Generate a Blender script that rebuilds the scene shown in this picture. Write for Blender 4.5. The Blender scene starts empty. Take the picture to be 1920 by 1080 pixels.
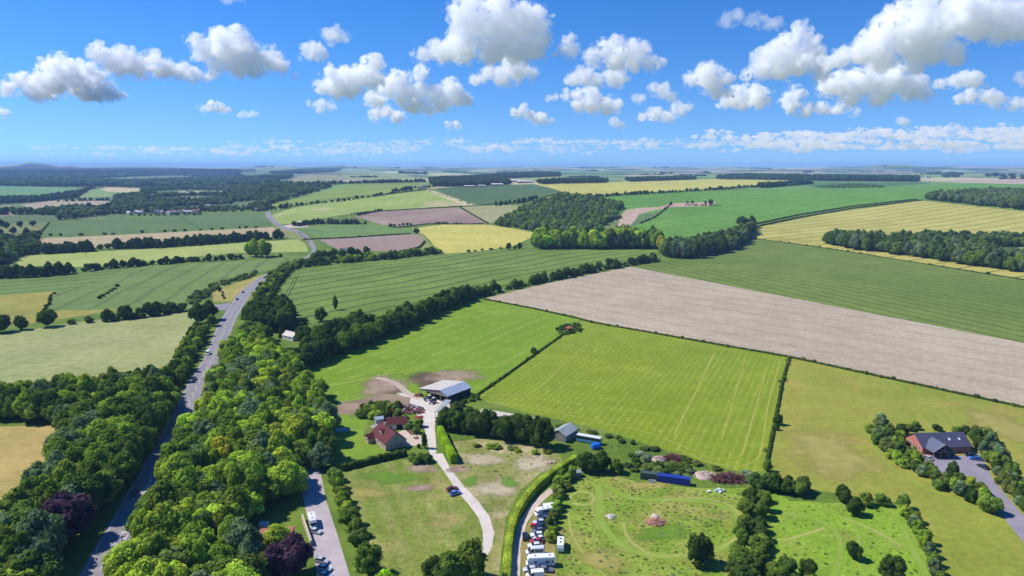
import bpy, bmesh, math, random
import numpy as np
from mathutils import Vector, Matrix
from mathutils.geometry import delaunay_2d_cdt

# ------------------------------------------------------------------ camera, sky, sun, exposure
S = bpy.context.scene
F = 1280.0; H = 112.0; P = math.atan(227 / 1280)      # drone 112 m above the valley floor, looking 10 degrees down
cP, sP = math.cos(P), math.sin(P)
cam = bpy.data.cameras.new('camera'); camo = bpy.data.objects.new('camera', cam); S.collection.objects.link(camo)
cam.sensor_width = 36; cam.lens = 36 * F / 1920; cam.clip_start = 1; cam.clip_end = 150000
camo.location = (0, 0, H); camo.rotation_euler = (math.pi / 2 - P, 0, 0); S.camera = camo

SUN_EL = math.radians(50); SAZ = Vector((-0.97, 0.22, 0)).normalized()
SUND = Vector((SAZ.x * math.cos(SUN_EL), SAZ.y * math.cos(SUN_EL), math.sin(SUN_EL)))
W = bpy.data.worlds.new('World'); S.world = W; W.use_nodes = True
_n = W.node_tree; _bg = _n.nodes['Background']; _sk = _n.nodes.new('ShaderNodeTexSky'); _sk.sky_type = 'NISHITA'
_sk.sun_disc = False; _sk.sun_elevation = SUN_EL; _sk.sun_rotation = math.atan2(SAZ.x, SAZ.y)
_sk.altitude = 0; _sk.air_density = 1.0; _sk.dust_density = 0.0; _sk.ozone_density = 6.0
_tc = _n.nodes.new('ShaderNodeTexCoord'); _vm = _n.nodes.new('ShaderNodeVectorMath'); _vm.operation = 'MULTIPLY_ADD'
_vm.inputs[1].default_value = (1, 1, 0.97); _vm.inputs[2].default_value = (0, 0, 0.085); _n.links.new(_tc.outputs['Generated'], _vm.inputs[0]); _n.links.new(_vm.outputs[0], _sk.inputs[0])
_hs = _n.nodes.new('ShaderNodeHueSaturation'); _hs.inputs['Saturation'].default_value = 1.30; _hs.inputs['Hue'].default_value = 0.511; _hs.inputs['Value'].default_value = 1.0
_n.links.new(_sk.outputs[0], _hs.inputs['Color']); _n.links.new(_hs.outputs[0], _bg.inputs[0]); _bg.inputs[1].default_value = 0.13
_l = bpy.data.lights.new('sun', 'SUN'); _l.energy = 5.0; _l.angle = math.radians(0.5); _l.color = (1.0, 0.945, 0.85)
_lo = bpy.data.objects.new('sun', _l); S.collection.objects.link(_lo); _lo.rotation_euler = SUND.to_track_quat('Z', 'Y').to_euler()
_lo.location = (0, 0, 3000)
S.view_settings.view_transform = 'Standard'; S.view_settings.look = 'None'; S.view_settings.gamma = 1; S.view_settings.exposure = 0.32
S.cycles.max_bounces = 48; S.cycles.diffuse_bounces = 3; S.cycles.glossy_bounces = 2; S.cycles.transmission_bounces = 2
S.cycles.volume_bounces = 40; S.cycles.transparent_max_bounces = 12; S.cycles.caustics_reflective = False; S.cycles.caustics_refractive = False
S.cycles.use_denoising = True

# ------------------------------------------------------------------ helpers
def lin(r, g, b):
    f = lambda v: (v / 255 / 12.92) if v / 255 <= 0.04045 else ((v / 255 + 0.055) / 1.055) ** 2.4
    return (f(r) * .86, f(g) * .86, f(b) * .86, 1)

LIN = lin
def sstep(a, b, x):
    t = np.clip((x - a) / (b - a), 0, 1); return t * t * (3 - 2 * t)

_tp = [-2500, 400, 500, 700, 900, 1050, 1300, 1900, 4500]
_td0 = [1500, 1500, 1150, 1150, 1150, 1200, 1050, 900, 900]
_td1 = [5000, 4500, 2800, 2500, 2200, 1850, 2200, 2600, 2600]
_tA = [14, 16, 34, 46, 46, 50, 48, 48, 48]
_sx = [-1200, 0, 30, 60, 90, 110, 130, 150, 300, 440, 480, 500, 560, 640, 750, 900, 1100, 1300, 1480, 1600, 1640, 1700, 1730, 1800, 1920, 3200]
_sy = [312, 312, 309, 305, 308.5, 312.5, 310.5, 313.5, 312.5, 315.5, 313.5, 310.5, 313, 311.5, 313, 313.5, 312.5, 313, 314, 313, 310.5, 308.5, 311.5, 313, 313.2, 312]
def terr(x, y):
    x = np.asarray(x, float); y = np.asarray(y, float)
    d = np.hypot(x, y); px = 960 + 1300 * x / np.maximum(y, 60)
    px = np.where(y < 60, np.where(x > 0, 4500, -2500), px)
    A = np.interp(px, _tp, _tA); d0 = np.interp(px, _tp, _td0); d1 = np.interp(px, _tp, _td1)
    h = A * sstep(d0, d1, d)
    h = h + (58 - A) * sstep(5200, 9500, d)
    roll = 5 * np.sin(x / 430 + 1.3 + 1.1 * np.sin(y / 900)) * np.sin(y / 510 + 0.4) + 5 * np.sin(x / 260 - y / 700 + 2.0)
    h = h + roll * 0.8 * sstep(2300, 4800, d) * (0.35 + 0.65 * sstep(380, 620, px))
    h = h + 4.5 * np.sin(x / 150 + .5) * np.sin(y / 210 + 1.0) * sstep(850, 1350, d) * (1 - sstep(3000, 4500, d)) * sstep(430, 560, px)
    hr = H + (313 - np.interp(px, _sx, _sy)) / 1300 * 15000 + 6 * np.sin(x / 310) + 4 * np.sin(x / 140 + 2)
    h = h + (hr - h) * sstep(9500, 15000, d)
    h = np.where(d > 15000, np.maximum(h - (d - 15000) * 0.05, 20), h)
    return h

def rays(px, py):
    px = np.asarray(px, float); py = np.asarray(py, float)
    x = (px - 960) / F; y = (540 - py) / F
    return x, cP + y * sP, -sP + y * cP

_ts = np.concatenate([np.arange(50, 800, 25), np.geomspace(800, 17000, 420)])
def G(px, py):
    """pixel of the 1920x1080 photograph -> point on the terrain (x, y, z)"""
    dx, dy, dz = rays(px, py)
    sh = dx.shape; dx, dy, dz = dx.ravel(), dy.ravel(), dz.ravel()
    X = dx[:, None] * _ts; Y = dy[:, None] * _ts; Z = H + dz[:, None] * _ts
    below = Z < terr(X, Y); k = np.where(below.any(1), below.argmax(1), len(_ts) - 1); k = np.maximum(k, 1)
    a = _ts[k - 1].copy(); b = _ts[k].copy()
    for _ in range(26):
        m = (a + b) / 2; under = H + dz * m < terr(dx * m, dy * m)
        b = np.where(under, m, b); a = np.where(under, a, m)
    x, y = dx * b, dy * b
    return x.reshape(sh), y.reshape(sh), terr(x, y).reshape(sh)
def g(px, py):
    x, y, z = G(np.array([px]), np.array([py])); return Vector((float(x[0]), float(y[0]), float(z[0])))
def proj(x, y, z):
    zc = y * cP - (z - H) * sP; v = y * sP + (z - H) * cP
    zc = np.where(np.abs(zc) < 1e-3, 1e-3, zc)
    return 960 + F * x / zc, 540 - F * v / zc, zc
def subdiv(poly, step=12, close=True):
    out = []; n = len(poly)
    for i in range(n if close else n - 1):
        a = poly[i]; b = poly[(i + 1) % n]; k = max(1, int(math.hypot(b[0] - a[0], b[1] - a[1]) / step))
        for j in range(k): out.append((a[0] + (b[0] - a[0]) * j / k, a[1] + (b[1] - a[1]) * j / k))
    if not close: out.append(poly[-1])
    return out
def inpoly(px, py, poly):
    px = np.asarray(px); py = np.asarray(py); c = np.zeros(px.shape, bool); n = len(poly)
    for i in range(n):
        x1, y1 = poly[i]; x2, y2 = poly[(i + 1) % n]
        if y1 == y2: continue
        t = ((y1 > py) != (y2 > py)) & (px < (x2 - x1) * (py - y1) / (y2 - y1) + x1); c ^= t
    return c

def link(o, parent=None):
    S.collection.objects.link(o)
    if parent is not None: o.parent = parent
    return o
def meshobj(name, verts, faces, mat, parent=None, smooth=False, mats=None, fm=None):
    me = bpy.data.meshes.new(name)
    me.from_pydata([tuple(v) for v in verts], [], [tuple(f) for f in faces]); me.update()
    for m in (mats or [mat]): me.materials.append(m)
    if fm is not None: me.polygons.foreach_set('material_index', fm)
    if smooth: me.polygons.foreach_set('use_smooth', [True] * len(me.polygons))
    return link(bpy.data.objects.new(name, me), parent)
def tag(o, label=None, cat=None, group=None, kind=None):
    if label: o['label'] = label
    if cat: o['category'] = cat
    if group: o['group'] = group
    if kind: o['kind'] = kind
    return o
def empty(name, loc, rz=0):
    o = bpy.data.objects.new(name, None); o.location = loc; o.rotation_euler = (0, 0, rz); o.empty_display_size = 0.5
    return link(o)

class MB:
    """collects solids into one mesh"""
    def __init__(s): s.v = []; s.f = []
    def add(s, vs, fs):
        b = len(s.v); s.v += [tuple(v) for v in vs]; s.f += [tuple(i + b for i in f) for f in fs]; return s
    def box(s, x0, x1, y0, y1, z0, z1):
        v = [(x, y, z) for z in (z0, z1) for y in (y0, y1) for x in (x0, x1)]
        return s.add(v, [(0, 2, 3, 1), (4, 5, 7, 6), (0, 1, 5, 4), (2, 6, 7, 3), (0, 4, 6, 2), (1, 3, 7, 5)])
    def cyl(s, c, r, h, axis='z', n=14, r2=None):
        r2 = r if r2 is None else r2; v = []
        for k, rr in ((0, r), (1, r2)):
            for i in range(n):
                a = 2 * math.pi * i / n; p = (rr * math.cos(a), rr * math.sin(a), h * k)
                if axis == 'y': p = (p[0], p[2], p[1])
                if axis == 'x': p = (p[2], p[0], p[1])
                v.append((c[0] + p[0], c[1] + p[1], c[2] + p[2]))
        f = [(i, (i + 1) % n, n + (i + 1) % n, n + i) for i in range(n)] + [tuple(range(n))[::-1], tuple(range(n, 2 * n))]
        return s.add(v, f)
    def bar(s, a, b, w):
        a = Vector(a); b = Vector(b); d = (b - a).normalized(); u = d.cross(Vector((0, 0, 1)))
        if u.length < 1e-3: u = Vector((1, 0, 0))
        u.normalize(); t = d.cross(u) * (w / 2); u = u * (w / 2)
        v = [p + i * u + j * t for p in (a, b) for i, j in ((-1, -1), (1, -1), (1, 1), (-1, 1))]
        return s.add(v, [(0, 1, 2, 3), (7, 6, 5, 4), (0, 4, 5, 1), (1, 5, 6, 2), (2, 6, 7, 3), (3, 7, 4, 0)])
    def prism(s, prof, y0, y1, inset=0.0):
        """side profile in (x, z) swept from y0 to y1"""
        n = len(prof); v = [(p[0], y0, p[1]) for p in prof] + [(p[0], y1, p[1]) for p in prof]
        return s.add(v, [tuple(range(n)), tuple(range(n, 2 * n))[::-1]] + [(i, n + i, n + (i + 1) % n, (i + 1) % n) for i in range(n)])
    def build(s, name, mat, parent=None, smooth=False, bevel=0):
        o = meshobj(name, s.v, s.f, mat, parent, smooth)
        bm = bmesh.new(); bm.from_mesh(o.data); bmesh.ops.recalc_face_normals(bm, faces=bm.faces)
        if bevel: bmesh.ops.bevel(bm, geom=list(bm.edges), offset=bevel, segments=2, affect='EDGES', clamp_overlap=True)
        bm.to_mesh(o.data); bm.free()
        return o

# ------------------------------------------------------------------ materials
class NT:
    def __init__(s, name):
        s.m = bpy.data.materials.new(name); s.m.use_nodes = True; s.t = s.m.node_tree; s.b = s.t.nodes['Principled BSDF']
        s.b.inputs['Roughness'].default_value = 0.9; s.b.inputs['Specular IOR Level'].default_value = 0.15
        s.out = s.t.nodes['Material Output']
    def n(s, ty, **kw):
        q = s.t.nodes.new(ty)
        for k, v in kw.items(): setattr(q, k, v)
        return q
    def l(s, a, b): s.t.links.new(a, b)
    def val(s, sock, v):
        if isinstance(v, (int, float)): sock.default_value = v
        elif isinstance(v, tuple): sock.default_value = v
        else: s.l(v, sock)
    def math(s, op, a, b=0.0, c=0.0):
        q = s.n('ShaderNodeMath', operation=op); s.val(q.inputs[0], a); s.val(q.inputs[1], b)
        if op in ('SMOOTH_MIN', 'MULTIPLY_ADD', 'WRAP'): s.val(q.inputs[2], c)
        return q.outputs[0]
    def mix(s, f, a, b, blend='MIX'):
        q = s.n('ShaderNodeMix', data_type='RGBA', blend_type=blend); s.val(q.inputs[0], f); s.val(q.inputs[6], a); s.val(q.inputs[7], b); return q.outputs[2]
    def noise(s, vec, scale, detail=3.0, rough=0.5):
        q = s.n('ShaderNodeTexNoise'); s.l(vec, q.inputs['Vector']); q.inputs['Scale'].default_value = scale
        q.inputs['Detail'].default_value = detail; q.inputs['Roughness'].default_value = rough; return q.outputs['Fac']
    def ss(s, v, a, b, lo=0.0, hi=1.0):
        q = s.n('ShaderNodeMapRange', interpolation_type='SMOOTHSTEP'); s.val(q.inputs[0], v)
        for i, x in ((1, a), (2, b), (3, lo), (4, hi)): q.inputs[i].default_value = x
        return q.outputs[0]
    def pos(s): return s.n('ShaderNodeNewGeometry').outputs['Position']
    def obj(s): return s.n('ShaderNodeTexCoord').outputs['Object']

def simple(name, col, rough=0.6, spec=0.3, var=0.12, scale=1.5, metal=0.0, coat=0.0, bump=0.0):
    t = NT(name); v = t.noise(t.obj(), scale, 4); c2 = tuple(x * (1 - 2 * var) for x in col[:3]) + (1,); c1 = tuple(min(1, x * (1 + var)) for x in col[:3]) + (1,)
    t.l(t.mix(v, c1, c2), t.b.inputs['Base Color']); t.b.inputs['Roughness'].default_value = rough; t.b.inputs['Specular IOR Level'].default_value = spec
    t.b.inputs['Metallic'].default_value = metal; t.b.inputs['Coat Weight'].default_value = coat
    if bump:
        q = t.n('ShaderNodeBump'); q.inputs['Strength'].default_value = bump; q.inputs['Distance'].default_value = 0.1; t.l(v, q.inputs['Height']); t.l(q.outputs[0], t.b.inputs['Normal'])
    return t.m

def dirn(a, b):
    """unit normal (in plan) to the line seen through two photo pixels"""
    p = g(*a); q = g(*b); d = Vector((q.x - p.x, q.y - p.y)).normalized(); return (-d.y, d.x)

def field(name, c1, c2, scale=0.012, fine=0.35, stripes=(), patch=None, grain=.2):
    """crop or pasture: two mixed tones, fine grain, tracks / mowing lines, patches"""
    t = NT(name); p = t.pos()
    lin = lambda r, g, b: tuple(v * .80 for v in LIN(r, g, b)[:3]) + (1,)
    a = t.ss(t.noise(p, scale, 5, 0.6), 0.3, 0.7)
    col = t.mix(a, lin(*c1), lin(*c2))
    if patch:
        pc, ps, lo, hi = patch; col = t.mix(t.ss(t.noise(p, ps, 6, 0.65), lo, hi), col, lin(*pc))
    wq = t.n('ShaderNodeTexNoise'); wq.inputs['Scale'].default_value = 0.006; wq.inputs['Detail'].default_value = 1; t.l(p, wq.inputs['Vector'])
    for st in stripes:
        nx, ny = st['dir']; dt = t.n('ShaderNodeVectorMath', operation='DOT_PRODUCT'); t.l(p, dt.inputs[0]); dt.inputs[1].default_value = (nx, ny, 0)
        ac = t.math('ADD', dt.outputs['Value'], st.get('off', 0.0)); ac = t.math('ADD', ac, t.math('MULTIPLY', wq.outputs['Fac'], st.get('warp', 0.0)))
        sp = st['sp']; fr = t.math('SUBTRACT', t.math('FRACT', t.math('DIVIDE', ac, sp)), 0.5)
        ds = t.math('MULTIPLY', t.math('ABSOLUTE', fr), sp)
        if st.get('pair'): ds = t.math('ABSOLUTE', t.math('SUBTRACT', ds, st['pair'] / 2))
        mk = t.ss(ds, st['w'], st['w'] + st.get('soft', 0.5), st.get('s', 1.0), 0.0)
        if st.get('broken'):
            mp = t.n('ShaderNodeMapping'); t.l(p, mp.inputs[0]); mp.inputs['Rotation'].default_value = (0, 0, -math.atan2(ny, nx)); mp.inputs['Scale'].default_value = (0.16, 0.016, 1)
            mk = t.math('MULTIPLY', mk, t.ss(t.noise(mp.outputs[0], st['broken'], 3, 0.6), st.get('b0', 0.4), st.get('b1', 0.62)))
        col = t.mix(mk, col, lin(*st['col']))
    f1 = t.noise(p, fine, 6, 0.75); f2 = t.noise(p, fine * .12, 4, 0.7); k = t.math('MULTIPLY', t.ss(f1, 0.25, 0.75, 1 - grain, 1 + grain), t.ss(f2, 0.25, 0.75, 1 - grain * .5, 1 + grain * .5))
    vm = t.n('ShaderNodeVectorMath', operation='SCALE'); t.l(col, vm.inputs[0]); t.l(k, vm.inputs['Scale']); t.l(vm.outputs[0], t.b.inputs['Base Color'])
    return t.m

# ------------------------------------------------------------------ ground: one planar subdivision of fields, roads and paths
GREENDK = ((70, 100, 34), (92, 122, 46))
M = {}
M['rough'] = field('rough_grass', (92, 122, 40), (120, 142, 52), 0.03, 0.5, patch=((150, 150, 88), 0.02, 0.55, 0.72))
_wood = field('wood_floor', (84, 108, 58), (108, 130, 76), 0.004, 0.2, patch=((176, 172, 126), .0026, .52, .6))
_hill = field('hill_woods', (40, 62, 40), (58, 82, 50), 0.002, 0.01)
def far_mat():
    t = NT('downland_patchwork'); p = t.pos()
    mp = t.n('ShaderNodeMapping'); t.l(p, mp.inputs[0]); mp.inputs['Scale'].default_value = (1 / 520, 1 / 760, 0); mp.inputs['Rotation'].default_value = (0, 0, 0.3)
    nz = t.n('ShaderNodeTexNoise'); nz.inputs['Scale'].default_value = 0.0012; t.l(p, nz.inputs['Vector'])
    vo = t.n('ShaderNodeTexVoronoi'); vo.inputs['Scale'].default_value = 1.0; vo.inputs['Randomness'].default_value = 0.85
    t.l(mp.outputs[0], vo.inputs['Vector'])
    cr = t.n('ShaderNodeValToRGB'); cr.color_ramp.interpolation = 'CONSTANT'; sp = t.n('ShaderNodeSeparateColor'); t.l(vo.outputs['Color'], sp.inputs[0]); t.l(sp.outputs[0], cr.inputs[0])
    cols = [(118, 142, 78), (178, 168, 128), (88, 128, 62), (160, 140, 122), (140, 156, 82), (104, 118, 70), (186, 180, 132), (112, 146, 74), (150, 138, 118), (70, 96, 52)]
    el = cr.color_ramp.elements
    while len(el) < len(cols): el.new(0.5)
    for i, c in enumerate(cols): el[i].position = i / len(cols); el[i].color = lin(*c)
    f = t.ss(t.noise(p, 0.004, 5), 0.3, 0.7, 0.85, 1.12)
    vm = t.n('ShaderNodeVectorMath', operation='SCALE'); t.l(cr.outputs[0], vm.inputs[0]); t.l(f, vm.inputs['Scale']); t.l(vm.outputs[0], t.b.inputs['Base Color'])
    return t.m
M['far'] = far_mat()
def asphalt(name, c1, c2):
    t = NT(name); p = t.pos(); col = t.mix(t.ss(t.noise(p, 0.15, 5, 0.7), 0.3, 0.7), lin(*c1), lin(*c2))
    col = t.mix(t.ss(t.noise(p, 1.4, 4, 0.7), 0.45, 0.8, 0, 0.35), col, lin(*[v * 0.75 for v in c1])); t.l(col, t.b.inputs['Base Color']); t.b.inputs['Roughness'].default_value = 0.85
    return t.m
M['road'] = asphalt('road_asphalt', (130, 126, 131), (148, 144, 148))
M['lane'] = asphalt('lane_asphalt', (168, 156, 160), (186, 176, 178))
M['gravel'] = asphalt('chalk_gravel', (208, 190, 176), (190, 172, 156))
M['chalktrack'] = asphalt('chalk_track', (214, 204, 196), (196, 184, 172))
M['carpark'] = asphalt('car_park_asphalt', (136, 130, 142), (152, 146, 156))

LIME = ((124, 154, 36), (138, 164, 48)); LIME2 = ((134, 154, 36), (148, 164, 50))
TR = (70, 96, 44)
FIELDS = []   # (label, px polygon, material, name)
def fld(label, poly, mat, name='field'): FIELDS.append((label, poly, mat, name))

# --- far left valley
fld('dark wooded valley floor far off on the left', [(-1400, 321), (-1400, 500), (-200, 500), (-60, 560), (0, 510), (80, 475), (60, 455), (85, 418), (260, 404), (495, 392), (505, 380), (640, 345), (640, 326), (480, 322), (300, 322)], _wood, 'valley_floor')
fld('flat green field far left below the blue woods', [(-300, 345), (0, 347), (95, 351), (140, 352), (150, 360), (70, 372), (0, 372), (-300, 375)], field('pasture_far', (104, 150, 92), (116, 160, 98), fine=.05))
fld('small green field beyond the meadow trees far left', [(150, 368), (165, 358), (190, 354), (262, 358), (235, 366), (190, 369)], field('pasture_far2', (128, 160, 84), (140, 168, 90), fine=.05))
fld('straw coloured strip field far left', [(186, 355), (200, 351), (262, 353), (258, 361), (200, 359)], field('stubble_far', (204, 188, 140), (214, 196, 148), fine=.05))
fld('pale tan field in front of the village trees', [(40, 383), (110, 375), (205, 377), (200, 388), (60, 392)], field('stubble_far2', (188, 172, 140), (176, 160, 134), fine=.05))
fld('pinkish bare field at the far left edge', [(-300, 392), (0, 393), (90, 391), (60, 400), (0, 406), (-300, 410)], field('bare_far', (190, 164, 140), (178, 152, 130), fine=.05))
fld('thin pale field between hedges beyond the village', [(310, 362), (345, 358), (420, 358), (415, 364), (330, 366)], field('stubble_far3', (176, 178, 130), (186, 184, 140), fine=.05))
fld('scrubby olive meadow with scattered round trees', [(-300, 420), (20, 420), (40, 416), (95, 416), (75, 428), (60, 448), (-300, 470)], field('olive_meadow', (138, 142, 84), (112, 124, 66), .01, .1))
fld('two toned tan slope on the far ridge', [(535, 341), (570, 326), (640, 324), (640, 339), (560, 342)], field('tan_slope', (166, 160, 118), (150, 148, 104), .003, .05))  # two tan tones mixed by broad noise
fld('smooth green hill flank above the village', [(436, 332), (460, 322), (515, 317), (512, 324), (500, 330)], field('green_flank', (120, 142, 88), (130, 150, 92), .003, .05))
fld('pale green downland fold behind the ridge', [(640, 325), (680, 318), (790, 333), (700, 337), (640, 338)], field('fold', (148, 160, 100), (160, 168, 112), .003, .05))
fld('dark wooded hills on the far left skyline', [(-1400, 315), (-400, 314), (0, 314), (30, 311), (60, 307), (90, 310.5), (110, 314), (130, 312.5), (150, 315), (300, 314), (440, 317), (480, 316), (480, 323), (300, 323), (-1400, 322)], _hill, 'far_hills')
# --- middle
fld('green hill slope right of the village woods', [(500, 383), (560, 371), (640, 352), (700, 341), (815, 340), (815, 350), (760, 358), (690, 365), (600, 375), (512, 393)], field('hill_green', (128, 152, 62), (146, 164, 72), .004, .08))
fld('light green field below the hill hedge', [(510, 404), (545, 390), (620, 378), (700, 368), (798, 357), (888, 384), (760, 392), (700, 396), (660, 400), (600, 410), (550, 420), (524, 420)], field('light_green', (168, 182, 92), (152, 174, 78), .006, .08, patch=((196, 184, 140), .004, .5, .7)))
fld('green wheat field with faint rows before the far farm', [(815, 353), (880, 349), (1000, 345), (1060, 359), (1020, 369), (960, 380), (890, 386), (840, 368)], field('wheat_far', (86, 114, 64), (94, 122, 68), .004, .08, [dict(dir=dirn((850, 365), (1040, 358)), sp=26, w=2, soft=4, col=(70, 100, 60), s=.5)]))
fld('pale cream headland strip beside the light green field', [(798, 357), (812, 357), (892, 384), (870, 386)], field('headland', (206, 192, 150), (192, 182, 136), .02, .1))
fld('tan and green field under the hillside wood', [(866, 388), (935, 384), (990, 386), (1000, 400), (955, 412), (914, 419)], field('tan_green', (172, 168, 118), (160, 162, 104), .006, .1))
fld('pinkish brown ploughed field in the middle distance', [(665, 406), (690, 399), (740, 394), (860, 389), (914, 418), (860, 421), (800, 419), (745, 427), (720, 423), (690, 413)], field('ploughed', (168, 146, 130), (150, 126, 114), .005, .1, patch=((186, 168, 150), .004, .5, .7)))
fld('bright yellow barley field with diagonal rows in mid distance', [(770, 429), (830, 421), (910, 421), (960, 428), (1012, 438), (960, 462), (880, 474), (838, 478), (815, 462), (795, 440)], field('barley_mid', (204, 196, 98), (194, 188, 90), .008, .1, [dict(dir=dirn((850, 425), (960, 462)), sp=13, w=1.2, soft=2.5, col=(218, 208, 112), s=.6)]))
fld('rough green pasture beside the distant road bend', [(560, 428), (620, 421), (700, 420), (770, 428), (780, 437), (700, 442), (596, 447), (580, 436)], field('rough_mid', (104, 136, 64), (122, 152, 74), .02, .15))
fld('lower pink ploughed field before the roadside trees', [(596, 449), (700, 443), (780, 439), (797, 452), (785, 466), (740, 472), (690, 470), (640, 470)], field('ploughed2', (172, 152, 136), (158, 132, 120), .006, .1))
fld('pale yellow grass verge beside the ploughed field', [(780, 438), (790, 438), (812, 462), (800, 474), (742, 473), (785, 466), (797, 452)], field('verge_mid', (158, 160, 92), (136, 144, 72), .03, .2))
fld('long yellow field beyond the hillside wood', [(1008, 345), (1100, 343), (1300, 336), (1480, 334), (1490, 340), (1400, 350), (1280, 357), (1120, 366), (1060, 361)], field('barley_far', (204, 198, 100), (196, 190, 92), .003, .05, [dict(dir=dirn((1060, 350), (1400, 340)), sp=40, w=3, soft=5, col=(190, 184, 96), s=.5)]))
fld('vivid emerald field sweeping over the down', [(1075, 378), (1140, 368), (1280, 360), (1500, 354), (1640, 348), (1740, 344), (2150, 346), (2150, 402), (1920, 394), (1860, 388), (1735, 373), (1580, 388), (1400, 424), (1300, 472), (1200, 452), (1150, 420)], field('emerald', (104, 152, 54), (116, 162, 60), .004, .08, [dict(dir=dirn((1300, 440), (1700, 372)), sp=48, w=1.5, soft=2, col=(84, 136, 58), s=.6)]))
fld('bare pinkish strip bending round the emerald field', [(1156, 430), (1162, 406), (1175, 394), (1200, 390), (1235, 388), (1262, 381), (1340, 378), (1338, 386), (1262, 388), (1215, 396), (1198, 402), (1190, 414), (1176, 424)], field('chalk_strip', (206, 178, 156), (198, 170, 150), .02, .1))
fld('small olive striped triangle inside the bare strip', [(1176, 426), (1192, 413), (1200, 403), (1240, 397), (1248, 396), (1225, 410), (1195, 421)], field('olive_tri', (118, 142, 82), (104, 128, 72), .02, .1, [dict(dir=dirn((1190, 418), (1240, 398)), sp=12, w=1, soft=2, col=(92, 118, 66), s=.7)]))
fld('rough grass bank below the hillside wood', [(1120, 436), (1150, 412), (1164, 404), (1156, 430), (1150, 440)], field('bank', (124, 140, 80), (108, 128, 68), .03, .2))
fld('tan bare fields along the far right skyline', [(1750, 341), (1800, 336), (2100, 335), (2100, 345), (1900, 345)], field('bare_right', (204, 184, 158), (192, 168, 148), .003, .05))
fld('dull green field in front of the dark far belt', [(1520, 346), (1600, 342), (1760, 342), (1700, 347), (1620, 351), (1530, 352)], field('dull_green', (78, 118, 66), (86, 126, 70), .003, .05))
# --- left middle
fld('flat dark green bean field beside the distant road', [(80, 432), (92, 419), (160, 414), (300, 405), (490, 398), (512, 424), (400, 430), (250, 438), (130, 444), (88, 444), (75, 438)], field('beans', (92, 120, 62), (102, 130, 68), .004, .08, [dict(dir=dirn((90, 440), (105, 420)), sp=300, w=2, soft=3, col=(72, 104, 58), s=.6)]))
fld('tan stubble field between two left hedgerows', [(60, 458), (75, 446), (130, 445), (250, 439), (512, 426), (532, 440), (520, 446), (330, 456), (180, 466), (70, 470)], field('stubble_left', (196, 172, 136), (176, 166, 116), .004, .08))
fld('pale lime field in front of the long tree belt', [(30, 492), (50, 478), (180, 472), (330, 464), (470, 454), (562, 449), (575, 458), (576, 472), (450, 474), (330, 484), (180, 500), (40, 500)], field('pale_lime', (164, 180, 92), (178, 184, 104), .005, .1, patch=((196, 182, 140), .006, .55, .72)))
fld('olive verge inside the distant road bend', [(512, 424), (530, 428), (556, 437), (572, 448), (560, 449), (532, 443)], field('verge_bend', (152, 154, 92), (136, 144, 78), .03, .2))
fld('green wheat field at the left frame edge', [(-400, 545), (-400, 520), (0, 522), (235, 503), (245, 507), (192, 530), (108, 546), (0, 554)], field('wheat_left', (108, 134, 62), (120, 146, 70), .008, .15, [dict(dir=dirn((0, 540), (180, 525)), sp=24, w=.8, soft=.6, pair=2, col=TR, s=.7)]))
fld('green wheat field with diagonal tramlines left of the road', [(235, 503), (450, 490), (545, 482), (535, 495), (490, 510), (440, 520), (400, 533), (362, 552), (340, 573), (200, 580), (84, 583), (108, 546), (192, 530)], field('wheat_diag', (110, 134, 66), (124, 146, 76), .008, .15, [dict(dir=dirn((130, 580), (295, 505)), sp=24, w=.35, soft=.6, pair=2.2, col=(70, 94, 44), s=.7, warp=30)]))
fld('yellowing rough grass corner at the left edge', [(-400, 560), (0, 554), (108, 546), (84, 583), (180, 581), (250, 577), (150, 592), (60, 606), (0, 612), (-400, 640)], field('yellow_rough', (172, 160, 78), (142, 146, 62), .02, .25))
fld('pale green hay field left of the main road', [(-600, 680), (0, 628), (130, 606), (350, 583), (374, 600), (362, 636), (330, 672), (300, 690), (180, 708), (0, 722), (-600, 780)], field('hay_left', (156, 164, 104), (164, 170, 104), .008, .2, [dict(dir=dirn((0, 690), (300, 620)), sp=9, w=2, soft=3, col=(178, 182, 120), s=.4, broken=1.0)], patch=((176, 168, 126), .012, .5, .68)))
fld('straw yellow meadow at the lower left edge', [(-500, 850), (0, 800), (70, 797), (122, 800), (122, 820), (100, 850), (58, 905), (22, 955), (-60, 1080), (-500, 1300)], field('straw_meadow', (196, 172, 104), (176, 158, 92), .03, .4, patch=((148, 150, 70), .03, .58, .75)))
fld('dry grass triangle between scrub and main road', [(400, 566), (398, 548), (430, 535), (470, 522), (497, 514), (462, 536), (446, 549), (434, 566)], field('dry_triangle', (188, 172, 100), (152, 152, 72), .04, .3))
# --- near and right
fld('big green wheat field with curving tramlines beyond the tall hedge', [(508, 552), (535, 515), (560, 505), (640, 497), (700, 492), (830, 476), (960, 467), (1140, 464), (1235, 467), (1215, 488), (1130, 506), (960, 528), (860, 556), (760, 582), (700, 600), (600, 608), (530, 604)], field('wheat_centre', (112, 136, 54), (132, 152, 68), .006, .2, [dict(dir=dirn((560, 575), (1100, 480)), sp=24, w=.8, soft=.7, pair=2.2, col=TR, s=.8, warp=50)]))
fld('green wheat field with long straight rows on the right', [(1182, 500), (1290, 486), (1370, 470), (1405, 446), (1540, 464), (1920, 524), (2300, 584), (2300, 730), (1920, 643)], field('wheat_right', (110, 128, 50), (126, 142, 62), .006, .2, [dict(dir=dirn((1300, 492), (1900, 625)), sp=15, w=1.0, soft=1.2, col=(74, 98, 38), s=.8), dict(dir=dirn((1300, 492), (1900, 625)), sp=3.2, w=.5, soft=.8, col=(128, 152, 70), s=.35)]))
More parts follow.
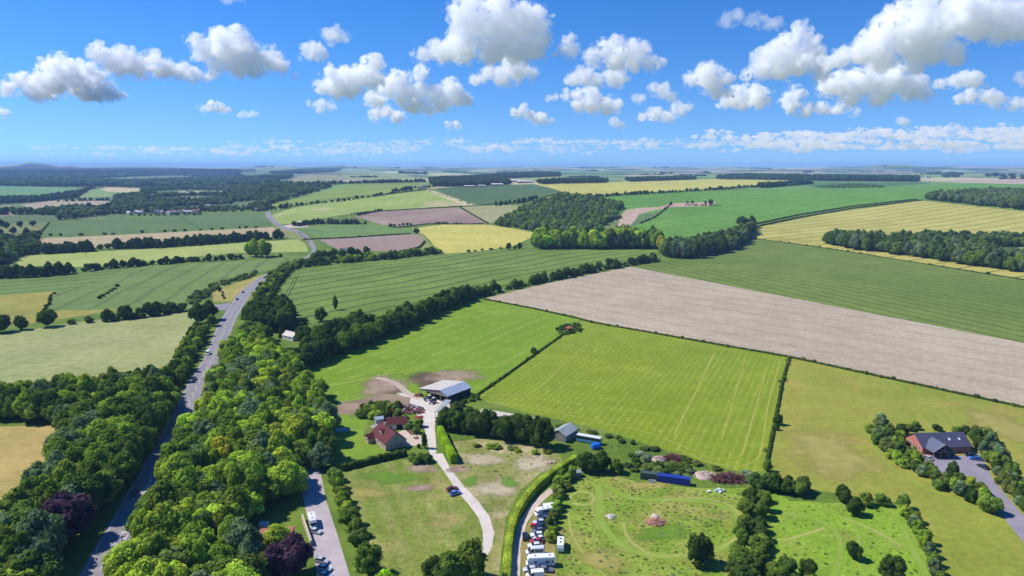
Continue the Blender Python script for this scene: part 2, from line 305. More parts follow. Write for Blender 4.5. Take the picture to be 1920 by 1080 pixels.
fld('ripening yellow barley field on the right', [(1404, 445), (1412, 428), (1500, 410), (1580, 395), (1730, 376), (1860, 390), (1920, 396), (2300, 430), (2300, 583), (1920, 523), (1540, 463)], field('barley_right', (200, 192, 104), (188, 182, 94), .006, .15, [dict(dir=dirn((1420, 442), (1860, 385)), sp=32, w=.8, soft=.8, pair=2.2, col=(128, 130, 62), s=.8)], patch=((170, 164, 72), .003, .55, .75)))
fld('green paddock behind the right hand tree belt', [(1790, 470), (1860, 462), (2300, 462), (2300, 490), (1860, 474)], field('paddock_right', (136, 158, 98), (146, 166, 106), .01, .15))
fld('wide bare chalky field across the middle right', [(908, 560), (980, 542), (1060, 524), (1182, 500), (1920, 643), (2300, 728), (2300, 846), (1920, 763), (1480, 669), (1110, 603), (1085, 595), (1000, 578), (935, 567)], field('chalk_field', (196, 180, 154), (184, 168, 143), .008, .3, [dict(dir=dirn((1200, 600), (1900, 735)), sp=8, w=1.5, soft=2.5, col=(206, 192, 168), s=.3, broken=1.2), dict(dir=dirn((1200, 600), (1900, 735)), sp=24, w=.5, soft=1.2, col=(160, 144, 120), s=.35, pair=2.2)], patch=((150, 150, 92), .02, .62, .8)))
fld('bright lime mown field above the farm', [(540, 700), (620, 655), (760, 602), (860, 565), (900, 562), (930, 566), (1000, 578), (1080, 592), (1088, 601), (1060, 620), (1010, 658), (960, 694), (888, 744), (800, 740), (700, 762), (640, 785), (590, 775)], field('lime_mown', *LIME, .012, .5, [dict(dir=dirn((620, 725), (960, 595)), sp=11, w=.25, soft=1.0, col=(178, 196, 92), s=.6, broken=1.5, warp=20), dict(dir=dirn((620, 725), (960, 595)), sp=3.6, w=.5, soft=.9, col=(102, 150, 20), s=.45, warp=20)], patch=((146, 158, 52), .02, .6, .8)))
fld('large yellow green mown field left of the hedge line', [(888, 745), (960, 695), (1010, 659), (1062, 620), (1090, 602), (1110, 603), (1478, 669), (1468, 715), (1452, 790), (1434, 882), (1395, 886), (1300, 862), (1240, 842), (1130, 806), (1000, 776)], field('lime_mown2', *LIME2, .012, .5, [dict(dir=dirn((930, 745), (1120, 620)), sp=3.4, w=.15, soft=.7, col=(186, 190, 92), s=.5, broken=2.2, b0=.5, b1=.68, warp=14), dict(dir=dirn((1000, 760), (1400, 840)), sp=26, w=.3, soft=.9, col=(186, 192, 92), s=.5, broken=1.0, b0=.5, b1=.65), dict(dir=dirn((930, 745), (1120, 620)), sp=3.4, off=1.7, w=.5, soft=.9, col=(112, 144, 20), s=.4)], patch=((164, 166, 48), .015, .52, .74)))
fld('dry olive meadow round the brick hall', [(1480, 670), (1920, 764), (2300, 848), (3200, 2000), (1900, 2000), (1768, 1080), (1735, 1000), (1700, 945), (1440, 905), (1436, 882), (1454, 790), (1468, 715)], field('olive_dry', (138, 154, 54), (160, 162, 66), .01, .4, [dict(dir=dirn((1500, 700), (1560, 880)), sp=7, w=.6, soft=1.6, col=(170, 160, 74), s=.35, broken=1.3)], patch=((176, 160, 84), .018, .5, .72)))
fld('bright meadow with mown maze paths on the lower right', [(1440, 906), (1480, 940), (1620, 945), (1700, 946), (1735, 1000), (1768, 1080), (1900, 2000), (1300, 2000), (1400, 1080), (1425, 1000)], field('maze_meadow', (128, 166, 44), (148, 178, 60), .05, .8, patch=((152, 160, 70), .05, .5, .7), grain=.34))
fld('long grass meadow with looping mown track', [(1062, 902), (1120, 885), (1200, 905), (1300, 915), (1420, 915), (1425, 1000), (1400, 1080), (1300, 2000), (1010, 2000), (1048, 1080), (1050, 960)], field('loop_meadow', (122, 152, 42), (150, 168, 68), .05, .8, patch=((164, 158, 84), .06, .46, .66), grain=.42))
fld('striped paddock between the lane and the farm drive', [(628, 905), (640, 882), (700, 868), (760, 862), (825, 868), (845, 888), (900, 960), (922, 1005), (905, 1045), (880, 1700), (760, 1700), (670, 1010), (640, 940)], field('striped_paddock', (120, 140, 54), (142, 152, 66), .03, .6, [dict(dir=dirn((730, 930), (770, 1040)), sp=7.5, w=1.2, soft=1.8, col=(168, 166, 98), s=.42, broken=1.1, b0=.36, b1=.6, warp=25)], patch=((168, 156, 96), .06, .5, .68), grain=.34))
fld('worn paddock right of the farm drive', [(845, 890), (840, 830), (900, 822), (1010, 835), (1048, 852), (1055, 866), (1015, 885), (975, 920), (948, 970), (935, 1080), (925, 1700), (880, 1700), (910, 1050), (930, 1010), (912, 955)], field('worn_paddock', (134, 142, 68), (158, 156, 92), .04, .7, patch=((186, 172, 130), .06, .47, .66), grain=.35))
fld('farmhouse lawn in shade and sun', [(618, 790), (640, 782), (690, 788), (682, 815), (690, 830), (742, 850), (700, 866), (640, 882), (625, 850)], field('lawn', (122, 156, 44), (138, 166, 54), .05, .8), 'lawn')
fld('dusty chalk farmyard between house and barn', [(715, 712), (745, 718), (775, 738), (795, 748), (845, 750), (850, 765), (822, 775), (815, 800), (818, 850), (806, 852), (798, 806), (780, 778), (770, 758), (735, 730), (708, 718)], M['chalktrack'], 'farmyard')
fld('pale gravel courtyard beside the farmhouse', [(742, 812), (770, 800), (790, 818), (792, 832), (762, 838), (752, 830)], M['gravel'], 'courtyard')
fld('trampled bare soil around the barn and farm track', [(628, 775), (632, 762), (690, 745), (720, 735), (770, 745), (765, 770), (740, 772), (680, 770), (650, 778)], field('soil1', (150, 128, 108), (168, 148, 122), .05, .5, patch=((138, 148, 70), .05, .55, .7)), 'bare_soil')
# --- roads
ROADL = [(-680, 2500), (-390, 2000), (20, 1298), (75, 1204), (147, 1080), (228, 941), (285, 844), (326, 770), (350, 721), (381, 673), (392, 650), (404, 618), (418, 592), (435, 567), (447, 550), (462, 537), (480, 524), (497, 514)]
ROADR = [(-400, 2500), (-178, 2000), (135, 1298), (177, 1204), (232, 1080), (294, 941), (341, 844), (374, 770), (393, 721), (417, 673), (425, 650), (437, 612), (445, 594), (456, 574), (468, 556), (484, 539), (499, 524), (512, 512)]
fld('main road running up the left side of the photo', ROADL + [(540, 495), (572, 482), (583, 474), (585, 466), (577, 453), (567, 443), (553, 435), (530, 429), (518, 424), (507, 415), (497, 403), (500, 396)] + [(505, 396), (508, 403), (520, 416), (530, 423), (540, 427), (560, 432), (571, 438), (583, 448), (592, 462), (593, 475), (580, 486), (548, 500)] + ROADR[::-1], M['road'], 'main_road')
fld('junction stub joining the main road beside the big roadside tree', [(354, 577), (358, 574), (400, 572), (434, 567), (424, 582), (400, 580)], M['road'], 'side_road')
LANEL = [(807, 2500), (732, 2000), (594, 1080), (582, 1000), (570, 940), (560, 880), (566, 850)]
LANER = [(1080, 2500), (932, 2000), (656, 1080), (632, 1000), (612, 940), (602, 890), (596, 850)]
fld('pale tarmac lane beside the parked cars', LANEL + LANER[::-1], M['lane'], 'lane')
DRIVE = [(806, 851), (830, 850), (845, 880), (870, 912), (897, 940), (918, 968), (927, 1000), (923, 1022), (915, 1040), (902, 1036), (906, 1015), (905, 995), (897, 970), (878, 945), (855, 918), (830, 880)]
fld('pale gravel farm drive curving down to the paddock trees', DRIVE, M['chalktrack'], 'farm_drive')
fld('chalky track curving behind the caravans', [(945, 2300), (955, 1080), (960, 1020), (975, 975), (1000, 940), (1030, 915), (1040, 920), (1012, 945), (988, 980), (977, 1020), (975, 1080), (1010, 2300)], M['gravel'], 'gravel_track')
fld('worn dry grass where the caravans are parked', [(1000, 1700), (977, 1030), (988, 985), (1012, 945), (1040, 950), (1036, 1000), (1046, 1080), (1080, 1700)], field('parking_grass', (166, 148, 96), (148, 144, 78), .08, .9), 'parking_ground')
fld('tarmac car park and access road of the brick hall', [(1690, 838), (1712, 838), (1725, 850), (1800, 855), (1838, 850), (1850, 872), (1862, 900), (1935, 985), (2100, 1160), (2700, 1800), (2560, 1800), (1915, 1012), (1885, 975), (1862, 945), (1838, 915), (1815, 900), (1770, 890), (1745, 880), (1730, 862)], M['carpark'], 'car_park')
fld('distant side track leaving the road bend', [(530, 423), (545, 421), (575, 421), (580, 425), (560, 427), (540, 427)], M['gravel'], 'side_track')

def build_ground():
    V = []; FC = []
    for lab, poly, mat, name in FIELDS:
        ys = [p[1] for p in poly]; step = 10 if min(ys) < 520 else 14
        pp = subdiv(poly, step); a = np.array(pp); x, y, z = G(a[:, 0], a[:, 1])
        if name in ('field', 'lawn', 'bare_soil', 'farmyard', 'parking_ground', 'courtyard'):
            rj = np.random.RandomState(len(FC)); q = np.hypot(x, y) / 700; x = x + rj.normal(0, .45, len(x)) * np.minimum(q, 3); y = y + rj.normal(0, .45, len(x)) * np.minimum(q, 3)
        if np.sum(x * np.roll(y, -1) - np.roll(x, -1) * y) < 0: x, y = x[::-1], y[::-1]
        b = len(V); V += [(float(x[i]), float(y[i])) for i in range(len(pp))]; FC.append(list(range(b, b + len(pp))))
    rings = list(np.geomspace(640, 17500, 118)); rnd = np.random.RandomState(4)
    for i, r in enumerate(rings):
        st = 0.55 if r < 3500 else 0.3
        an = np.radians(np.arange(-46, 46.01, st) + (i % 2) * st / 2)
        for t in an: V.append((r * math.sin(t), r * math.cos(t)))
        for t in np.radians(np.arange(50, 311, 8)): V.append((r * math.sin(t), r * math.cos(t)))
    for r in (21000, 30000, 45000):
        for t in np.radians(np.arange(0, 360, 6)): V.append((r * math.sin(t), r * math.cos(t)))
    vo, eo, fo, ov, oe, of = delaunay_2d_cdt([Vector(v) for v in V], [], FC, 0, 1e-3, True)
    vo = np.array([v[:] for v in vo]); z = terr(vo[:, 0], vo[:, 1])
    own = np.array([max(o) if len(o) else -1 for o in of]); fo = np.array(fo)
    # split the open country into near rough grass and the far patchwork
    cx = vo[fo].mean(1); dd = np.hypot(cx[:, 0], cx[:, 1]); own = np.where((own < 0) & (dd > 2100), -2, own)
    co = np.column_stack([vo, z])
    for k in sorted(set(own.tolist())):
        sel = fo[own == k]; u, inv = np.unique(sel, return_inverse=True); fs = inv.reshape(-1, 3)
        if k == -1: name, mat, lab = 'ground', M['rough'], 'rough grass ground between fields, farm and woods'
        elif k == -2: name, mat, lab = 'distant_downland', M['far'], 'distant patchwork of downland fields up to the horizon'
        else: lab, _, mat, name = FIELDS[k]
        o = meshobj(name, co[u].tolist(), fs.tolist(), mat, smooth=True); tag(o, lab, None, None, 'structure')
        bm = bmesh.new(); bm.from_mesh(o.data)
        for f in bm.faces:
            if f.normal.z < 0: f.normal_flip()
        bm.to_mesh(o.data); bm.free()
build_ground()

# ------------------------------------------------------------------ foliage
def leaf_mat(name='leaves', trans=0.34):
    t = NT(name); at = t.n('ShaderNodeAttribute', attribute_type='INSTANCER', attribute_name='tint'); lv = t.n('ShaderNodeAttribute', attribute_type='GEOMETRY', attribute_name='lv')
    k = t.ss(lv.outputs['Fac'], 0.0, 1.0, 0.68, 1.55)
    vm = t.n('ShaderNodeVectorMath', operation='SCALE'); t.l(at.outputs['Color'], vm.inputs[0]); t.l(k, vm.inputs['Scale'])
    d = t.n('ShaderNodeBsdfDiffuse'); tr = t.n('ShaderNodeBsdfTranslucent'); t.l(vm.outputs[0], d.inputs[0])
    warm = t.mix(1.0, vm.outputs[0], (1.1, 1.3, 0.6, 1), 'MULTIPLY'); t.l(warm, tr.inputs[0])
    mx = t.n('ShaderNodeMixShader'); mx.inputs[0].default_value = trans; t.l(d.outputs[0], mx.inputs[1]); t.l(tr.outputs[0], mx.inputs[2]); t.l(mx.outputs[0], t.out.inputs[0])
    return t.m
LEAF = leaf_mat()
BARK = simple('bark', (0.09, 0.07, 0.05, 1), 0.95, 0.1, 0.3, 6)
_bm = bmesh.new(); bmesh.ops.create_icosphere(_bm, subdivisions=2, radius=1); ICO2 = (np.array([v.co[:] for v in _bm.verts]), np.array([[v.index for v in f.verts] for f in _bm.faces])); _bm.free()
_bm = bmesh.new(); bmesh.ops.create_icosphere(_bm, subdivisions=1, radius=1); ICO1 = (np.array([v.co[:] for v in _bm.verts]), np.array([[v.index for v in f.verts] for f in _bm.faces])); _bm.free()

def nrm(a): return a / np.maximum(np.linalg.norm(a, axis=-1, keepdims=True), 1e-9)
def leaf_quads(P_, N_, s, rs, lv):
    """small leaf sprays at points P_, facing roughly along N_"""
    n = len(P_); N_ = nrm(N_ + rs.normal(0, 0.32, (n, 3))); r = nrm(np.cross(N_, rs.normal(0, 1, (n, 3)))); b = np.cross(N_, r)
    ss = s * rs.uniform(0.6, 1.35, (n, 1)); asp = rs.uniform(0.6, 1.0, (n, 1)); r = r * ss; b = b * ss * asp
    k = rs.uniform(-.25, .25, (n, 1)) * ss * N_
    V = np.stack([P_ - r - b * .4, P_ + b + k, P_ + r + b * .3, P_ - b - k], 1).reshape(-1, 3)
    Fq = np.arange(4 * n).reshape(-1, 4); return V, Fq, np.repeat(lv, 4)
def npmesh(name, parts, mat):
    """parts: list of (V, F, lv)"""
    vs = []; fs = []; lv = []; b = 0
    for V, Fc, L in parts:
        vs.append(V); fs += (Fc + b).tolist(); lv.append(L); b += len(V)
    V = np.concatenate(vs); me = bpy.data.meshes.new(name); me.from_pydata(V.tolist(), [], fs); me.update()
    a = me.attributes.new('lv', 'FLOAT', 'POINT'); a.data.foreach_set('value', np.concatenate(lv).astype(np.float32)); me.materials.append(mat)
    return me
def crown_mesh(seed, nl=30, q=95, s=0.032, shape='round'):
    rs = np.random.RandomState(seed); parts = []
    lob = []
    for i in range(nl):
        v = nrm(rs.normal(0, 1, 3)); 
        if v[2] < -0.45: v[2] = -v[2]
        if shape == 'round': c = v * np.array([.31, .31, .33]) * rs.uniform(.7, 1.22) + [0, 0, .5]; r = rs.uniform(.08, .2)
        elif shape == 'tall': z = rs.uniform(.12, .95); w = .33 * math.sin(math.pi * min(1, z * .85 + .12)) ** .7; a = rs.uniform(0, 6.28); c = np.array([w * math.cos(a), w * math.sin(a), z]); r = rs.uniform(.09, .15)
        elif shape == 'cone': z = rs.uniform(.04, .95); w = .4 * (1 - z) ** .8; a = rs.uniform(0, 6.28); c = np.array([w * math.cos(a), w * math.sin(a), z]); r = .05 + .1 * (1 - z)
        else: c = v * np.array([.34, .34, .42]) * rs.uniform(.6, 1.05) + [0, 0, .42]; c[2] = max(c[2], .15); r = rs.uniform(.12, .22)
        lob.append((c, r))
    core = np.array([.33, .33, .36]) if shape != 'cone' else np.array([.22, .22, .42])
    if shape == 'tall': core = np.array([.26, .26, .42])
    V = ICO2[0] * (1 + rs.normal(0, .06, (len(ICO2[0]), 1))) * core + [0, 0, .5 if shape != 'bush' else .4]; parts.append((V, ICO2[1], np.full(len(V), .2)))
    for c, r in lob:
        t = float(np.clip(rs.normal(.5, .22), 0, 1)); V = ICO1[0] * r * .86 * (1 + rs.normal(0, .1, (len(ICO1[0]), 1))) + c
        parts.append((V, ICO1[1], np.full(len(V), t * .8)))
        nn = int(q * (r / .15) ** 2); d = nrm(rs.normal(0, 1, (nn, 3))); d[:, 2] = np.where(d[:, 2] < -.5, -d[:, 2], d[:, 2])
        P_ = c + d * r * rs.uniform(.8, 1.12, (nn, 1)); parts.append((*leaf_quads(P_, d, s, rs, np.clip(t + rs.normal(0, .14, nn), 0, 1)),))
    return npmesh('crown', parts, LEAF)
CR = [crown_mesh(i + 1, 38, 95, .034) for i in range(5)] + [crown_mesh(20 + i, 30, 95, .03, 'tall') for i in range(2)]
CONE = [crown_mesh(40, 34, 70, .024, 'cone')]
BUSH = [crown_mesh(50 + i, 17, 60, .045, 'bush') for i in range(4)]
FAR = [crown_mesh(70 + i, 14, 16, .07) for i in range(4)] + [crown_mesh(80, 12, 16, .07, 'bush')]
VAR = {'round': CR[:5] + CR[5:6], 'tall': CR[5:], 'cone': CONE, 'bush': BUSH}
def trunk_mesh(seed):
    rnd = random.Random(seed); m = MB(); m.cyl((0, 0, 0), .035, .5, r2=.02, n=8)
    for i in range(5):
        a = rnd.uniform(0, 6.28); z = rnd.uniform(.2, .45); m.bar((0, 0, z), (.22 * math.cos(a), .22 * math.sin(a), z + .25), .012)
    me = bpy.data.meshes.new('trunk'); me.from_pydata(m.v, [], m.f); me.update(); me.materials.append(BARK); return me
TRK = [trunk_mesh(i) for i in range(2)]

TINT = {'dark': (.070, .114, .023), 'mid': (.138, .205, .032), 'fresh': (.235, .325, .038), 'lime': (.36, .45, .048), 'grey': (.15, .215, .10), 'hazed': (.050, .100, .098),  # the bluish last tint has distance haze painted into the leaf colour
        'silver': (.20, .26, .15), 'yellow': (.42, .38, .03), 'purple': (.085, .045, .075), 'orange': (.40, .16, .03), 'far': (.062, .100, .042), 'olive': (.145, .195, .045), 'straw': (.28, .26, .11), 'vivid': (.28, .44, .02)}
PL = []   # plants: dict(kind, x, y, h, w, var, tint, label, group)
RS = random.Random(11)
def tmix(names):
    n = RS.choice(names); c = TINT[n]; k = RS.uniform(.82, 1.22); return (c[0] * k * RS.uniform(.88, 1.12), c[1] * k, c[2] * k)
CW = {'hazed': 'dark', 'dark': 'dark green', 'mid': 'mid green', 'fresh': 'fresh green', 'lime': 'lime green', 'grey': 'grey green', 'silver': 'silvery', 'yellow': 'yellow', 'purple': 'purple', 'orange': 'orange', 'far': 'dark', 'olive': 'olive green', 'straw': 'straw', 'vivid': 'vivid green'}
WHERE = {'WOODL': [(1010, 'at lower end of left roadside wood'), (930, 'around the copper beech by the main road'), (850, 'between straw meadow and main road'), (790, 'in left wood above the straw meadow'), (0, 'left of main road along the hay field')],
         'WOODC': [(1060, 'at lowest edge of wood left of lane'), (1000, 'in wood left of the terracotta roof'), (930, 'in wood level with the lane motorhome'), (860, 'in wood level with the lane top'), (790, 'in wood level with the farmhouse'), (730, 'in wood level with the barn'), (0, 'in wood just below the white cottage')],
         'HALLL': [(930, 'at lower end of planting left of hall road'), (880, 'below the hall car park'), (845, 'left of the hall forecourt'), (0, 'at rear left corner of the hall')], 'HALLR': [(930, 'beside the lower hall access road'), (870, 'right of the hall car park'), (0, 'behind right end of the hall')],
         'BRAM': [(905, 'below the right rubble mound'), (875, 'between the two rubble mounds'), (0, 'beside the left rubble mound')], 'MAZE': [(1060, 'at bottom of hedge right of maze meadow'), (1000, 'halfway down hedge right of maze meadow'), (0, 'at top of hedge right of maze meadow')],
         'MIDH': [(1040, 'at bottom of broad hedge between the meadows'), (980, 'in middle of broad hedge between the meadows'), (0, 'at top of broad hedge between the meadows')]}
def plant(kind, x, y, h, w, tints, label, group, shape='round', cat=None):
    tn = RS.choice(tints); k_ = label.split(' ')[0]
    if k_ in WHERE:
        py = float(proj(x, y, 0.0)[1]); wh = next(t for v, t in WHERE[k_] if py >= v); lo, hi = float(label.split(' ')[1]), float(label.split(' ')[2])
        sz = 'tall' if h > lo + (hi - lo) * .66 else 'mid-sized' if h > lo + (hi - lo) * .33 else 'lower'; label = f"{sz} {CW[tn]} {'shrub' if kind == 'bush' else 'tree'} {wh}"; group = label
    PL.append(dict(kind=kind, x=x, y=y, h=h, w=w, tint=tmix([tn]), shape=shape, rz=RS.uniform(0, 6.28), label=label, group=group, v=RS.randrange(100), cat=cat or ('bush' if kind == 'bush' else 'tree')))
CLEAR = [[(-300, 345), (95, 350), (150, 360), (70, 373), (-300, 376)], [(150, 369), (165, 357), (200, 350), (264, 352), (262, 360), (235, 367)], [(38, 385), (110, 374), (207, 376), (200, 390), (60, 394)], [(270, 372), (330, 366), (330, 361), (270, 366)], [(310, 361), (345, 357), (425, 357), (418, 365), (330, 367)], [(430, 380), (500, 376), (498, 380), (440, 384)], [(452, 362), (500, 361), (500, 364), (456, 366)], [(96, 985), (170, 985), (165, 1050), (84, 1050)], [(485, 985), (560, 985), (575, 1030), (485, 1035)], [(1214, 846), (1272, 848), (1270, 872), (1214, 872)], [(1296, 876), (1345, 880), (1400, 892), (1400, 908), (1300, 902)]]
def one(px, py, h, w, tints, label, kind='broadleaf_tree', shape='round', group=None):
    p = g(px, py); plant(kind, p.x, p.y, h, w, tints, label, group, shape)
def row(line, sp, h, w, tints, label, group, kind='broadleaf_tree', shape='round', jit=1.5, drop=0.0, ranks=1, rk=6.0):
    pp = subdiv(line, 4, False); a = np.array(pp); x, y, z = G(a[:, 0], a[:, 1]); acc = 0.0; nxt = 0.0
    for i in range(len(x) - 1):
        dx, dy = x[i + 1] - x[i], y[i + 1] - y[i]; L = math.hypot(dx, dy)
        if L < 1e-6: continue
        while nxt <= acc + L:
            t = (nxt - acc) / L; nxt += sp * RS.uniform(.8, 1.25)
            for r in range(ranks):
                if RS.random() < drop: continue
                o = (r - (ranks - 1) / 2) * rk; hh = RS.uniform(*h); ww = RS.uniform(*w)
                if kind == 'broadleaf_tree' and group and RS.random() < .3: q_ = RS.uniform(.5, .8); hh *= q_; ww *= q_
                plant(kind, x[i] + dx * t - dy / L * o + RS.uniform(-jit, jit), y[i] + dy * t + dx / L * o + RS.uniform(-jit, jit), hh, ww, tints, label, group, shape)
        acc += L
    if kind == 'broadleaf_tree' and len(line) > 1 and math.hypot(x[-1] - x[0], y[-1] - y[0]) > 60:
        row(line, sp * .75, (h[0] * .22, h[0] * .5), (w[0] * .5, w[0] * .85), ['dark', 'dark', 'mid', 'olive'], 'thick shrub growing under ' + group if len(group.split()) < 12 else 'thick shrub under the hedge trees', 'shrubs under ' + group, kind='bush', shape='bush', jit=jit + .8, drop=.1, ranks=ranks, rk=rk)
def area(poly, sp, h, w, tints, label, group, kind='broadleaf_tree', shape='round', drop=0.0, clump=None):
    pp = subdiv(poly, 20); a = np.array(pp); X, Y, _ = G(a[:, 0], a[:, 1])
    xs = np.arange(X.min(), X.max(), sp); ys = np.arange(Y.min(), Y.max(), sp * .87)
    gx, gy = np.meshgrid(xs, ys); gx = gx + (np.arange(len(ys)) % 2)[:, None] * sp / 2
    rs = np.random.RandomState(RS.randrange(10 ** 6)); gx = gx + rs.uniform(-.3, .3, gx.shape) * sp; gy = gy + rs.uniform(-.3, .3, gx.shape) * sp
    ok = inpoly(gx.ravel(), gy.ravel(), list(zip(X, Y))); gx, gy = gx.ravel()[ok], gy.ravel()[ok]
    qx, qy, _ = proj(gx, gy, terr(gx, gy)); bad = np.zeros(len(gx), bool)
    for E_ in CLEAR: bad |= inpoly(qx, qy, E_)
    for x, y, b_ in zip(gx, gy, bad):
        if b_ or RS.random() < drop or (clump and math.sin(x / clump[0] + .6) * math.sin(y / clump[1] + x / 700) > clump[2]): continue
        plant(kind, float(x), float(y), RS.uniform(*h), RS.uniform(*w), tints, label, group, shape)

D, MD, FR = 'dark', 'mid', 'fresh'
# woods beside the main road, left
area([(-260, 770), (0, 752), (120, 748), (200, 735), (318, 722), (322, 752), (311, 800), (254, 892), (172, 985), (120, 1040), (98, 1100), (60, 1200), (-100, 1300), (-200, 1150), (-20, 1020), (40, 965), (90, 900), (130, 840), (125, 800), (0, 792), (-260, 805)],
     6.4, (9.5, 15.5), (7.5, 15), [D, MD, MD, MD, 'grey', FR, FR], 'WOODL 10 15', 'trees of the wood left of the main road')
# wood between main road and lane
area([(424, 668), (440, 655), (520, 668), (560, 700), (598, 740), (610, 800), (618, 850), (596, 862), (560, 870), (545, 900), (550, 950), (500, 960), (440, 1000), (480, 1080), (490, 1200), (130, 1400), (212, 1180), (238, 1085), (292, 965), (347, 840), (391, 765), (414, 715)],
     6.2, (8.5, 14.5), (7, 14.5), [MD, MD, FR, 'lime', 'lime', FR, FR, 'grey', 'olive'], 'WOODC 9 13.5', 'trees of the wood between main road and lane')
# tall dark hedge of trees running up from the wood to the right
row([(556, 690), (600, 672), (660, 650), (760, 610), (830, 578), (880, 560)], 6.5, (12, 16), (10, 14), [D, D, MD], 'dark broadleaf tree in the dense hedge above the bright mown field', 'trees of the dense hedge above the mown field', ranks=2, rk=7)
row([(880, 560), (920, 550), (960, 542), (1000, 532), (1060, 520), (1130, 506), (1180, 498), (1240, 488)], 6, (8, 12), (8, 11), [D, D, MD], 'smaller dark tree in the hedge along the bare chalky field', 'trees of the hedge along the chalky field', ranks=1, drop=.12)
for px, py, h in ((1142, 503, 13), (1090, 512, 10), (1007, 530, 10), (925, 548, 12)): one(px, py, h, h * .8, [D, MD], 'taller round tree standing out of the hedge along the chalky field', group='taller hedge trees along the chalky field')
# tree group on the brow in the middle
row([(955, 468), (975, 467)], 7, (9, 12), (8, 10), [D], 'dark tree at the left end of the tree group behind the wheat', 'trees at the left end of the middle tree group')
area([(988, 468), (1010, 460), (1100, 458), (1180, 455), (1235, 460), (1235, 468), (1140, 467)], 12, (22, 30), (17, 22), [D, MD, FR, FR, 'lime'], 'tall sunlit tree on the brow behind the big green wheat field', 'tall trees behind the big green wheat field')
one(1240, 470, 22, 17, ['yellow'], 'yellow green tree beside the emerald field')
area([(1240, 484), (1250, 470), (1300, 468), (1350, 455), (1400, 436), (1412, 424), (1410, 440), (1395, 458), (1370, 470), (1300, 486)], 10, (17, 23), (14, 17), [D, D, MD, 'grey'], 'dark tree in the clump at the corner of wheat and barley', 'trees of the clump at the field corner')
one(1392, 427, 23, 22, [D], 'big round dark tree at the end of the double hedge')
one(1408, 441, 7, 5, [D], 'small narrow tree at the gateway of the barley field')
# hillside wood (hanger)
area([(925, 422), (960, 407), (985, 391), (1020, 379), (1062, 370), (1100, 373), (1140, 380), (1166, 389), (1150, 410), (1125, 428), (1090, 440), (1050, 436), (1000, 434)], 12, (9, 17), (10, 16), [MD, MD, MD, 'grey', 'grey', FR, 'olive'], 'green tree in the hanging wood on the chalk slope', 'trees of the hillside wood')
# belt of trees far right
area([(1545, 458), (1560, 452), (1600, 452), (1700, 462), (1745, 456), (1790, 470), (1830, 476), (1925, 496), (2200, 540), (2200, 560), (1920, 512), (1840, 502), (1700, 480), (1600, 468)], 10.5, (15, 22), (13, 18), [D, D, MD, 'grey'], 'dark tree in the long belt inside the yellow barley', 'trees of the belt inside the barley field')
area([(1680, 452), (1750, 448), (1830, 452), (2200, 452), (2200, 462), (1860, 464), (1790, 464), (1720, 460)], 11, (12, 18), (12, 16), [D, MD, 'grey', 'far'], 'dark tree behind the belt inside the barley field', 'trees at the back of the barley belt')
one(1693, 444, 12, 12, [D], 'lone round tree in the barley above the belt')
one(1604, 458, 5, 3.5, ['yellow'], 'bright yellow shrub in front of the right tree belt', kind='bush', shape='bush')
area([(1730, 374), (1780, 368), (1850, 364), (2200, 362), (2200, 402), (1920, 394), (1830, 385)], 15, (16, 22), (16, 20), [D, MD, 'grey', 'grey', 'olive'], 'grey green tree in the wood at the far right edge', 'trees of the wood at the far right')
# long dark belts on the skyline
area([(1340, 336), (1400, 333), (1560, 334), (1722, 336), (1722, 341), (1560, 340), (1400, 337)], 24, (20, 30), (22, 30), ['far'], 'tree of the dark belt on the right skyline', 'dark skyline belt trees')
area([(1172, 338), (1300, 334), (1306, 337), (1180, 341)], 20, (14, 20), (16, 22), ['far'], 'tree of the short dark belt beyond the yellow field', 'short belt trees')
area([(1010, 343), (1050, 341), (1138, 340), (1138, 343), (1050, 345), (1012, 346)], 20, (15, 20), (16, 22), ['far'], 'tree of the belt beside the far white farm sheds', 'belt trees by the farm sheds')
area([(805, 338), (900, 332), (935, 334), (960, 346), (880, 350), (815, 351)], 20, (15, 21), (16, 22), ['far', D], 'tree sheltering the far hilltop farm', 'trees round the hilltop farm')
area([(900, 333), (1000, 325), (1048, 326), (1050, 331), (980, 334), (930, 336)], 30, (20, 26), (26, 34), ['far'], 'tree of the blue wood behind the farm', 'trees of the wood behind the farm')
row([(740, 360), (756, 358), (770, 357)], 11, (11, 15), (12, 15), [D], 'dark tree in the clump on the crest hedge', 'crest hedge clump trees', ranks=2, rk=12)
row([(770, 353), (790, 353), (815, 351)], 18, (7, 12), (9, 13), [D, MD], 'tree by the small house on the crest', 'trees by the crest house')
row([(500, 392), (540, 389), (580, 383), (640, 378), (670, 373), (700, 369), (740, 362)], 17, (7, 11), (9, 13), [D], 'dark round tree in the hedge across the green hill', 'hill hedge trees', drop=.25)
row([(508, 394), (530, 392), (540, 390)], 12, (11, 15), (11, 14), [D], 'dark tree at the top of the distant road', 'trees at the top of the road')
row([(930, 386), (980, 381), (1005, 374)], 11, (11, 15), (8, 11), [D, 'far'], 'slim tree in the row joining the hillside wood', 'row of slim trees by the hillside wood')
row([(1090, 372), (1170, 366), (1280, 360), (1400, 352), (1500, 348)], 13, (7, 12), (9, 13), [D, 'grey', 'far'], 'scrubby tree in the long hedge above the emerald field', 'trees of the long hedge above the emerald field', ranks=1)
row([(1430, 352), (1500, 346), (1522, 345)], 14, (15, 19), (15, 19), [D, 'far'], 'dark tree of the narrow wood above the emerald field', 'trees of the narrow wood above the emerald field', ranks=2, rk=14)
area([(1530, 350), (1600, 345), (1650, 348), (1660, 352), (1560, 353)], 16, (3, 5), (7, 11), ['grey', 'olive'], 'low scrub above the emerald field', 'scrub above the emerald field', kind='bush', shape='bush')
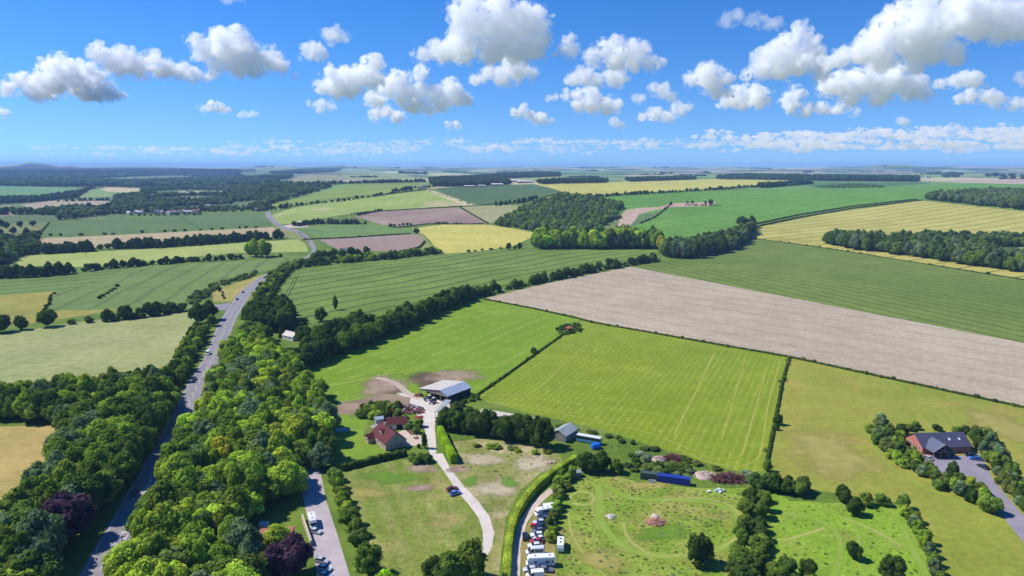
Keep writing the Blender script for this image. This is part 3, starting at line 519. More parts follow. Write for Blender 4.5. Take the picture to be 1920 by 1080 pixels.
row([(1290, 382), (1300, 382)], 12, (13, 15), (11, 12), [D, 'grey'], 'round tree of the pair on the emerald down', 'pair of trees on the emerald down')
row([(1322, 383), (1336, 384)], 11, (12, 14), (11, 13), [D, 'grey'], 'second clump tree on the emerald down', 'second clump on the emerald down')
row([(1286, 385), (1350, 386)], 6, (2.5, 4), (4, 6), ['olive', D], 'scrub under the trees on the emerald down', 'scrub under the down trees', kind='bush', shape='bush')
row([(1400, 424), (1500, 403), (1600, 387), (1720, 374)], 5, (2.6, 3.6), (5, 6.5), [D], 'low shrub in the upper of the two parallel hedges', 'upper parallel hedge shrubs', kind='bush', shape='bush', jit=.6)
row([(1402, 429), (1500, 408), (1600, 391), (1728, 376)], 5, (2.6, 3.6), (5, 6.5), [D], 'low shrub in the lower of the two parallel hedges', 'lower parallel hedge shrubs', kind='bush', shape='bush', jit=.6)
row([(1258, 383), (1245, 395), (1228, 408), (1200, 420)], 9, (2, 5), (4, 6), [D], 'small shrub on the bank beside the bare strip', 'shrubs beside the bare strip', kind='bush', shape='bush')
one(1258, 384, 8, 7, [D], 'small round tree at the corner of the bare strip')
row([(1165, 408), (1140, 414), (1120, 424)], 9, (6, 9), (8, 10), ['silver', 'olive'], 'pale tree at the edge of the hillside wood', 'pale trees at the wood edge')
# field boundaries mid distance
row([(672, 404), (700, 398), (722, 394)], 10, (5, 8), (7, 10), [D], 'dark shrub at the corner of the ploughed field', 'corner shrubs of the ploughed field', kind='bush', shape='bush')
row([(556, 424), (600, 419), (640, 420), (690, 420)], 9, (8, 13), (9, 12), [D, D, 'grey'], 'dark tree hiding the red roofed cottage', 'trees round the distant red cottage', ranks=2, rk=9, drop=.15)
row([(732, 425), (745, 424), (772, 423)], 8, (4, 9), (6, 9), [D, 'grey'], 'tree in the small clump under the ploughed field', 'clump under the ploughed field')
one(781, 438, 10, 11, [D], 'lone round dark tree beside the yellow barley')
row([(818, 419), (842, 419)], 7, (3, 5), (6, 8), [D], 'shrub on the bank above the barley', 'shrubs above the barley', kind='bush', shape='bush')
row([(852, 420), (868, 420)], 6, (2.5, 4), (5, 7), [D], 'low dark shrub on the bank above the barley', 'low shrubs above the barley', kind='bush', shape='bush')
row([(560, 498), (640, 492), (730, 485), (822, 474)], 8, (6, 11), (8, 11), [D, MD, FR, D], 'tree in the belt between the wheat and the ploughed field', 'trees of the belt behind the wheat', ranks=2, rk=9)
row([(590, 486), (620, 480), (660, 480), (700, 478)], 9, (9, 14), (9, 12), [D, MD], 'tall tree of the belt near the white cottage', 'tall trees near the white cottage')
row([(850, 476), (880, 472), (940, 466)], 14, (2, 4), (5, 8), [D], 'small shrub on the edge of the yellow barley', 'shrubs on the barley edge', kind='bush', shape='bush', drop=.3)
# left hedgerows and belts
row([(-200, 528), (0, 521), (60, 519), (130, 513)], 7.5, (12, 15), (10, 13), [D], 'dark tree in the thick belt at the left edge', 'trees of the thick left belt', ranks=2, rk=7)
row([(140, 511), (180, 506), (240, 501), (290, 496)], 7.5, (7, 12), (9, 12), [D], 'dark tree in the hedge between the lime and wheat fields', 'trees of the lime field hedge')
row([(300, 496), (350, 491), (400, 489), (462, 485)], 7, (6, 10), (8, 11), [D], 'dark tree in the hedge left of the big lime tree', 'trees left of the big lime tree')
row([(500, 484), (540, 481)], 8, (3, 5), (6, 8), [D], 'low shrub at the hedge end near the road', 'low shrubs near the road', kind='bush', shape='bush')
for dx, dy, h in ((470, 481, 21), (480, 482, 24), (490, 482, 24), (500, 481, 21)): one(dx, dy, h, 17, ['fresh', 'lime'], 'huge pale green tree mass standing above the left hedge', group='huge pale green trees above the left hedge')
row([(40, 478), (110, 474), (180, 470)], 8, (13, 17), (11, 14), [D, 'far'], 'tree in the long belt below the stubble, left part', 'left part of the long belt', ranks=2, rk=9)
row([(188, 468), (212, 466)], 9, (8, 10), (10, 12), [D], 'smaller tree in the gap of the long belt', 'smaller belt trees')
row([(218, 466), (300, 464), (400, 457), (470, 451), (530, 447)], 8.5, (12, 17), (11, 14), [D, 'far'], 'tree in the long belt below the stubble, right part', 'right part of the long belt', ranks=2, rk=9)
row([(95, 442), (180, 441), (260, 437), (400, 431), (508, 425)], 16, (3, 6), (6, 9), [D], 'low bush on the bank between bean field and stubble', 'bushes between beans and stubble', kind='bush', shape='bush', drop=.35)
row([(-150, 632), (0, 623), (20, 622)], 9, (12, 15), (12, 14), [D], 'round dark tree at the left edge hedge', 'round trees of the left edge hedge')
row([(40, 618), (60, 616)], 9, (12.5, 15), (12, 14), [D], 'big round dark tree in the hedge above the hay field', 'big round trees above the hay field')
row([(92, 612), (110, 611)], 8, (12.5, 14), (12, 14), [D], 'round dark tree beside its twin above the hay field', 'twin round trees above the hay field')
row([(132, 608), (190, 602)], 9, (3, 5), (6, 8), [D, 'olive'], 'low bush in the gap of the hay field hedge', 'low bushes above the hay field', kind='bush', shape='bush')
row([(205, 602), (222, 600), (250, 597), (285, 592), (330, 585), (352, 580)], 8, (8.5, 12), (9, 12), [D], 'dark tree in the hedge leading to the junction', 'trees leading to the junction', ranks=1)
row([(200, 603), (280, 594), (350, 582)], 6, (4, 6), (6, 8), [D, MD], 'thick shrub under the junction hedge trees', 'shrubs under the junction hedge', kind='bush', shape='bush')
one(375, 606, 16, 15, [D], 'huge dark round tree beside the road junction', group='huge trees beside the junction'); one(392, 600, 15, 14, [D], 'huge dark round tree beside the road junction', group='huge trees beside the junction'); one(398, 611, 9, 8, [MD], 'smaller green tree against the huge junction tree')
row([(378, 622), (366, 647), (350, 677), (334, 707), (316, 735)], 6, (7, 9.5), (6.5, 8.5), [MD, FR, D], 'green tree lining the left side of the main road', 'trees lining the left of the main road', ranks=2, rk=5)
area([(355, 572), (352, 560), (370, 548), (410, 530), (460, 516), (480, 512), (470, 520), (430, 534), (400, 548), (390, 560)], 6.5, (2.5, 4.5), (5, 7), ['olive', MD, 'grey', D], 'scrub bush beside the dry grass triangle', 'scrub of the dry triangle', kind='bush', shape='bush', drop=.15)
row([(420, 560), (410, 540)], 12, (1.8, 2.6), (3, 4), [D], 'tiny bush on the dry grass by the road', 'tiny bushes on the dry triangle', kind='bush', shape='bush')
row([(185, 560), (205, 548), (225, 535)], 14, (1.5, 3), (4, 6), [D], 'tiny bush on the strip between the wheat fields', 'tiny bushes between wheat fields', kind='bush', shape='bush')
row([(84, 590), (92, 570), (104, 550)], 9, (2, 3), (3, 5), [D], 'small bush at the yellow corner boundary', 'small bushes at the yellow corner', kind='bush', shape='bush')
# right side of main road, up to the wheat
area([(498, 530), (512, 512), (545, 494), (600, 484), (560, 500), (528, 520), (505, 548), (480, 565), (475, 556)], 6.2, (4, 7), (6, 8), ['lime', FR, 'olive', 'olive', MD], 'yellow green shrub on the bank between main road and wheat', 'yellow green shrubs beside the wheat', kind='bush', shape='bush')
row([(510, 556), (522, 535), (540, 512), (560, 502), (620, 496)], 6, (4, 6), (5, 7), [D], 'dark shrub in the hedge closing the wheat field', 'dark shrubs closing the wheat field', kind='bush', shape='bush')
area([(476, 592), (488, 582), (530, 585), (545, 600), (540, 622), (480, 622), (466, 612)], 8, (14, 17), (12, 14), [D], 'tall dark tree of the copse beside the white cottage', 'tall dark copse by the cottage')
area([(444, 642), (462, 618), (500, 625), (500, 650), (444, 662)], 7, (8, 11), (8, 10), [MD, FR, 'olive'], 'mid green tree below the dark copse', 'mid green trees below the copse')
one(527, 634, 9, 4, [D], 'slim dark conifer beside the white cottage', kind='conifer', shape='cone')
one(506, 638, 5.5, 3, [D], 'clipped dark conifer on the cottage lawn', kind='conifer', shape='cone')
one(602, 602, 11, 10, ['grey', MD], 'rounded grey green tree in the cottage garden')
one(629, 581, 12, 5, [MD], 'narrow upright tree at the wheat field corner', shape='tall')
row([(560, 607), (590, 605)], 7, (3, 5), (4, 6), [MD, FR], 'garden shrub behind the cottage', 'cottage garden shrubs', kind='bush', shape='bush')
row([(566, 645), (600, 640), (650, 622), (700, 600)], 6.5, (9, 12), (8, 11), [MD, D], 'mid green tree hiding the cottage garden', 'trees hiding the cottage garden', ranks=2, rk=6)
# special trees in the near woods
one(128, 1014, 15, 18, ['purple'], 'large dark purple copper beech left of the main road')
one(552, 1078, 11, 12, ['purple'], 'dark purple tree overhanging the parked cars by the lane'); one(520, 1085, 10, 11, ['purple'], 'second dark purple tree left of the parked cars')
one(455, 1030, 8, 7, ['yellow'], 'golden yellow tree near the sheds by the lane')
one(520, 1035, 8, 9, ['lime'], 'bright lime round tree over the terracotta patio')
one(424, 880, 13, 13, ['lime', 'yellow'], 'yellow green tree tallest in the middle of the wood')
# lane and farmhouse trees
row([(612, 858), (608, 885)], 8, (10, 12), (9, 10), ['grey', MD], 'tall grey green tree at the top of the lane', 'tall trees at the top of the lane')
row([(628, 905), (640, 940), (650, 975)], 5, (5, 7), (5, 7), [MD, 'olive', FR], 'round shrub in the hedge right of the lane', 'hedge shrubs right of the lane', kind='bush', shape='bush', jit=.6)
row([(658, 985), (668, 1010), (676, 1040)], 6, (5.5, 7.5), (6, 7.5), [D, MD], 'dark round tree in the hedge right of the lane', 'round hedge trees right of the lane', jit=.6)
one(690, 1075, 9, 9, [MD], 'large round tree at the lower end of the lane hedge')
one(720, 1110, 6, 9, ['vivid'], 'bright yellow green bush at the bottom edge', kind='bush', shape='bush')
one(815, 1098, 8, 8, [D], 'dark tree left of the big tree at the drive end'); one(845, 1100, 10, 10, [MD], 'mid green tree left of the drive end')
one(880, 1092, 12, 11, [D, MD], 'big round dark tree at the end of the farm drive')
row([(840, 800), (870, 806), (905, 812), (940, 818), (975, 822), (1005, 828)], 5, (8.5, 11), (8, 10.5), [D], 'dark tree in the dense screen behind the farm sheds', 'dark screen trees behind the sheds', ranks=2, rk=4.5, jit=.8)
one(1016, 838, 13, 12, [D], 'largest round dark tree at the right end of the screen')
one(855, 788, 9, 9, [D], 'dark tree beside the open sided lean-to')
one(1100, 884, 8.5, 9, [D], 'round dark tree in front of the blue bus'); one(1128, 884, 8, 8, [D], 'dark tree right of the round tree before the bus')
one(1157, 886, 6, 6, [MD], 'small round green bush right of the dark trees', kind='bush', shape='bush')
one(1312, 1058, 9.5, 9, [D, MD], 'lone dark round tree standing in the loop meadow')
one(1500 + 100, 1048, 5.5, 5, [D], 'small round tree in the maze meadow'); one(1672, 1090, 7.5, 8, [D], 'round tree at the bottom of the maze meadow')
one(1458, 796, 5.5, 4.5, [D], 'small hedge tree between the two mown fields'); one(1456, 806, 3, 3, [D], 'small bush below the hedge tree', kind='bush', shape='bush'); one(1470, 714, 2.8, 2.6, [D], 'tiny bush high on the right field hedge', kind='bush', shape='bush'); one(1438, 884, 5, 4, [MD], 'small tree at the lower end of the right field hedge')
one(1001, 662, 4, 4.5, [D], 'lone round bush on the line between mown fields', kind='bush', shape='bush')
row([(1416, 912), (1440, 915), (1480, 920), (1520, 930)], 5, (5, 7), (6, 7), [D, MD], 'dense green tree in the hedge above the maze meadow', 'hedge trees above the maze meadow', ranks=2, rk=4, jit=.6)
one(1580, 942, 7, 6, [D], 'dark tree with white blossom beside it', ); one(1602, 965, 6, 6, [D], 'dark round tree inside the maze corner')
row([(1625, 948), (1672, 946)], 4.5, (4, 5), (5, 6), [D, MD], 'trimmed dark shrub in the short hedge block', 'short hedge block shrubs', kind='bush', shape='bush', jit=.4)
row([(1690, 952), (1712, 985), (1735, 1030), (1755, 1075), (1775, 1130)], 4.2, (3.5, 5.5), (4, 5.5), [FR, 'grey', MD], 'MAZE 3.5 5.5', 'hedge shrubs right of the maze meadow', kind='bush', shape='bush', jit=.5)
row([(1418, 940), (1415, 980), (1405, 1030), (1398, 1090)], 5, (4, 6.5), (4.5, 6.5), [D, MD, MD], 'MIDH 5 8', 'trees between the two meadows', ranks=2, rk=5, jit=.7)
row([(1385, 1080), (1440, 1088), (1500, 1092), (1550, 1100)], 5, (5, 7), (6, 7), [D, MD], 'tree in the hedge along the bottom edge', 'trees along the bottom edge', ranks=2, rk=5)
# hall planting
area([(1628, 812), (1650, 800), (1700, 815), (1692, 835), (1720, 868), (1745, 885), (1790, 905), (1840, 925), (1855, 960), (1800, 940), (1735, 905), (1680, 868), (1650, 845)], 4.3, (3.5, 6), (4.5, 6), [MD, D, 'grey', FR, 'olive'], 'HALLL 3.5 6', 'shrubs left of the hall', kind='bush', shape='bush')
one(1650, 805, 8, 6.5, ['olive', 'grey'], 'tallest grey tree at the corner of the hall planting'); one(1784, 902, 8, 5, [D], 'pointed dark tree in front of the car park', shape='tall')
one(1858, 962, 6, 7, [MD], 'round green tree nearest the hall access road')
row([(1700, 808), (1740, 805), (1800, 812)], 6, (2.5, 4), (3.5, 5), [D, MD], 'dark bush behind the hall roof', 'bushes behind the hall', kind='bush', shape='bush')
row([(1815, 812), (1840, 820), (1858, 850), (1880, 885), (1910, 930), (1945, 975)], 4.3, (3.5, 6.5), (4.5, 6.5), [MD, D, 'grey', 'olive'], 'HALLR 3.5 6.5', 'shrubs along the hall access road', kind='bush', shape='bush', ranks=2, rk=4)
# farmhouse garden
area([(664, 782), (690, 760), (740, 762), (770, 790), (740, 796), (700, 790)], 4.2, (3, 5), (4, 5.5), [D, MD, FR, 'olive'], 'garden shrub between lawn and scrap heap', 'garden shrubs by the scrap heap', kind='bush', shape='bush')
one(733, 782, 4.2, 4.5, ['orange'], 'copper orange shrub behind the farmhouse', kind='bush', shape='bush')
one(765, 806, 3.5, 4, ['yellow', 'olive'], 'golden shrub beside the courtyard', kind='bush', shape='bush'); one(780, 812, 3, 4, ['olive'], 'olive shrub above the courtyard', kind='bush', shape='bush'); one(785, 800, 4, 5, [MD], 'green shrub beside the farm drive', kind='bush', shape='bush')
one(796, 840, 6.5, 2.6, [D], 'tall clipped yew beside the drive', kind='clipped_yew', shape='tall'); one(785, 840, 2.2, 1.8, [D], 'small round clipped bush by the yew', kind='bush', shape='bush')
one(780, 866, 4.2, 7, [D, MD], 'wide dark bush at the garden corner', kind='bush', shape='bush'); one(800, 866, 3.6, 5.5, [D], 'dark bush joining the garden corner bush', kind='bush', shape='bush')
# undergrowth belts around yards
area([(1040, 905), (1060, 885), (1085, 880), (1085, 895), (1060, 925), (1048, 945), (1035, 940)], 3.8, (2.5, 4.5), (4, 5.5), [MD, 'olive', FR], 'shrub in the thicket above the caravans', 'thicket above the caravans', kind='bush', shape='bush')
row([(1044, 950), (1036, 985), (1032, 1020)], 3.4, (3, 4.5), (3.6, 4.6), [MD, FR, 'olive'], 'leafy shrub in the hedge behind the parked cars', 'hedge behind the parked cars', kind='bush', shape='bush', jit=.4)
area([(1170, 880), (1190, 835), (1240, 845), (1300, 868), (1420, 895), (1420, 915), (1330, 905), (1250, 892)], 4.2, (1.2, 2.6), (3.5, 5.5), [D, 'grey', 'olive', 'silver'], 'BRAM 1.2 2.6', 'bramble around the rubble heaps', kind='bush', shape='bush')
row([(895, 748), (880, 752), (868, 765)], 4, (1.5, 3), (3, 4.5), [MD, D], 'scrubby bush behind the barn', 'bushes behind the barn', kind='bush', shape='bush')
row([(1050, 800), (1090, 808), (1140, 818), (1200, 835)], 4, (1.2, 2.2), (3, 4.5), [MD, 'olive', D], 'low hedge bush behind the blue bus', 'low bushes behind the bus', kind='bush', shape='bush')
row([(890, 835), (930, 838), (1000, 850), (1040, 852)], 5, (1.2, 2.2), (3.5, 5), [MD, FR, 'olive'], 'weedy bush at the top of the worn paddock', 'weedy bushes above the worn paddock', kind='bush', shape='bush')

for ln_ in ([(905, 561), (1000, 579), (1086, 598)], [(1110, 605), (1480, 670)], [(1480, 670), (1700, 718), (1920, 765), (2050, 792)], [(1480, 672), (1467, 715), (1452, 795), (1434, 884)], [(888, 746), (960, 696), (1010, 660), (1064, 622)]):
    row(ln_, 7, (1.2, 2.4), (2, 3.4), [D, MD, 'olive'], 'small shrub in a low field boundary hedge', 'small shrubs in the low field hedges', kind='bush', shape='bush', drop=.45, jit=.8)
for ln_ in ([(1404, 446), (1540, 464), (1920, 525)], [(658, 401), (700, 397), (800, 391), (890, 386)], [(862, 389), (915, 419)], [(915, 420), (860, 421), (800, 420)], [(560, 450), (640, 447), (780, 438)], [(1060, 360), (1020, 370), (960, 381)], [(800, 358), (840, 369), (888, 385)]):
    row(ln_, 16, (1.6, 3.5), (3, 6), [D, 'olive'], 'shrub in a distant field boundary', 'shrubs in distant field boundaries', kind='bush', shape='bush', drop=.5, jit=1)
LOOPS = [[(1130, 905), (1165, 930), (1200, 938), (1260, 936), (1330, 940), (1375, 955), (1392, 980), (1385, 1008), (1350, 1030), (1290, 1044), (1220, 1042), (1175, 1030), (1150, 1010), (1128, 985), (1122, 950), (1126, 925), (1118, 905)], [(1168, 975), (1172, 1005), (1195, 1028), (1235, 1046)], [(1064, 950), (1070, 1000), (1095, 1040), (1140, 1085)], [(1066, 940), (1070, 925), (1090, 918), (1112, 924), (1118, 938), (1108, 948), (1085, 950), (1066, 940)], [(1455, 962), (1510, 968), (1560, 985), (1578, 1015), (1572, 1060), (1560, 1090)], [(1462, 1016), (1510, 1002), (1552, 988)], [(1570, 968), (1620, 985), (1660, 1005), (1700, 1030)], [(1665, 950), (1690, 985), (1712, 1030), (1740, 1085)], [(1600, 975), (1612, 1010), (1608, 1040), (1630, 1070)]]
_lp = np.concatenate([np.stack(G(*np.array(subdiv(q_, 6, False)).T)[:2], 1) for q_ in LOOPS])
for pl_, sp_, tn_ in (([(1066, 955), (1062, 905), (1120, 888), (1200, 908), (1300, 918), (1412, 922), (1405, 1000), (1390, 1100), (1040, 1100), (1046, 1040)], 2.1, [FR, 'olive', 'olive', 'straw', MD, 'grey']), ([(1450, 945), (1500, 948), (1680, 952), (1740, 1090), (1450, 1090), (1425, 1000)], 2.8, [FR, FR, 'olive', MD, 'lime']), ([(1170, 882), (1195, 838), (1300, 866), (1425, 895), (1425, 915), (1300, 908)], 1.8, ['grey', 'olive', 'straw', MD, D]), ([(845, 845), (900, 838), (1040, 858), (1040, 875), (960, 900), (850, 880)], 3.4, ['olive', 'straw', 'grey']), ([(1085, 815), (1140, 822), (1200, 838), (1170, 882), (1140, 870)], 2.2, [FR, 'olive', MD]), ([(880, 745), (905, 740), (925, 735), (915, 745), (890, 760)], 2, [MD, 'olive'])):
    area(pl_, sp_ * 1.15, (.1, .26), (.6, 1.5), [q_ for q_ in tn_ if q_ not in (D, MD)] + [FR, 'olive'], 'tuft', 'tufts', kind='tuft', shape='bush', drop=.2)
area([(1040, 626), (1048, 612), (1075, 606), (1094, 610), (1090, 622), (1060, 630)], 3.4, (1.2, 2.6), (2.6, 4), [D, D, 'olive'], 'dark shrub of the oval thicket around the ruined hut', 'oval thicket shrubs', kind='bush', shape='bush', drop=.15)
# distant valley woodland on the left, hidden floors of trees
area([(-500, 330), (0, 330), (440, 328), (520, 343), (500, 352), (300, 350), (0, 350), (-500, 350)], 34, (16, 26), (30, 46), ['hazed', 'hazed', 'far', 'grey'], 'distant tree', 'distant trees', clump=(340, 620, .38))
area([(-400, 322), (450, 321), (445, 327), (-400, 331)], 75, (18, 36), (60, 100), ['hazed', 'hazed', 'far'], 'distant tree', 'distant trees')
area([(180, 352), (600, 345), (620, 352), (505, 384), (498, 393), (440, 393), (350, 396), (260, 397), (205, 401), (140, 412), (90, 412), (60, 416), (0, 425), (-300, 440), (-300, 405), (60, 400), (215, 385), (215, 370), (265, 366), (265, 352)], 17, (11, 19), (13, 20), ['far', D, 'grey', 'grey', MD, 'olive'], 'tree of the village valley woods', 'village valley trees', drop=.2, clump=(95, 150, .32))
area([(190, 399), (260, 395), (350, 394), (440, 391), (500, 391), (500, 396), (440, 397), (385, 398), (350, 398), (260, 400), (195, 404)], 16, (8, 14), (10, 16), ['far', 'grey', MD, 'olive', D], 'tree between the village houses', 'trees between the village houses', drop=.25)
area([(240, 404), (385, 401), (385, 403), (240, 406)], 15, (3, 7), (6, 10), [D, 'grey', MD], 'shrub in a village garden', 'village garden shrubs', kind='bush', shape='bush', drop=.35)
area([(-200, 372), (30, 372), (150, 362), (170, 352), (185, 356), (150, 371), (60, 380), (-200, 392)], 18, (12, 17), (15, 20), ['far'], 'tree of the meadow belt', 'meadow belt trees')
area([(60, 350), (95, 346), (94, 354), (64, 356)], 18, (14, 20), (18, 22), ['far'], 'tree of the meadow copse', 'meadow copse trees')
row([(110, 378), (205, 376)], 16, (9, 13), (13, 16), ['far'], 'tree in the meadow hedge', 'meadow hedge trees')
area([(-300, 470), (60, 448), (75, 440), (70, 470), (40, 480), (-10, 512), (-300, 545)], 11, (9, 15), (11, 14), [D, 'far', 'grey', MD], 'tree of the left edge woodland', 'left edge woodland trees', drop=.08)
for q in ((12, 428), (38, 426), (62, 424), (0, 440), (25, 438), (50, 440)): one(q[0], q[1], 12, 13, [D, 'far'], 'round tree dotted on the olive meadow at far left', group='round trees on the olive meadow')
row([(500, 350), (560, 347), (640, 345), (720, 343), (800, 341)], 22, (12, 18), (16, 22), ['far'], 'tree of the far hill foot belt', 'far hill foot belt', ranks=2, rk=20)
area([(505, 324), (560, 318.5), (640, 317), (625, 323), (560, 325), (515, 326)], 40, (16, 22), (40, 50), ['far'], 'tree of the ridge top wood', 'ridge top wood')
area([(440, 334), (500, 330), (548, 329), (545, 334), (500, 342), (440, 340)], 30, (14, 20), (28, 36), ['far'], 'tree of the ridge side wood', 'ridge side wood')
for a_, b_ in (((480, 314.2), (500, 312.8)), ((505, 313), (512, 313.5)), ((640, 314), (670, 314.5)), ((740, 315.5), (748, 315.6)), ((800, 316), (815, 316)), ((1000, 316), (1003, 316)), ((1090, 316), (1100, 316)), ((1145, 315.5), (1160, 315.5)), ((1225, 315), (1255, 315)), ((1406, 316), (1446, 317)), ((1650, 312), (1660, 312)), ((1100, 321), (1120, 321)), ((750, 325), (800, 327)), ((1240, 326), (1262, 326)), ((1316, 325), (1332, 325)), ((1508, 324), (1520, 324)), ((1724, 334), (1735, 334)), ((1730, 327), (1810, 328)), ((1775, 333), (1792, 333)), ((1880, 336), (1990, 335)), ((1855, 331), (1990, 331))):
    row([a_, b_], 45, (18, 28), (45, 65), ['far'], 'far skyline tree', 'far skyline trees', jit=8)
for px in range(660, 1990, 34):
    py = 318 + RS.random() ** 1.5 * 16; L = RS.uniform(8, 60)
    if inpoly(np.array([px]), np.array([py]), [(1330, 326), (1760, 326), (1760, 345), (1330, 345)])[0]: continue
    row([(px, py), (px + L, py + RS.uniform(-.4, .4))], 30, (8, 14), (30, 44), ['far'], 'far hedgerow tree', 'far hedgerow trees', jit=4)

def make_plants():
    PL[:] = [p for p in PL if p['kind'] != 'tuft' or np.min(np.hypot(_lp[:, 0] - p['x'], _lp[:, 1] - p['y'])) > 1.9]
    P_ = np.array([(p['x'], p['y']) for p in PL]); z = terr(P_[:, 0], P_[:, 1]); hh = np.array([p['h'] for p in PL]); ww = np.array([p['w'] for p in PL])
    px, py, zc = proj(P_[:, 0], P_[:, 1], z + hh * .6); size = hh * F / zc
    seen = (px > -60) & (px < 1980) & (py > -40) & (py - size < 1120) & (zc > 0)
    rank = np.where(seen, size * np.sqrt(ww / hh), 0); keep = set()
    for kind in sorted(set(p['kind'] for p in PL)):
        ids = [i for i, p in enumerate(PL) if p['kind'] == kind and kind != 'tuft' and rank[i] > 0]; ids.sort(key=lambda i: -rank[i]); keep |= set(ids[:296])
    groups = {}
    for i in keep: groups.setdefault(PL[i]['label'], []).append(i)
    ORD = ['leftmost', 'second', 'third', 'fourth', 'fifth', 'sixth', 'seventh', 'eighth', 'ninth', 'tenth', 'eleventh', 'twelfth']
    for lb, ids in list(groups.items()):
        ids.sort(key=lambda i: px[i]); n = len(ids)
        for j, i in enumerate(ids):
            PL[i]['base'] = lb
            if n == 1: continue
            if n <= 12: sfx = ', leftmost' if j == 0 else (', rightmost' if j == n - 1 else f', {ORD[j]} from left')
            else: sfx = ', ' + ['left', 'centre left', 'middle', 'centre right', 'right'][min(4, j * 5 // n)] + ' of the group'
            if len(lb.split()) + len(sfx.split()) <= 16: PL[i]['label'] = lb + sfx
    rest = {}
    for i, p in enumerate(PL):
        p['z'] = float(z[i])
        if i in keep:
            v = VAR[p['shape']]; me = v[p['v'] % len(v)]; r = None
            if p['kind'] == 'bush':
                r = bpy.data.objects.new('bush', me); r['tint'] = list(p['tint']); r.location = (p['x'], p['y'], p['z'] - .12 * p['h']); r.scale = (p['w'], p['w'], p['h'] * 1.12); r.rotation_euler = (0, 0, p['rz']); link(r)
            else:
                r = empty(p['kind'], (p['x'], p['y'], p['z']), p['rz'])
                c = bpy.data.objects.new('crown', me); c['tint'] = list(p['tint']); c.location = (0, 0, -.05 * p['h']); c.scale = (p['w'], p['w'], p['h'] * 1.05); link(c, r)
                t = bpy.data.objects.new('trunk', TRK[p['v'] % 2]); t.location = (0, 0, -.15); t.scale = (p['h'],) * 3; link(t, r)
            gr = (p['group'] or p['base']) if (len(groups[p['base']]) > 1 or (p['group'] and p['group'] != p['base'])) else None
            tag(r, p['label'], p['cat'], gr)
        elif size[i] > 0.5 and zc[i] > 0 and -500 < px[i] < 2400:
            rest.setdefault({'bush': 'bushes', 'tuft': 'tufts'}.get(p['kind'], 'trees'), []).append(i)
    src = []
    for me in FAR:
        pass
    for k, ids in rest.items():
        name = {'trees': 'background_woodland', 'bushes': 'background_scrub', 'tufts': 'long_grass'}[k]
        pm = bpy.data.meshes.new(name); co = np.array([(PL[i]['x'], PL[i]['y'], PL[i]['z'] - .08 * PL[i]['h']) for i in ids]); pm.from_pydata(co.tolist(), [], []); pm.update()
        def at(nm, ty, dat, fld_):
            a = pm.attributes.new(nm, ty, 'POINT'); a.data.foreach_set(fld_, np.array(dat, dtype=np.float32 if ty != 'INT' else np.int32).ravel())
        at('tint', 'FLOAT_VECTOR', [PL[i]['tint'] for i in ids], 'vector'); at('sc', 'FLOAT_VECTOR', [(PL[i]['w'], PL[i]['w'], PL[i]['h']) for i in ids], 'vector')
        at('rot', 'FLOAT_VECTOR', [(0, 0, PL[i]['rz']) for i in ids], 'vector'); at('idx', 'INT', [PL[i]['v'] % 4 for i in ids], 'value')
        o = link(bpy.data.objects.new(name, pm)); tag(o, {'trees': 'mass of distant trees making hedges, belts and valley woods', 'bushes': 'mass of small distant scrub along field edges', 'tufts': 'long meadow grass and weed tufts in the lower meadows'}[k], {'trees': 'woodland', 'bushes': 'scrub', 'tufts': 'grass'}[k], None, 'stuff')
        # instances the crowns of real individual plants
        ng = bpy.data.node_groups.new(name, 'GeometryNodeTree'); ng.interface.new_socket('Geometry', in_out='INPUT', socket_type='NodeSocketGeometry'); ng.interface.new_socket('Geometry', in_out='OUTPUT', socket_type='NodeSocketGeometry')
        gi = ng.nodes.new('NodeGroupInput'); go = ng.nodes.new('NodeGroupOutput'); ip = ng.nodes.new('GeometryNodeInstanceOnPoints'); jn = ng.nodes.new('GeometryNodeJoinGeometry')
        pool = (VAR['round'] if k == 'trees' else VAR['bush'])[:4]
        for me in pool:
            ob = next(q for q in S.objects if q.type == 'MESH' and q.data == me); oi = ng.nodes.new('GeometryNodeObjectInfo'); oi.inputs['Object'].default_value = ob; oi.inputs['As Instance'].default_value = True
            ng.links.new(oi.outputs['Geometry'], jn.inputs[0])
        ip.inputs['Pick Instance'].default_value = True
        for nm, ty, so in (('idx', 'INT', 'Instance Index'), ('sc', 'FLOAT_VECTOR', 'Scale'), ('rot', 'FLOAT_VECTOR', 'Rotation')):
            na = ng.nodes.new('GeometryNodeInputNamedAttribute'); na.data_type = ty; na.inputs['Name'].default_value = nm; ng.links.new([q for q in na.outputs if q.enabled and q.name == 'Attribute'][0], ip.inputs[so])
        ng.links.new(gi.outputs[0], ip.inputs['Points']); ng.links.new(jn.outputs[0], ip.inputs['Instance']); ng.links.new(ip.outputs[0], go.inputs[0])
        md = o.modifiers.new('scatter', 'NODES'); md.node_group = ng
    print('PLANTS', len(PL), 'individual', len(keep), {k: len(v) for k, v in rest.items()})
make_plants()

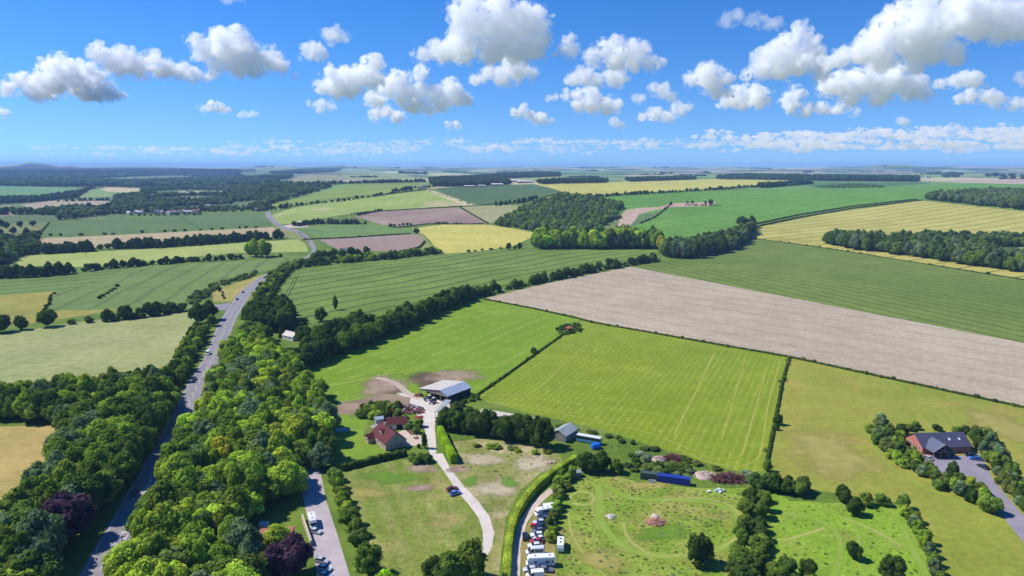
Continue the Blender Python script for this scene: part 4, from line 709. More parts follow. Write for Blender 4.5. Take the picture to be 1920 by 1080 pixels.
# ------------------------------------------------------------------ road markings
WHITE_LINE = simple('road_paint', lin(214, 212, 212), 0.7, 0.2, 0.1, 0.8)
PALE_EDGE = simple('worn_edge_paint', lin(214, 208, 206), 0.8, 0.1, 0.2, 0.4)
def resample(px_line, step=2.0):
    pp = subdiv(px_line, 3, False); a = np.array(pp); x, y, z = G(a[:, 0], a[:, 1]); d = np.r_[0, np.cumsum(np.hypot(np.diff(x), np.diff(y)))]
    s = np.arange(0, d[-1], step); x = np.interp(s, d, x); y = np.interp(s, d, y)
    k = 9; ker = np.ones(k) / k; xp = np.pad(x, k // 2, mode='edge'); yp = np.pad(y, k // 2, mode='edge')
    return np.convolve(xp, ker, 'valid'), np.convolve(yp, ker, 'valid'), s
def offs(x, y, o):
    dx = np.gradient(x); dy = np.gradient(y); L = np.hypot(dx, dy); return x + dy / L * o, y - dx / L * o
def ribbon(mb, x, y, w, i0, i1, z=0.03):
    xl, yl = offs(x, y, -w / 2); xr, yr = offs(x, y, w / 2)
    zz = terr(x, y) + z; v = []; n = i1 - i0
    for i in range(i0, i1): v += [(xl[i], yl[i], zz[i]), (xr[i], yr[i], zz[i])]
    mb.add(v, [(2 * i, 2 * i + 1, 2 * i + 3, 2 * i + 2) for i in range(n - 1)])
RX, RY, RSs = resample(ROADL[:]); RXr, RYr, _ = resample(ROADR[:])
def mark_object(name, label, fn, mat=WHITE_LINE):
    m = MB(); fn(m); o = m.build(name, mat); tag(o, label, None, None, 'structure')
    for p in o.data.polygons:
        if p.normal.z < 0: p.flip()
NRD = len(RX)
def _edge(m):
    a, b = offs(RX, RY, .9); ribbon(m, a, b, .2, 0, NRD); a, b = offs(RXr, RYr, -1.0); ribbon(m, a, b, .2, 0, len(RXr))
def _centre(m):
    a, b = offs(RX, RY, 4.9); i = 0
    for i in range(0, NRD - 4, 6): ribbon(m, a, b, .2, i, i + 3)
    a2, b2 = offs(RX, RY, 5.8)
    for i in range(int(np.argmin(np.hypot(RX - g(270, 910).x, RY - g(270, 910).y))), NRD - 4, 6): ribbon(m, a2, b2, .2, i, i + 4)
def _hatch(m):
    a, b = offs(RX, RY, 5.6); c, d = offs(RX, RY, 7.6)
    i0 = int(np.argmin(np.hypot(RX - g(192, 1030).x, RY - g(192, 1030).y))); i1 = i0 + 26
    ribbon(m, a, b, .22, i0, i1); ribbon(m, c, d, .22, i0, i1)
    for i in range(i0, i1, 2): m.add([(a[i], b[i], .034), (c[i], d[i], .034), (c[i + 1] * .25 + c[i] * .75, d[i + 1] * .25 + d[i] * .75, .034), (a[i + 1] * .25 + a[i] * .75, b[i + 1] * .25 + b[i] * .75, .034)], [(0, 1, 2, 3)])
mark_object('road_marking', 'solid white edge lines of the main road', _edge, PALE_EDGE)
mark_object('road_marking', 'broken white lane lines of the main road', _centre)
mark_object('road_marking', 'white hatched ladder island painted at the bottom of the main road', _hatch)
def _arrow(m):
    a, b = offs(RX, RY, 9.3); i0 = int(np.argmin(np.hypot(RX - g(190, 1060).x, RY - g(190, 1060).y)))
    ribbon(m, a, b, .35, i0, i0 + 3); p = np.array([a[i0 + 2], b[i0 + 2]]); q = np.array([a[i0 + 4], b[i0 + 4]]); n = np.array([-(q - p)[1], (q - p)[0]]) * .25
    m.add([(*(p + n), .04), (*(p - n), .04), (*q, .04)], [(0, 1, 2)])
mark_object('road_marking', 'white arrow painted on the right lane at the bottom of the main road', _arrow)

# ------------------------------------------------------------------ mown paths, soil and track overlays (soft edged sheets on the flat valley floor)
def overlay_mat(name, c1, c2, scale=.15, hole=.5, edge=.45):
    t = NT(name); p = t.pos(); t.l(t.mix(t.ss(t.noise(p, scale, 5, .65), .35, .65), lin(*c1), lin(*c2)), t.b.inputs['Base Color'])
    al = t.n('ShaderNodeAttribute', attribute_name='cover'); nz = t.noise(p, .55, 6, .75)
    n2 = t.noise(p, .09, 5, .7); v = t.math('ADD', al.outputs['Fac'], t.math('ADD', t.math('MULTIPLY', t.math('SUBTRACT', nz, .5), hole * 1.6), t.math('MULTIPLY', t.math('SUBTRACT', n2, .5), hole * 2.4))); t.l(t.ss(v, edge - .3, edge + .3, 0, .78), t.b.inputs['Alpha']); return t.m
_oz = [0.0]
def sheet(name, label, V, Fs, cov, mat):
    _oz[0] += .0015; o = meshobj(name, [(a, b, c + .012 + _oz[0]) for a, b, c in V], Fs, mat); at = o.data.attributes.new('cover', 'FLOAT', 'POINT'); at.data.foreach_set('value', np.array(cov, np.float32))
    for p in o.data.polygons:
        if p.normal.z < 0: p.flip()
    return tag(o, label, None, None, 'structure')
def path(label, line, w, mat, name='mown_path', close=False, smooth=True):
    if close: line = line + [line[0]]
    x, y, s = resample(line, 1.2); n = len(x); V = []; C_ = []; Fs = []
    for o_, c in ((-.5, 0), (-.22, 1), (.22, 1), (.5, 0)):
        a, b = offs(x, y, o_ * w); V += [(float(a[i]), float(b[i]), 0) for i in range(n)]; C_ += [c] * n
    for k in range(3): Fs += [(k * n + i, k * n + i + 1, (k + 1) * n + i + 1, (k + 1) * n + i) for i in range(n - 1)]
    return sheet(name, label, V, Fs, C_, mat)
def patch(label, cx, cy, rx, ry, mat, name='bare_soil', rot=0, seed=0):
    p = g(cx, cy); q = g(cx + rx, cy); Rx = abs(q.x - p.x); q = g(cx, cy - ry); Ry = math.hypot(q.x - p.x, q.y - p.y)
    rnd = random.Random(seed * 7 + int(cx)); n = 36; ph = [rnd.uniform(0, 6.28) for _ in range(3)]; V = [(p.x, p.y, 0)]; C_ = [1.0]; Fs = []
    for k, (f, c) in enumerate(((.3, .85), (.75, .5), (1.35, 0))):
        for i in range(n):
            a = 2 * math.pi * i / n; r = 1 + .14 * math.sin(2 * a + ph[0]) + .1 * math.sin(3 * a + ph[1]) + .07 * math.sin(5 * a + ph[2])
            X, Y = Rx * f * r * math.cos(a), Ry * f * r * math.sin(a); V.append((p.x + X * math.cos(rot) - Y * math.sin(rot), p.y + X * math.sin(rot) + Y * math.cos(rot), 0)); C_.append(c)
    Fs += [(0, 1 + i, 1 + (i + 1) % n) for i in range(n)]
    for k in range(2): Fs += [(1 + k * n + i, 1 + (k + 1) * n + i, 1 + (k + 1) * n + (i + 1) % n, 1 + k * n + (i + 1) % n) for i in range(n)]
    return sheet(name, label, V, Fs, C_, mat)
OM = dict(lime=overlay_mat('mown_lime', (138, 168, 58), (152, 174, 76), hole=.12), pale=overlay_mat('mown_pale', (180, 182, 104), (164, 174, 84), hole=.35), straw=overlay_mat('straw_line', (178, 180, 88), (166, 172, 74), hole=.85),
          soil=overlay_mat('soil_patch', (152, 128, 112), (178, 156, 134)), dark=overlay_mat('dark_soil', (96, 76, 68), (122, 98, 84)), chalk=overlay_mat('chalk_patch', (204, 192, 162), (188, 172, 140), hole=.7), tram=overlay_mat('crop_track', (64, 90, 38), (76, 102, 46), hole=.25),
          dry=overlay_mat('dry_grass', (176, 166, 96), (160, 154, 80), hole=.7), lush=overlay_mat('lush_grass', (102, 142, 46), (112, 150, 50), hole=.6), dust=overlay_mat('wheel_dust', (206, 190, 172), (190, 172, 152), hole=.5))
path('big oval mown track looping through the long grass meadow', [(1130, 905), (1165, 930), (1200, 938), (1260, 936), (1330, 940), (1375, 955), (1392, 980), (1385, 1008), (1350, 1030), (1290, 1044), (1220, 1042), (1175, 1030), (1150, 1010), (1128, 985), (1122, 950), (1126, 925), (1118, 905)], 3.6, OM['lime'])
path('inner pale footpath ring of the long grass meadow', [(1205, 940), (1245, 952), (1235, 936), (1290, 932), (1350, 938), (1384, 956), (1394, 985), (1380, 1012), (1345, 1030)], 1.2, OM['pale'])
path('pale inner curve below the brick rubble', [(1168, 975), (1172, 1005), (1195, 1028), (1235, 1046), (1280, 1042), (1300, 1028)], 1.4, OM['pale'])
path('faint diagonal footpath across the lower meadow', [(1064, 950), (1070, 1000), (1095, 1040), (1140, 1085), (1180, 1120)], .9, OM['pale'])
path('small mown ring round the grassy mound', [(1066, 940), (1070, 925), (1090, 918), (1112, 924), (1118, 938), (1108, 948), (1085, 950)], 1.3, OM['pale'], close=True)
path('mown arc through the upper maze meadow', [(1455, 962), (1510, 968), (1560, 985), (1578, 1015), (1572, 1060), (1560, 1090)], 2.4, OM['lime'])
path('pale straight footpath of the maze meadow', [(1462, 1016), (1510, 1002), (1552, 988)], 1.5, OM['pale'])
path('second pale footpath crossing the maze meadow', [(1570, 968), (1620, 985), (1660, 1005), (1700, 1030)], 1.6, OM['pale'])
path('mown strip beside the right hedge of the maze meadow', [(1665, 950), (1690, 985), (1712, 1030), (1740, 1085)], 3.0, OM['lime'])
path('mown curve in the middle of the maze meadow', [(1600, 975), (1612, 1010), (1608, 1040), (1630, 1070), (1640, 1100)], 2.0, OM['lime'])
path('straw headland line round the right of the mown field', [(1462, 676), (1440, 760), (1424, 860), (1390, 876), (1330, 868), (1262, 838)], 1.0, OM['straw'])
path('straw line inside the right headland of the mown field', [(1438, 690), (1415, 770), (1396, 840), (1390, 858), (1340, 862), (1300, 848)], .9, OM['straw'])
path('long straw line down the right of the mown field', [(1398, 672), (1378, 740), (1352, 830)], .8, OM['straw'])
path('broad straw line down the centre right of the mown field', [(1340, 660), (1305, 735), (1262, 818)], 1.1, OM['straw'])
path('straw line along the bottom headland of the mown field', [(930, 738), (1010, 748), (1120, 762), (1260, 780)], 1.0, OM['straw'])
path('second straw line along the bottom headland of the mown field', [(905, 752), (1000, 765), (1100, 785), (1220, 812), (1300, 845)], 1.0, OM['straw'])
path('straw diagonal down the left of the mown field', [(1108, 640), (1060, 680), (1010, 730)], .9, OM['straw'])
path('curved straw line at the top of the mown field', [(1092, 612), (1130, 606), (1200, 622), (1330, 650), (1455, 672)], 1.0, OM['straw'])
path('straw swathe curving up the lime field', [(590, 730), (680, 712), (780, 690), (880, 655), (960, 620), (1035, 588)], 1.0, OM['straw'])
path('straw headland of the lime field', [(640, 715), (720, 690), (840, 660), (930, 620), (990, 592)], .8, OM['straw'])
path('straw edge line curving at the lime field corner', [(600, 700), (700, 668), (840, 612), (890, 585), (980, 583), (1068, 598), (1060, 612), (990, 655), (930, 690), (840, 688), (740, 698), (600, 728)], .9, OM['straw'])
path('paired tramline along the left end of the big wheat field', [(534, 566), (548, 540), (560, 516)], 1.6, OM['tram'], 'tramline'); path('second of the paired tramlines at the left end of the big wheat field', [(528, 566), (542, 540), (555, 517)], 1.2, OM['tram'], 'tramline')
path('straw track edging the hall planting', [(1622, 800), (1640, 840), (1668, 875), (1710, 905), (1780, 935), (1850, 965)], 1.6, OM['lime'])
patch('dark muddy patch behind the barn', 800, 713, 36, 16, OM['dark'], rot=.3); patch('dark muddy strip above the garden shrubs', 740, 732, 30, 7, OM['dark'])
patch('bare brown soil left of the garden', 662, 762, 34, 12, OM['soil']); patch('bare soil fringe beyond the barn', 850, 706, 60, 12, OM['soil']); patch('bare soil by the track junction', 720, 722, 55, 16, OM['soil'])
path('dusty track leading from the yard into the lime field', [(790, 748), (765, 738), (748, 722), (728, 712), (700, 708)], 5, OM['dust'], 'dusty_track')
patch('worn earth strip across the striped paddock', 790, 915, 34, 6, OM['soil'], rot=.25); patch('worn dry corner of the striped paddock', 690, 925, 40, 10, OM['dry']); patch('chalky bare patch at the top of the worn paddock', 1000, 868, 42, 13, OM['chalk']); patch('chalky bare patch left in the worn paddock', 905, 862, 50, 10, OM['chalk']); patch('pale dry ring in the worn paddock', 935, 918, 42, 16, OM['chalk'])
patch('lush green patch in the worn paddock', 882, 902, 18, 10, OM['lush']); patch('second lush patch in the worn paddock', 955, 905, 18, 9, OM['lush']); patch('lush green top of the striped paddock', 735, 895, 60, 12, OM['lush']); patch('bare ground below the tall hedge', 860, 880, 22, 7, OM['soil']); patch('bare ground below the garden corner bush', 792, 878, 34, 9, OM['soil'])
patch('dry pale patch on the hall meadow', 1560, 850, 90, 40, OM['dry']); patch('dry patch right of the hall', 1880, 800, 60, 26, OM['dry']); patch('dry grass verge behind the hall', 1690, 820, 24, 8, OM['dry']); patch('dry verge left of the car park tree', 1800, 897, 22, 6, OM['dry'])
patch('brick red paving before the hall', 1752, 855, 46, 3, overlay_mat('brick_paving', (176, 132, 122), (188, 146, 134), hole=.1), 'paving')
patch('long grass dry patch in the loop meadow', 1210, 910, 46, 9, OM['dry']); patch('lush hollow in the loop meadow', 1250, 1000, 50, 16, OM['lush']); patch('dry grass lower in the loop meadow', 1130, 1050, 50, 22, OM['dry'])

# ------------------------------------------------------------------ hedges
def gh(px, py, h):
    dx, dy, dz = rays(px, py); t = (h - H) / dz; return Vector((float(dx * t), float(dy * t), h))
def hedge(label, line, w, h, tint, q=10.0, s=.28, world=None, wob=.12, name='hedge', step=1.2):
    if world is not None:
        a = np.array(world, float); d = np.r_[0, np.cumsum(np.hypot(np.diff(a[:, 0]), np.diff(a[:, 1])))]; ss_ = np.arange(0, d[-1] + .01, step); x = np.interp(ss_, d, a[:, 0]); y = np.interp(ss_, d, a[:, 1])
    else: x, y, _ = resample(line, step)
    rs = np.random.RandomState(int(abs(x[0]) * 10) % 9999); n = len(x); z = terr(x, y); prof = [(-.5, -.05), (-.5, .55), (-.42, .93), (0, 1), (.42, .93), (.5, .55), (.5, -.05)]
    k = len(prof); hv = 1 + rs.normal(0, wob, n); rows = []
    for o_, hz in prof:
        a, b = offs(x, y, o_ * w * .92); rows.append(np.stack([a + rs.normal(0, .1, n) * wob * 4, b + rs.normal(0, .1, n) * wob * 4, z + hz * h * .95 * hv], 1))
    V = np.concatenate(rows); tri = []
    for j in range(k - 1):
        i = np.arange(n - 1); tri.append(np.stack([j * n + i, j * n + i + 1, (j + 1) * n + i + 1, (j + 1) * n + i], 1))
    cap = [tuple(j * n for j in range(k)), tuple((k - 1 - j) * n + n - 1 for j in range(k))]
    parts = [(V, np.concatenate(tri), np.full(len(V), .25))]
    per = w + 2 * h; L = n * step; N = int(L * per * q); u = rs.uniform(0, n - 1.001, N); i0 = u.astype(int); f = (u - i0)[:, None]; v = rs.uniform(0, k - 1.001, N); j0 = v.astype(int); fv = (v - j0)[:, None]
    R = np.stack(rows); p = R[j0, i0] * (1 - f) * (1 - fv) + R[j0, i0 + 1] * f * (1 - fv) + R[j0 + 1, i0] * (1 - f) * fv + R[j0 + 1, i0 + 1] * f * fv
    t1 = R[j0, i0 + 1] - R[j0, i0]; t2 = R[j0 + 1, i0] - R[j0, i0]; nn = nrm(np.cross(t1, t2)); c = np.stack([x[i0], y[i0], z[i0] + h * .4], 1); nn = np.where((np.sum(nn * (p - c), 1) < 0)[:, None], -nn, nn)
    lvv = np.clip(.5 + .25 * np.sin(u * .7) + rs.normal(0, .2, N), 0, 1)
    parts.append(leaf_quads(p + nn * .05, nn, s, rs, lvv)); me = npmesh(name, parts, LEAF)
    bm = bmesh.new(); bm.from_mesh(me); bm.verts.ensure_lookup_table()
    for cp in cap:
        try: bm.faces.new([bm.verts[i] for i in cp])
        except ValueError: pass
    bm.to_mesh(me); bm.free()
    o = link(bpy.data.objects.new(name, me)); o['tint'] = list(tint); return tag(o, label, 'hedge')
T_ = TINT
_a = gh(824.6, 797, 3.8); _b = gh(851.5, 852, 3.8)
hedge('tall bright yellow green clipped hedge beside the farm drive', None, 3.0, 3.9, T_['vivid'], 16, .2, world=[_a[:2], ((_a.x + _b.x) / 2 - .3, (_a.y + _b.y) / 2), _b[:2]], wob=.03)
hedge('dark clipped hedge between farmhouse garden and striped paddock', [(634, 884), (680, 872), (730, 860), (768, 852)], 2.4, 2.4, T_['dark'], 14, .22)
hedge('long curving clipped hedge above the caravan track', [(1084, 862), (1060, 876), (1030, 896), (1000, 922), (975, 955), (960, 990), (953, 1030), (949, 1100), (946, 1200)], 2.6, 2.6, T_['lime'], 12, .22, wob=.04)
hedge('narrow hedge between the two mown fields', [(888, 746), (960, 696), (1010, 660), (1064, 622)], 1.2, .9, T_['dark'], 4, .3)
hedge('low dark hedge from the chalky field corner along the big mown field', [(905, 561), (1000, 579), (1086, 598), (1110, 605), (1480, 670), (1920, 765), (2300, 848)], 1.6, 1.0, T_['dark'], 3, .35)
hedge('low field hedge down the right side of the big mown field', [(1480, 670), (1467, 715), (1452, 795), (1434, 884)], 1.2, 1.0, T_['dark'], 5, .3)
hedge('thin dark boundary between the right hand wheat and the barley', [(1404, 446), (1540, 464), (1920, 525), (2300, 586)], 1.2, .9, T_['dark'], 1.5, .4, step=3)
for lb, ln in (('thin hedge under the light green hill field', [(658, 401), (700, 397), (800, 391), (890, 386)]), ('thin hedge right of the ploughed field', [(862, 389), (915, 419)]), ('thin hedge between ploughed field and barley', [(915, 420), (860, 421), (800, 420), (745, 428), (725, 424)]), ('thin hedge above the lower ploughed field', [(560, 450), (640, 447), (700, 443), (780, 438)]),
                ('thin hedge along the lower right of the lower ploughed field', [(797, 452), (786, 466), (742, 473)]), ('thin hedge beside the far green wheat', [(1060, 360), (1020, 370), (960, 381), (890, 386)]), ('thin hedge along the far crest track', [(800, 356), (760, 360), (700, 369)]), ('thin hedge beyond the bean field', [(92, 418), (75, 438)]), ('thin hedge above the far yellow field', [(1180, 341), (1300, 335), (1480, 333)])):
    hedge(lb, ln, 3.0, 1.8, T_['dark'], .5, .9, step=6)
area_lbl = 'shrub of the oval thicket between the fields'
def thing_hut():
    p = g(1068, 620); r = empty('ruined_hut', p, .5); m = MB(); m.box(-2.4, 2.4, -1.6, -1.35, 0, 1.6); m.box(-2.4, 2.4, 1.35, 1.6, 0, 1.9); m.box(-2.4, -2.15, -1.35, 1.35, 0, 1.4); m.box(2.15, 2.4, -1.35, 1.35, 0, 2.0)
    m.build('wall', BRICKR, r); m = MB(); m.add([(-2.6, -1.8, 2.0), (1.2, -1.8, 2.1), (1.2, 1.8, 2.6), (-2.6, 1.8, 2.2), (-2.6, -1.8, 2.1), (1.2, -1.8, 2.2), (1.2, 1.8, 2.7), (-2.6, 1.8, 2.3)], [(0, 1, 2, 3), (7, 6, 5, 4), (0, 4, 5, 1), (1, 5, 6, 2), (2, 6, 7, 3), (3, 7, 4, 0)]); m.build('roof', simple('rusty_sheet', lin(170, 96, 70), .8, .2, .3, 2), r)
    tag(r, 'small rusty red ruined hut in the oval thicket between the fields', 'hut')

# ------------------------------------------------------------------ building materials
def brickmat(name, c1, c2, mortar, sc=3.0):
    t = NT(name); b = t.n('ShaderNodeTexBrick'); t.l(t.obj(), b.inputs['Vector']); b.inputs['Scale'].default_value = sc; b.inputs['Color1'].default_value = lin(*c1); b.inputs['Color2'].default_value = lin(*c2); b.inputs['Mortar'].default_value = lin(*mortar); b.inputs['Mortar Size'].default_value = .012
    mp = t.n('ShaderNodeMapping'); mp.inputs['Rotation'].default_value = (math.pi / 2, 0, 0); t.l(t.obj(), mp.inputs[0]); t.l(mp.outputs[0], b.inputs['Vector'])
    t.l(t.mix(t.ss(t.noise(t.obj(), .5, 4), .3, .7, 0, .3), b.outputs[0], lin(*[v * .8 for v in c1])), t.b.inputs['Base Color']); return t.m
BRICKR = brickmat('red_brick', (176, 98, 78), (160, 84, 66), (170, 140, 120)); BRICKP = brickmat('buff_brick', (206, 180, 160), (194, 166, 146), (200, 184, 168)); BRICKH = brickmat('hall_brick', (204, 128, 112), (188, 112, 98), (196, 150, 134))
def roofmat(name, c1, c2, rows=3.0):
    t = NT(name); w_ = t.n('ShaderNodeTexWave', bands_direction='Z'); w_.inputs['Scale'].default_value = rows; w_.inputs['Distortion'].default_value = .4; t.l(t.obj(), w_.inputs['Vector'])
    c = t.mix(t.ss(t.noise(t.obj(), 1.2, 6, .7), .3, .7), lin(*c1), lin(*c2)); c = t.mix(t.ss(w_.outputs['Fac'], 0, .35, .3, 0), c, lin(*[v * .6 for v in c1])); t.l(c, t.b.inputs['Base Color']); t.b.inputs['Roughness'].default_value = .75; return t.m
TILE = roofmat('maroon_tiles', (88, 42, 46), (104, 54, 56)); SLATE = roofmat('blue_slate', (72, 74, 96), (86, 88, 110)); TERRA = roofmat('terracotta_tiles', (166, 108, 92), (182, 124, 104)); GREYT = roofmat('grey_tiles', (120, 118, 122), (140, 136, 138))
def sheetmat(name, c1, c2, axis='X', rust=None):
    t = NT(name); w_ = t.n('ShaderNodeTexWave', bands_direction=axis); w_.inputs['Scale'].default_value = 1.2; w_.inputs['Distortion'].default_value = .05; t.l(t.obj(), w_.inputs['Vector'])
    c = t.mix(t.ss(t.noise(t.obj(), .35, 5, .7), .35, .65), lin(*c1), lin(*c2)); c = t.mix(t.ss(w_.outputs['Fac'], 0, .5, .18, 0), c, lin(*[v * .6 for v in c1]))
    if rust: c = t.mix(t.ss(t.noise(t.obj(), .25, 5, .75), rust[1], rust[1] + .1), c, lin(*rust[0]))
    t.l(c, t.b.inputs['Base Color']); t.b.inputs['Roughness'].default_value = .55; return t.m
SHEETW = sheetmat('pale_sheet', (206, 198, 188), (190, 182, 174), 'X', ((196, 140, 120), .62)); SHEETB = sheetmat('blue_white_sheet', (170, 184, 204), (156, 172, 194)); SHEETG = sheetmat('grey_sheet', (170, 176, 176), (150, 158, 160)); DARKCLAD = sheetmat('dark_cladding', (56, 60, 60), (48, 50, 52))
GLASS = NT('window_glass').m; _b = GLASS.node_tree.nodes['Principled BSDF']; _b.inputs['Base Color'].default_value = (.02, .025, .035, 1); _b.inputs['Roughness'].default_value = .08; _b.inputs['Specular IOR Level'].default_value = .6
FRAMEW = simple('white_frame', lin(232, 230, 226), .5); DARK = simple('dark_void', (.012, .012, .014, 1), .9, .1); TIMBER = simple('grey_timber', lin(150, 142, 132), .8, .2, .2, 4); WOODB = simple('brown_timber', lin(120, 88, 62), .8, .2, .25, 4); STEEL = simple('steel', lin(150, 152, 156), .45, .5)
TYRE = simple('tyre_rubber', (.015, .015, .016, 1), .9, .2); RIM = simple('rim', lin(170, 172, 176), .35, .6, .1, 5, .6); LAMP = simple('lamp_glass', lin(235, 238, 240), .15, .8); TAIL = simple('tail_lamp', lin(170, 24, 20), .3, .6)
thing_hut()

def gable(root, x0, x1, y0, y1, eave, ridge, wall, roof, over=.3, z0=0.0, names=('wall', 'roof'), axis='x', gl=True, gr=True, rmats=None, th=.12):
    """gabled block, ridge along local x (or y)"""
    T = (lambda a, b, c: (a, b, c)) if axis == 'x' else (lambda a, b, c: (b, a, c))
    if axis == 'y': x0, x1, y0, y1 = y0, y1, x0, x1
    ym = (y0 + y1) / 2; m = MB(); v = [T(x, y, z) for x, y, z in ((x0, y0, z0), (x1, y0, z0), (x1, y1, z0), (x0, y1, z0), (x0, y0, eave), (x1, y0, eave), (x1, y1, eave), (x0, y1, eave), (x0, ym, ridge), (x1, ym, ridge))]
    m.add(v, [(0, 1, 5, 4), (1, 2, 6, 9, 5), (2, 3, 7, 6), (3, 0, 4, 8, 7)]); w = m.build(names[0], wall, root)
    sl = (ridge - eave) / ((y1 - y0) / 2); m = MB(); dz = over * sl
    for sgn, ye in ((-1, y0), (1, y1)):
        a = [T(x0 - over, ye + sgn * over, eave - dz + .02), T(x1 + over, ye + sgn * over, eave - dz + .02), T(x1 + over, ym, ridge + .02), T(x0 - over, ym, ridge + .02)]; b = [(p[0], p[1], p[2] + th) for p in a]
        m.add(a + b, [(0, 1, 2, 3), (7, 6, 5, 4), (0, 4, 5, 1), (1, 5, 6, 2), (3, 7, 4, 0)])
    r = m.build(names[1], roof, root); return w, r
def window(root, x, y, z, w, h, face, frame=True, name='window'):
    """window unit standing 4 cm proud of a wall; face = '+x','-x','+y','-y'"""
    s = 1 if face[0] == '+' else -1; m = MB()
    B = (lambda d0, d1, a0, a1, z0, z1: m.box(min(x + s * d0, x + s * d1), max(x + s * d0, x + s * d1), y + a0, y + a1, z0, z1)) if face[1] == 'x' else (lambda d0, d1, a0, a1, z0, z1: m.box(x + a0, x + a1, min(y + s * d0, y + s * d1), max(y + s * d0, y + s * d1), z0, z1))
    f = .09
    B(-.02, .05, -w / 2, -w / 2 + f, z, z + h); B(-.02, .05, w / 2 - f, w / 2, z, z + h); B(-.02, .05, -w / 2 + f, w / 2 - f, z, z + f); B(-.02, .05, -w / 2 + f, w / 2 - f, z + h - f, z + h); B(-.02, .045, -.03, .03, z + f, z + h - f)
    fr = m.build(name, FRAMEW, root); m = MB(); B(-.02, .03, -w / 2 + f, w / 2 - f, z + f, z + h - f); m.build('pane', GLASS, fr); return fr
def head(a, b): return math.atan2(b.y - a.y, b.x - a.x)

# --- farmhouse
A = g(723, 846); B_ = g(757, 838); th = math.radians(124); ux = Vector((math.cos(th), math.sin(th), 0)); uy = Vector((math.cos(th - math.pi / 2), math.sin(th - math.pi / 2), 0)); L_, W_ = 14.8, 9.2
c = A + ux * L_ / 2 + uy * W_ / 2; fh = empty('farmhouse', c, th); tag(fh, 'stone farmhouse with maroon tiled roof, dormer and porch beside the farm drive', 'house')
gable(fh, -L_ / 2, L_ / 2, -W_ / 2, W_ / 2, 3.0, 6.6, BRICKP, TILE)
for x_ in (-5.6, -3.4): window(fh, x_, W_ / 2, 1.0, 1.1, 1.2, '+y')
window(fh, .2, W_ / 2, .9, 1.3, 1.3, '+y'); window(fh, -L_ / 2, -2.2, 1.0, 1.0, 1.2, '-x'); window(fh, -L_ / 2, 0, 1.0, .8, 1.2, '-x'); window(fh, -L_ / 2, 2.2, 1.0, 1.0, 1.2, '-x'); window(fh, -L_ / 2, -.3, 4.0, 1.0, 1.0, '-x')
m = MB(); m.box(-3.1, -2.2, -W_ / 2 - .06, -W_ / 2 + .02, 0, 2.05); m.build('door', WOODB, fh)
m = MB(); m.box(2.6, 3.4, -.4, .4, 6.0, 7.6); m.box(2.5, 3.5, -.5, .5, 7.6, 7.75); ch = m.build('chimney', BRICKP, fh); m = MB(); m.cyl((2.8, 0, 7.75), .13, .4); m.cyl((3.2, 0, 7.75), .13, .4); m.build('chimney_pot', TERRA, ch)
w_, r_ = gable(fh, -.4, 2.0, 1.1, 3.1, 5.3, 6.0, BRICKP, TILE, .15, 4.0, ('dormer', 'dormer_roof'), 'y'); window(fh, .8, 3.12, 4.35, 1.6, .85, '+y')
gable(fh, 3.2, 6.6, W_ / 2, W_ / 2 + 3.0, 2.2, 3.6, BRICKP, TILE, .25, 0, ('porch', 'porch_roof'), 'y'); window(fh, 4.9, W_ / 2 + 3.0, .8, 1.8, 1.2, '+y')
# --- cottage wing behind it
A = g(727, 806); B_ = g(757, 806); th = head(A, B_) + .12; c = A + Vector((math.cos(th), math.sin(th), 0)) * 4.0 + Vector((-math.sin(th), math.cos(th), 0)) * 2.8; gr_ = empty('garage', c, th); tag(gr_, 'low maroon roofed garage block standing behind the farmhouse', 'garage')
gable(gr_, -4.3, 4.3, -2.8, 2.8, 2.5, 4.6, FRAMEW, TILE); m = MB(); m.box(-.2, 2.4, -2.87, -2.79, 0, 2.1); m.build('door', DARK, gr_); window(gr_, -2.4, -2.8, .9, 1.0, 1.0, '-y'); window(gr_, -4.3, 0, 1.0, 1.0, 1.0, '-x')
# --- barn
FL, FRr, RR, AF = gh(778.7, 733, 3.7), gh(847, 738.5, 3.7), gh(889.8, 722.5, 3.7), gh(827.8, 729, 5.6)
wv = FRr - FL; wv.z = 0; lv_ = RR - FRr; lv_.z = 0; th = head(FRr, RR); BW = wv.length; BL = lv_.length; uy = Vector((-math.sin(th), math.cos(th), 0)); ux = Vector((math.cos(th), math.sin(th), 0)); BW = wv.length; c = (FL + FRr) / 2 + ux * BL / 2; c.z = 0; yr = -BW / 2 + abs((AF - FRr).dot(uy)) * .9
bn = empty('barn', c, th); tag(bn, 'large open fronted barn with pale patched sheet roof at the farmyard', 'barn')
def slab(m, a, b, c_, d, t=.12): m.add([a, b, c_, d] + [(p[0], p[1], p[2] + t) for p in (a, b, c_, d)], [(0, 1, 2, 3), (7, 6, 5, 4), (0, 4, 5, 1), (1, 5, 6, 2), (2, 6, 7, 3), (3, 7, 4, 0)])
hx, hy = BL / 2, BW / 2; m = MB(); slab(m, (-hx - .4, -hy - .4, 3.65), (hx + .4, -hy - .4, 3.65), (hx + .4, yr, 5.8), (-hx - .4, yr, 5.8)); m.build('roof', SHEETB, bn, ); m = MB(); slab(m, (-hx - .4, yr, 5.8), (hx + .4, yr, 5.8), (hx + .4, hy + .4, 3.65), (-hx - .4, hy + .4, 3.65)); o = m.build('roof', SHEETW, bn); o['label'] = 'pale rust streaked left roof slope'
m = MB(); m.box(-hx, hx, -hy, -hy + .12, 0, 3.6); m.box(hx - .12, hx, -hy + .12, hy - .12, 0, 3.6); m.box(-hx + 5, hx, hy - .12, hy, 0, 3.6); m.add([(hx, -hy + .12, 3.6), (hx, hy - .12, 3.6), (hx, yr, 5.7)], [(0, 1, 2)]); m.build('wall', DARKCLAD, bn)
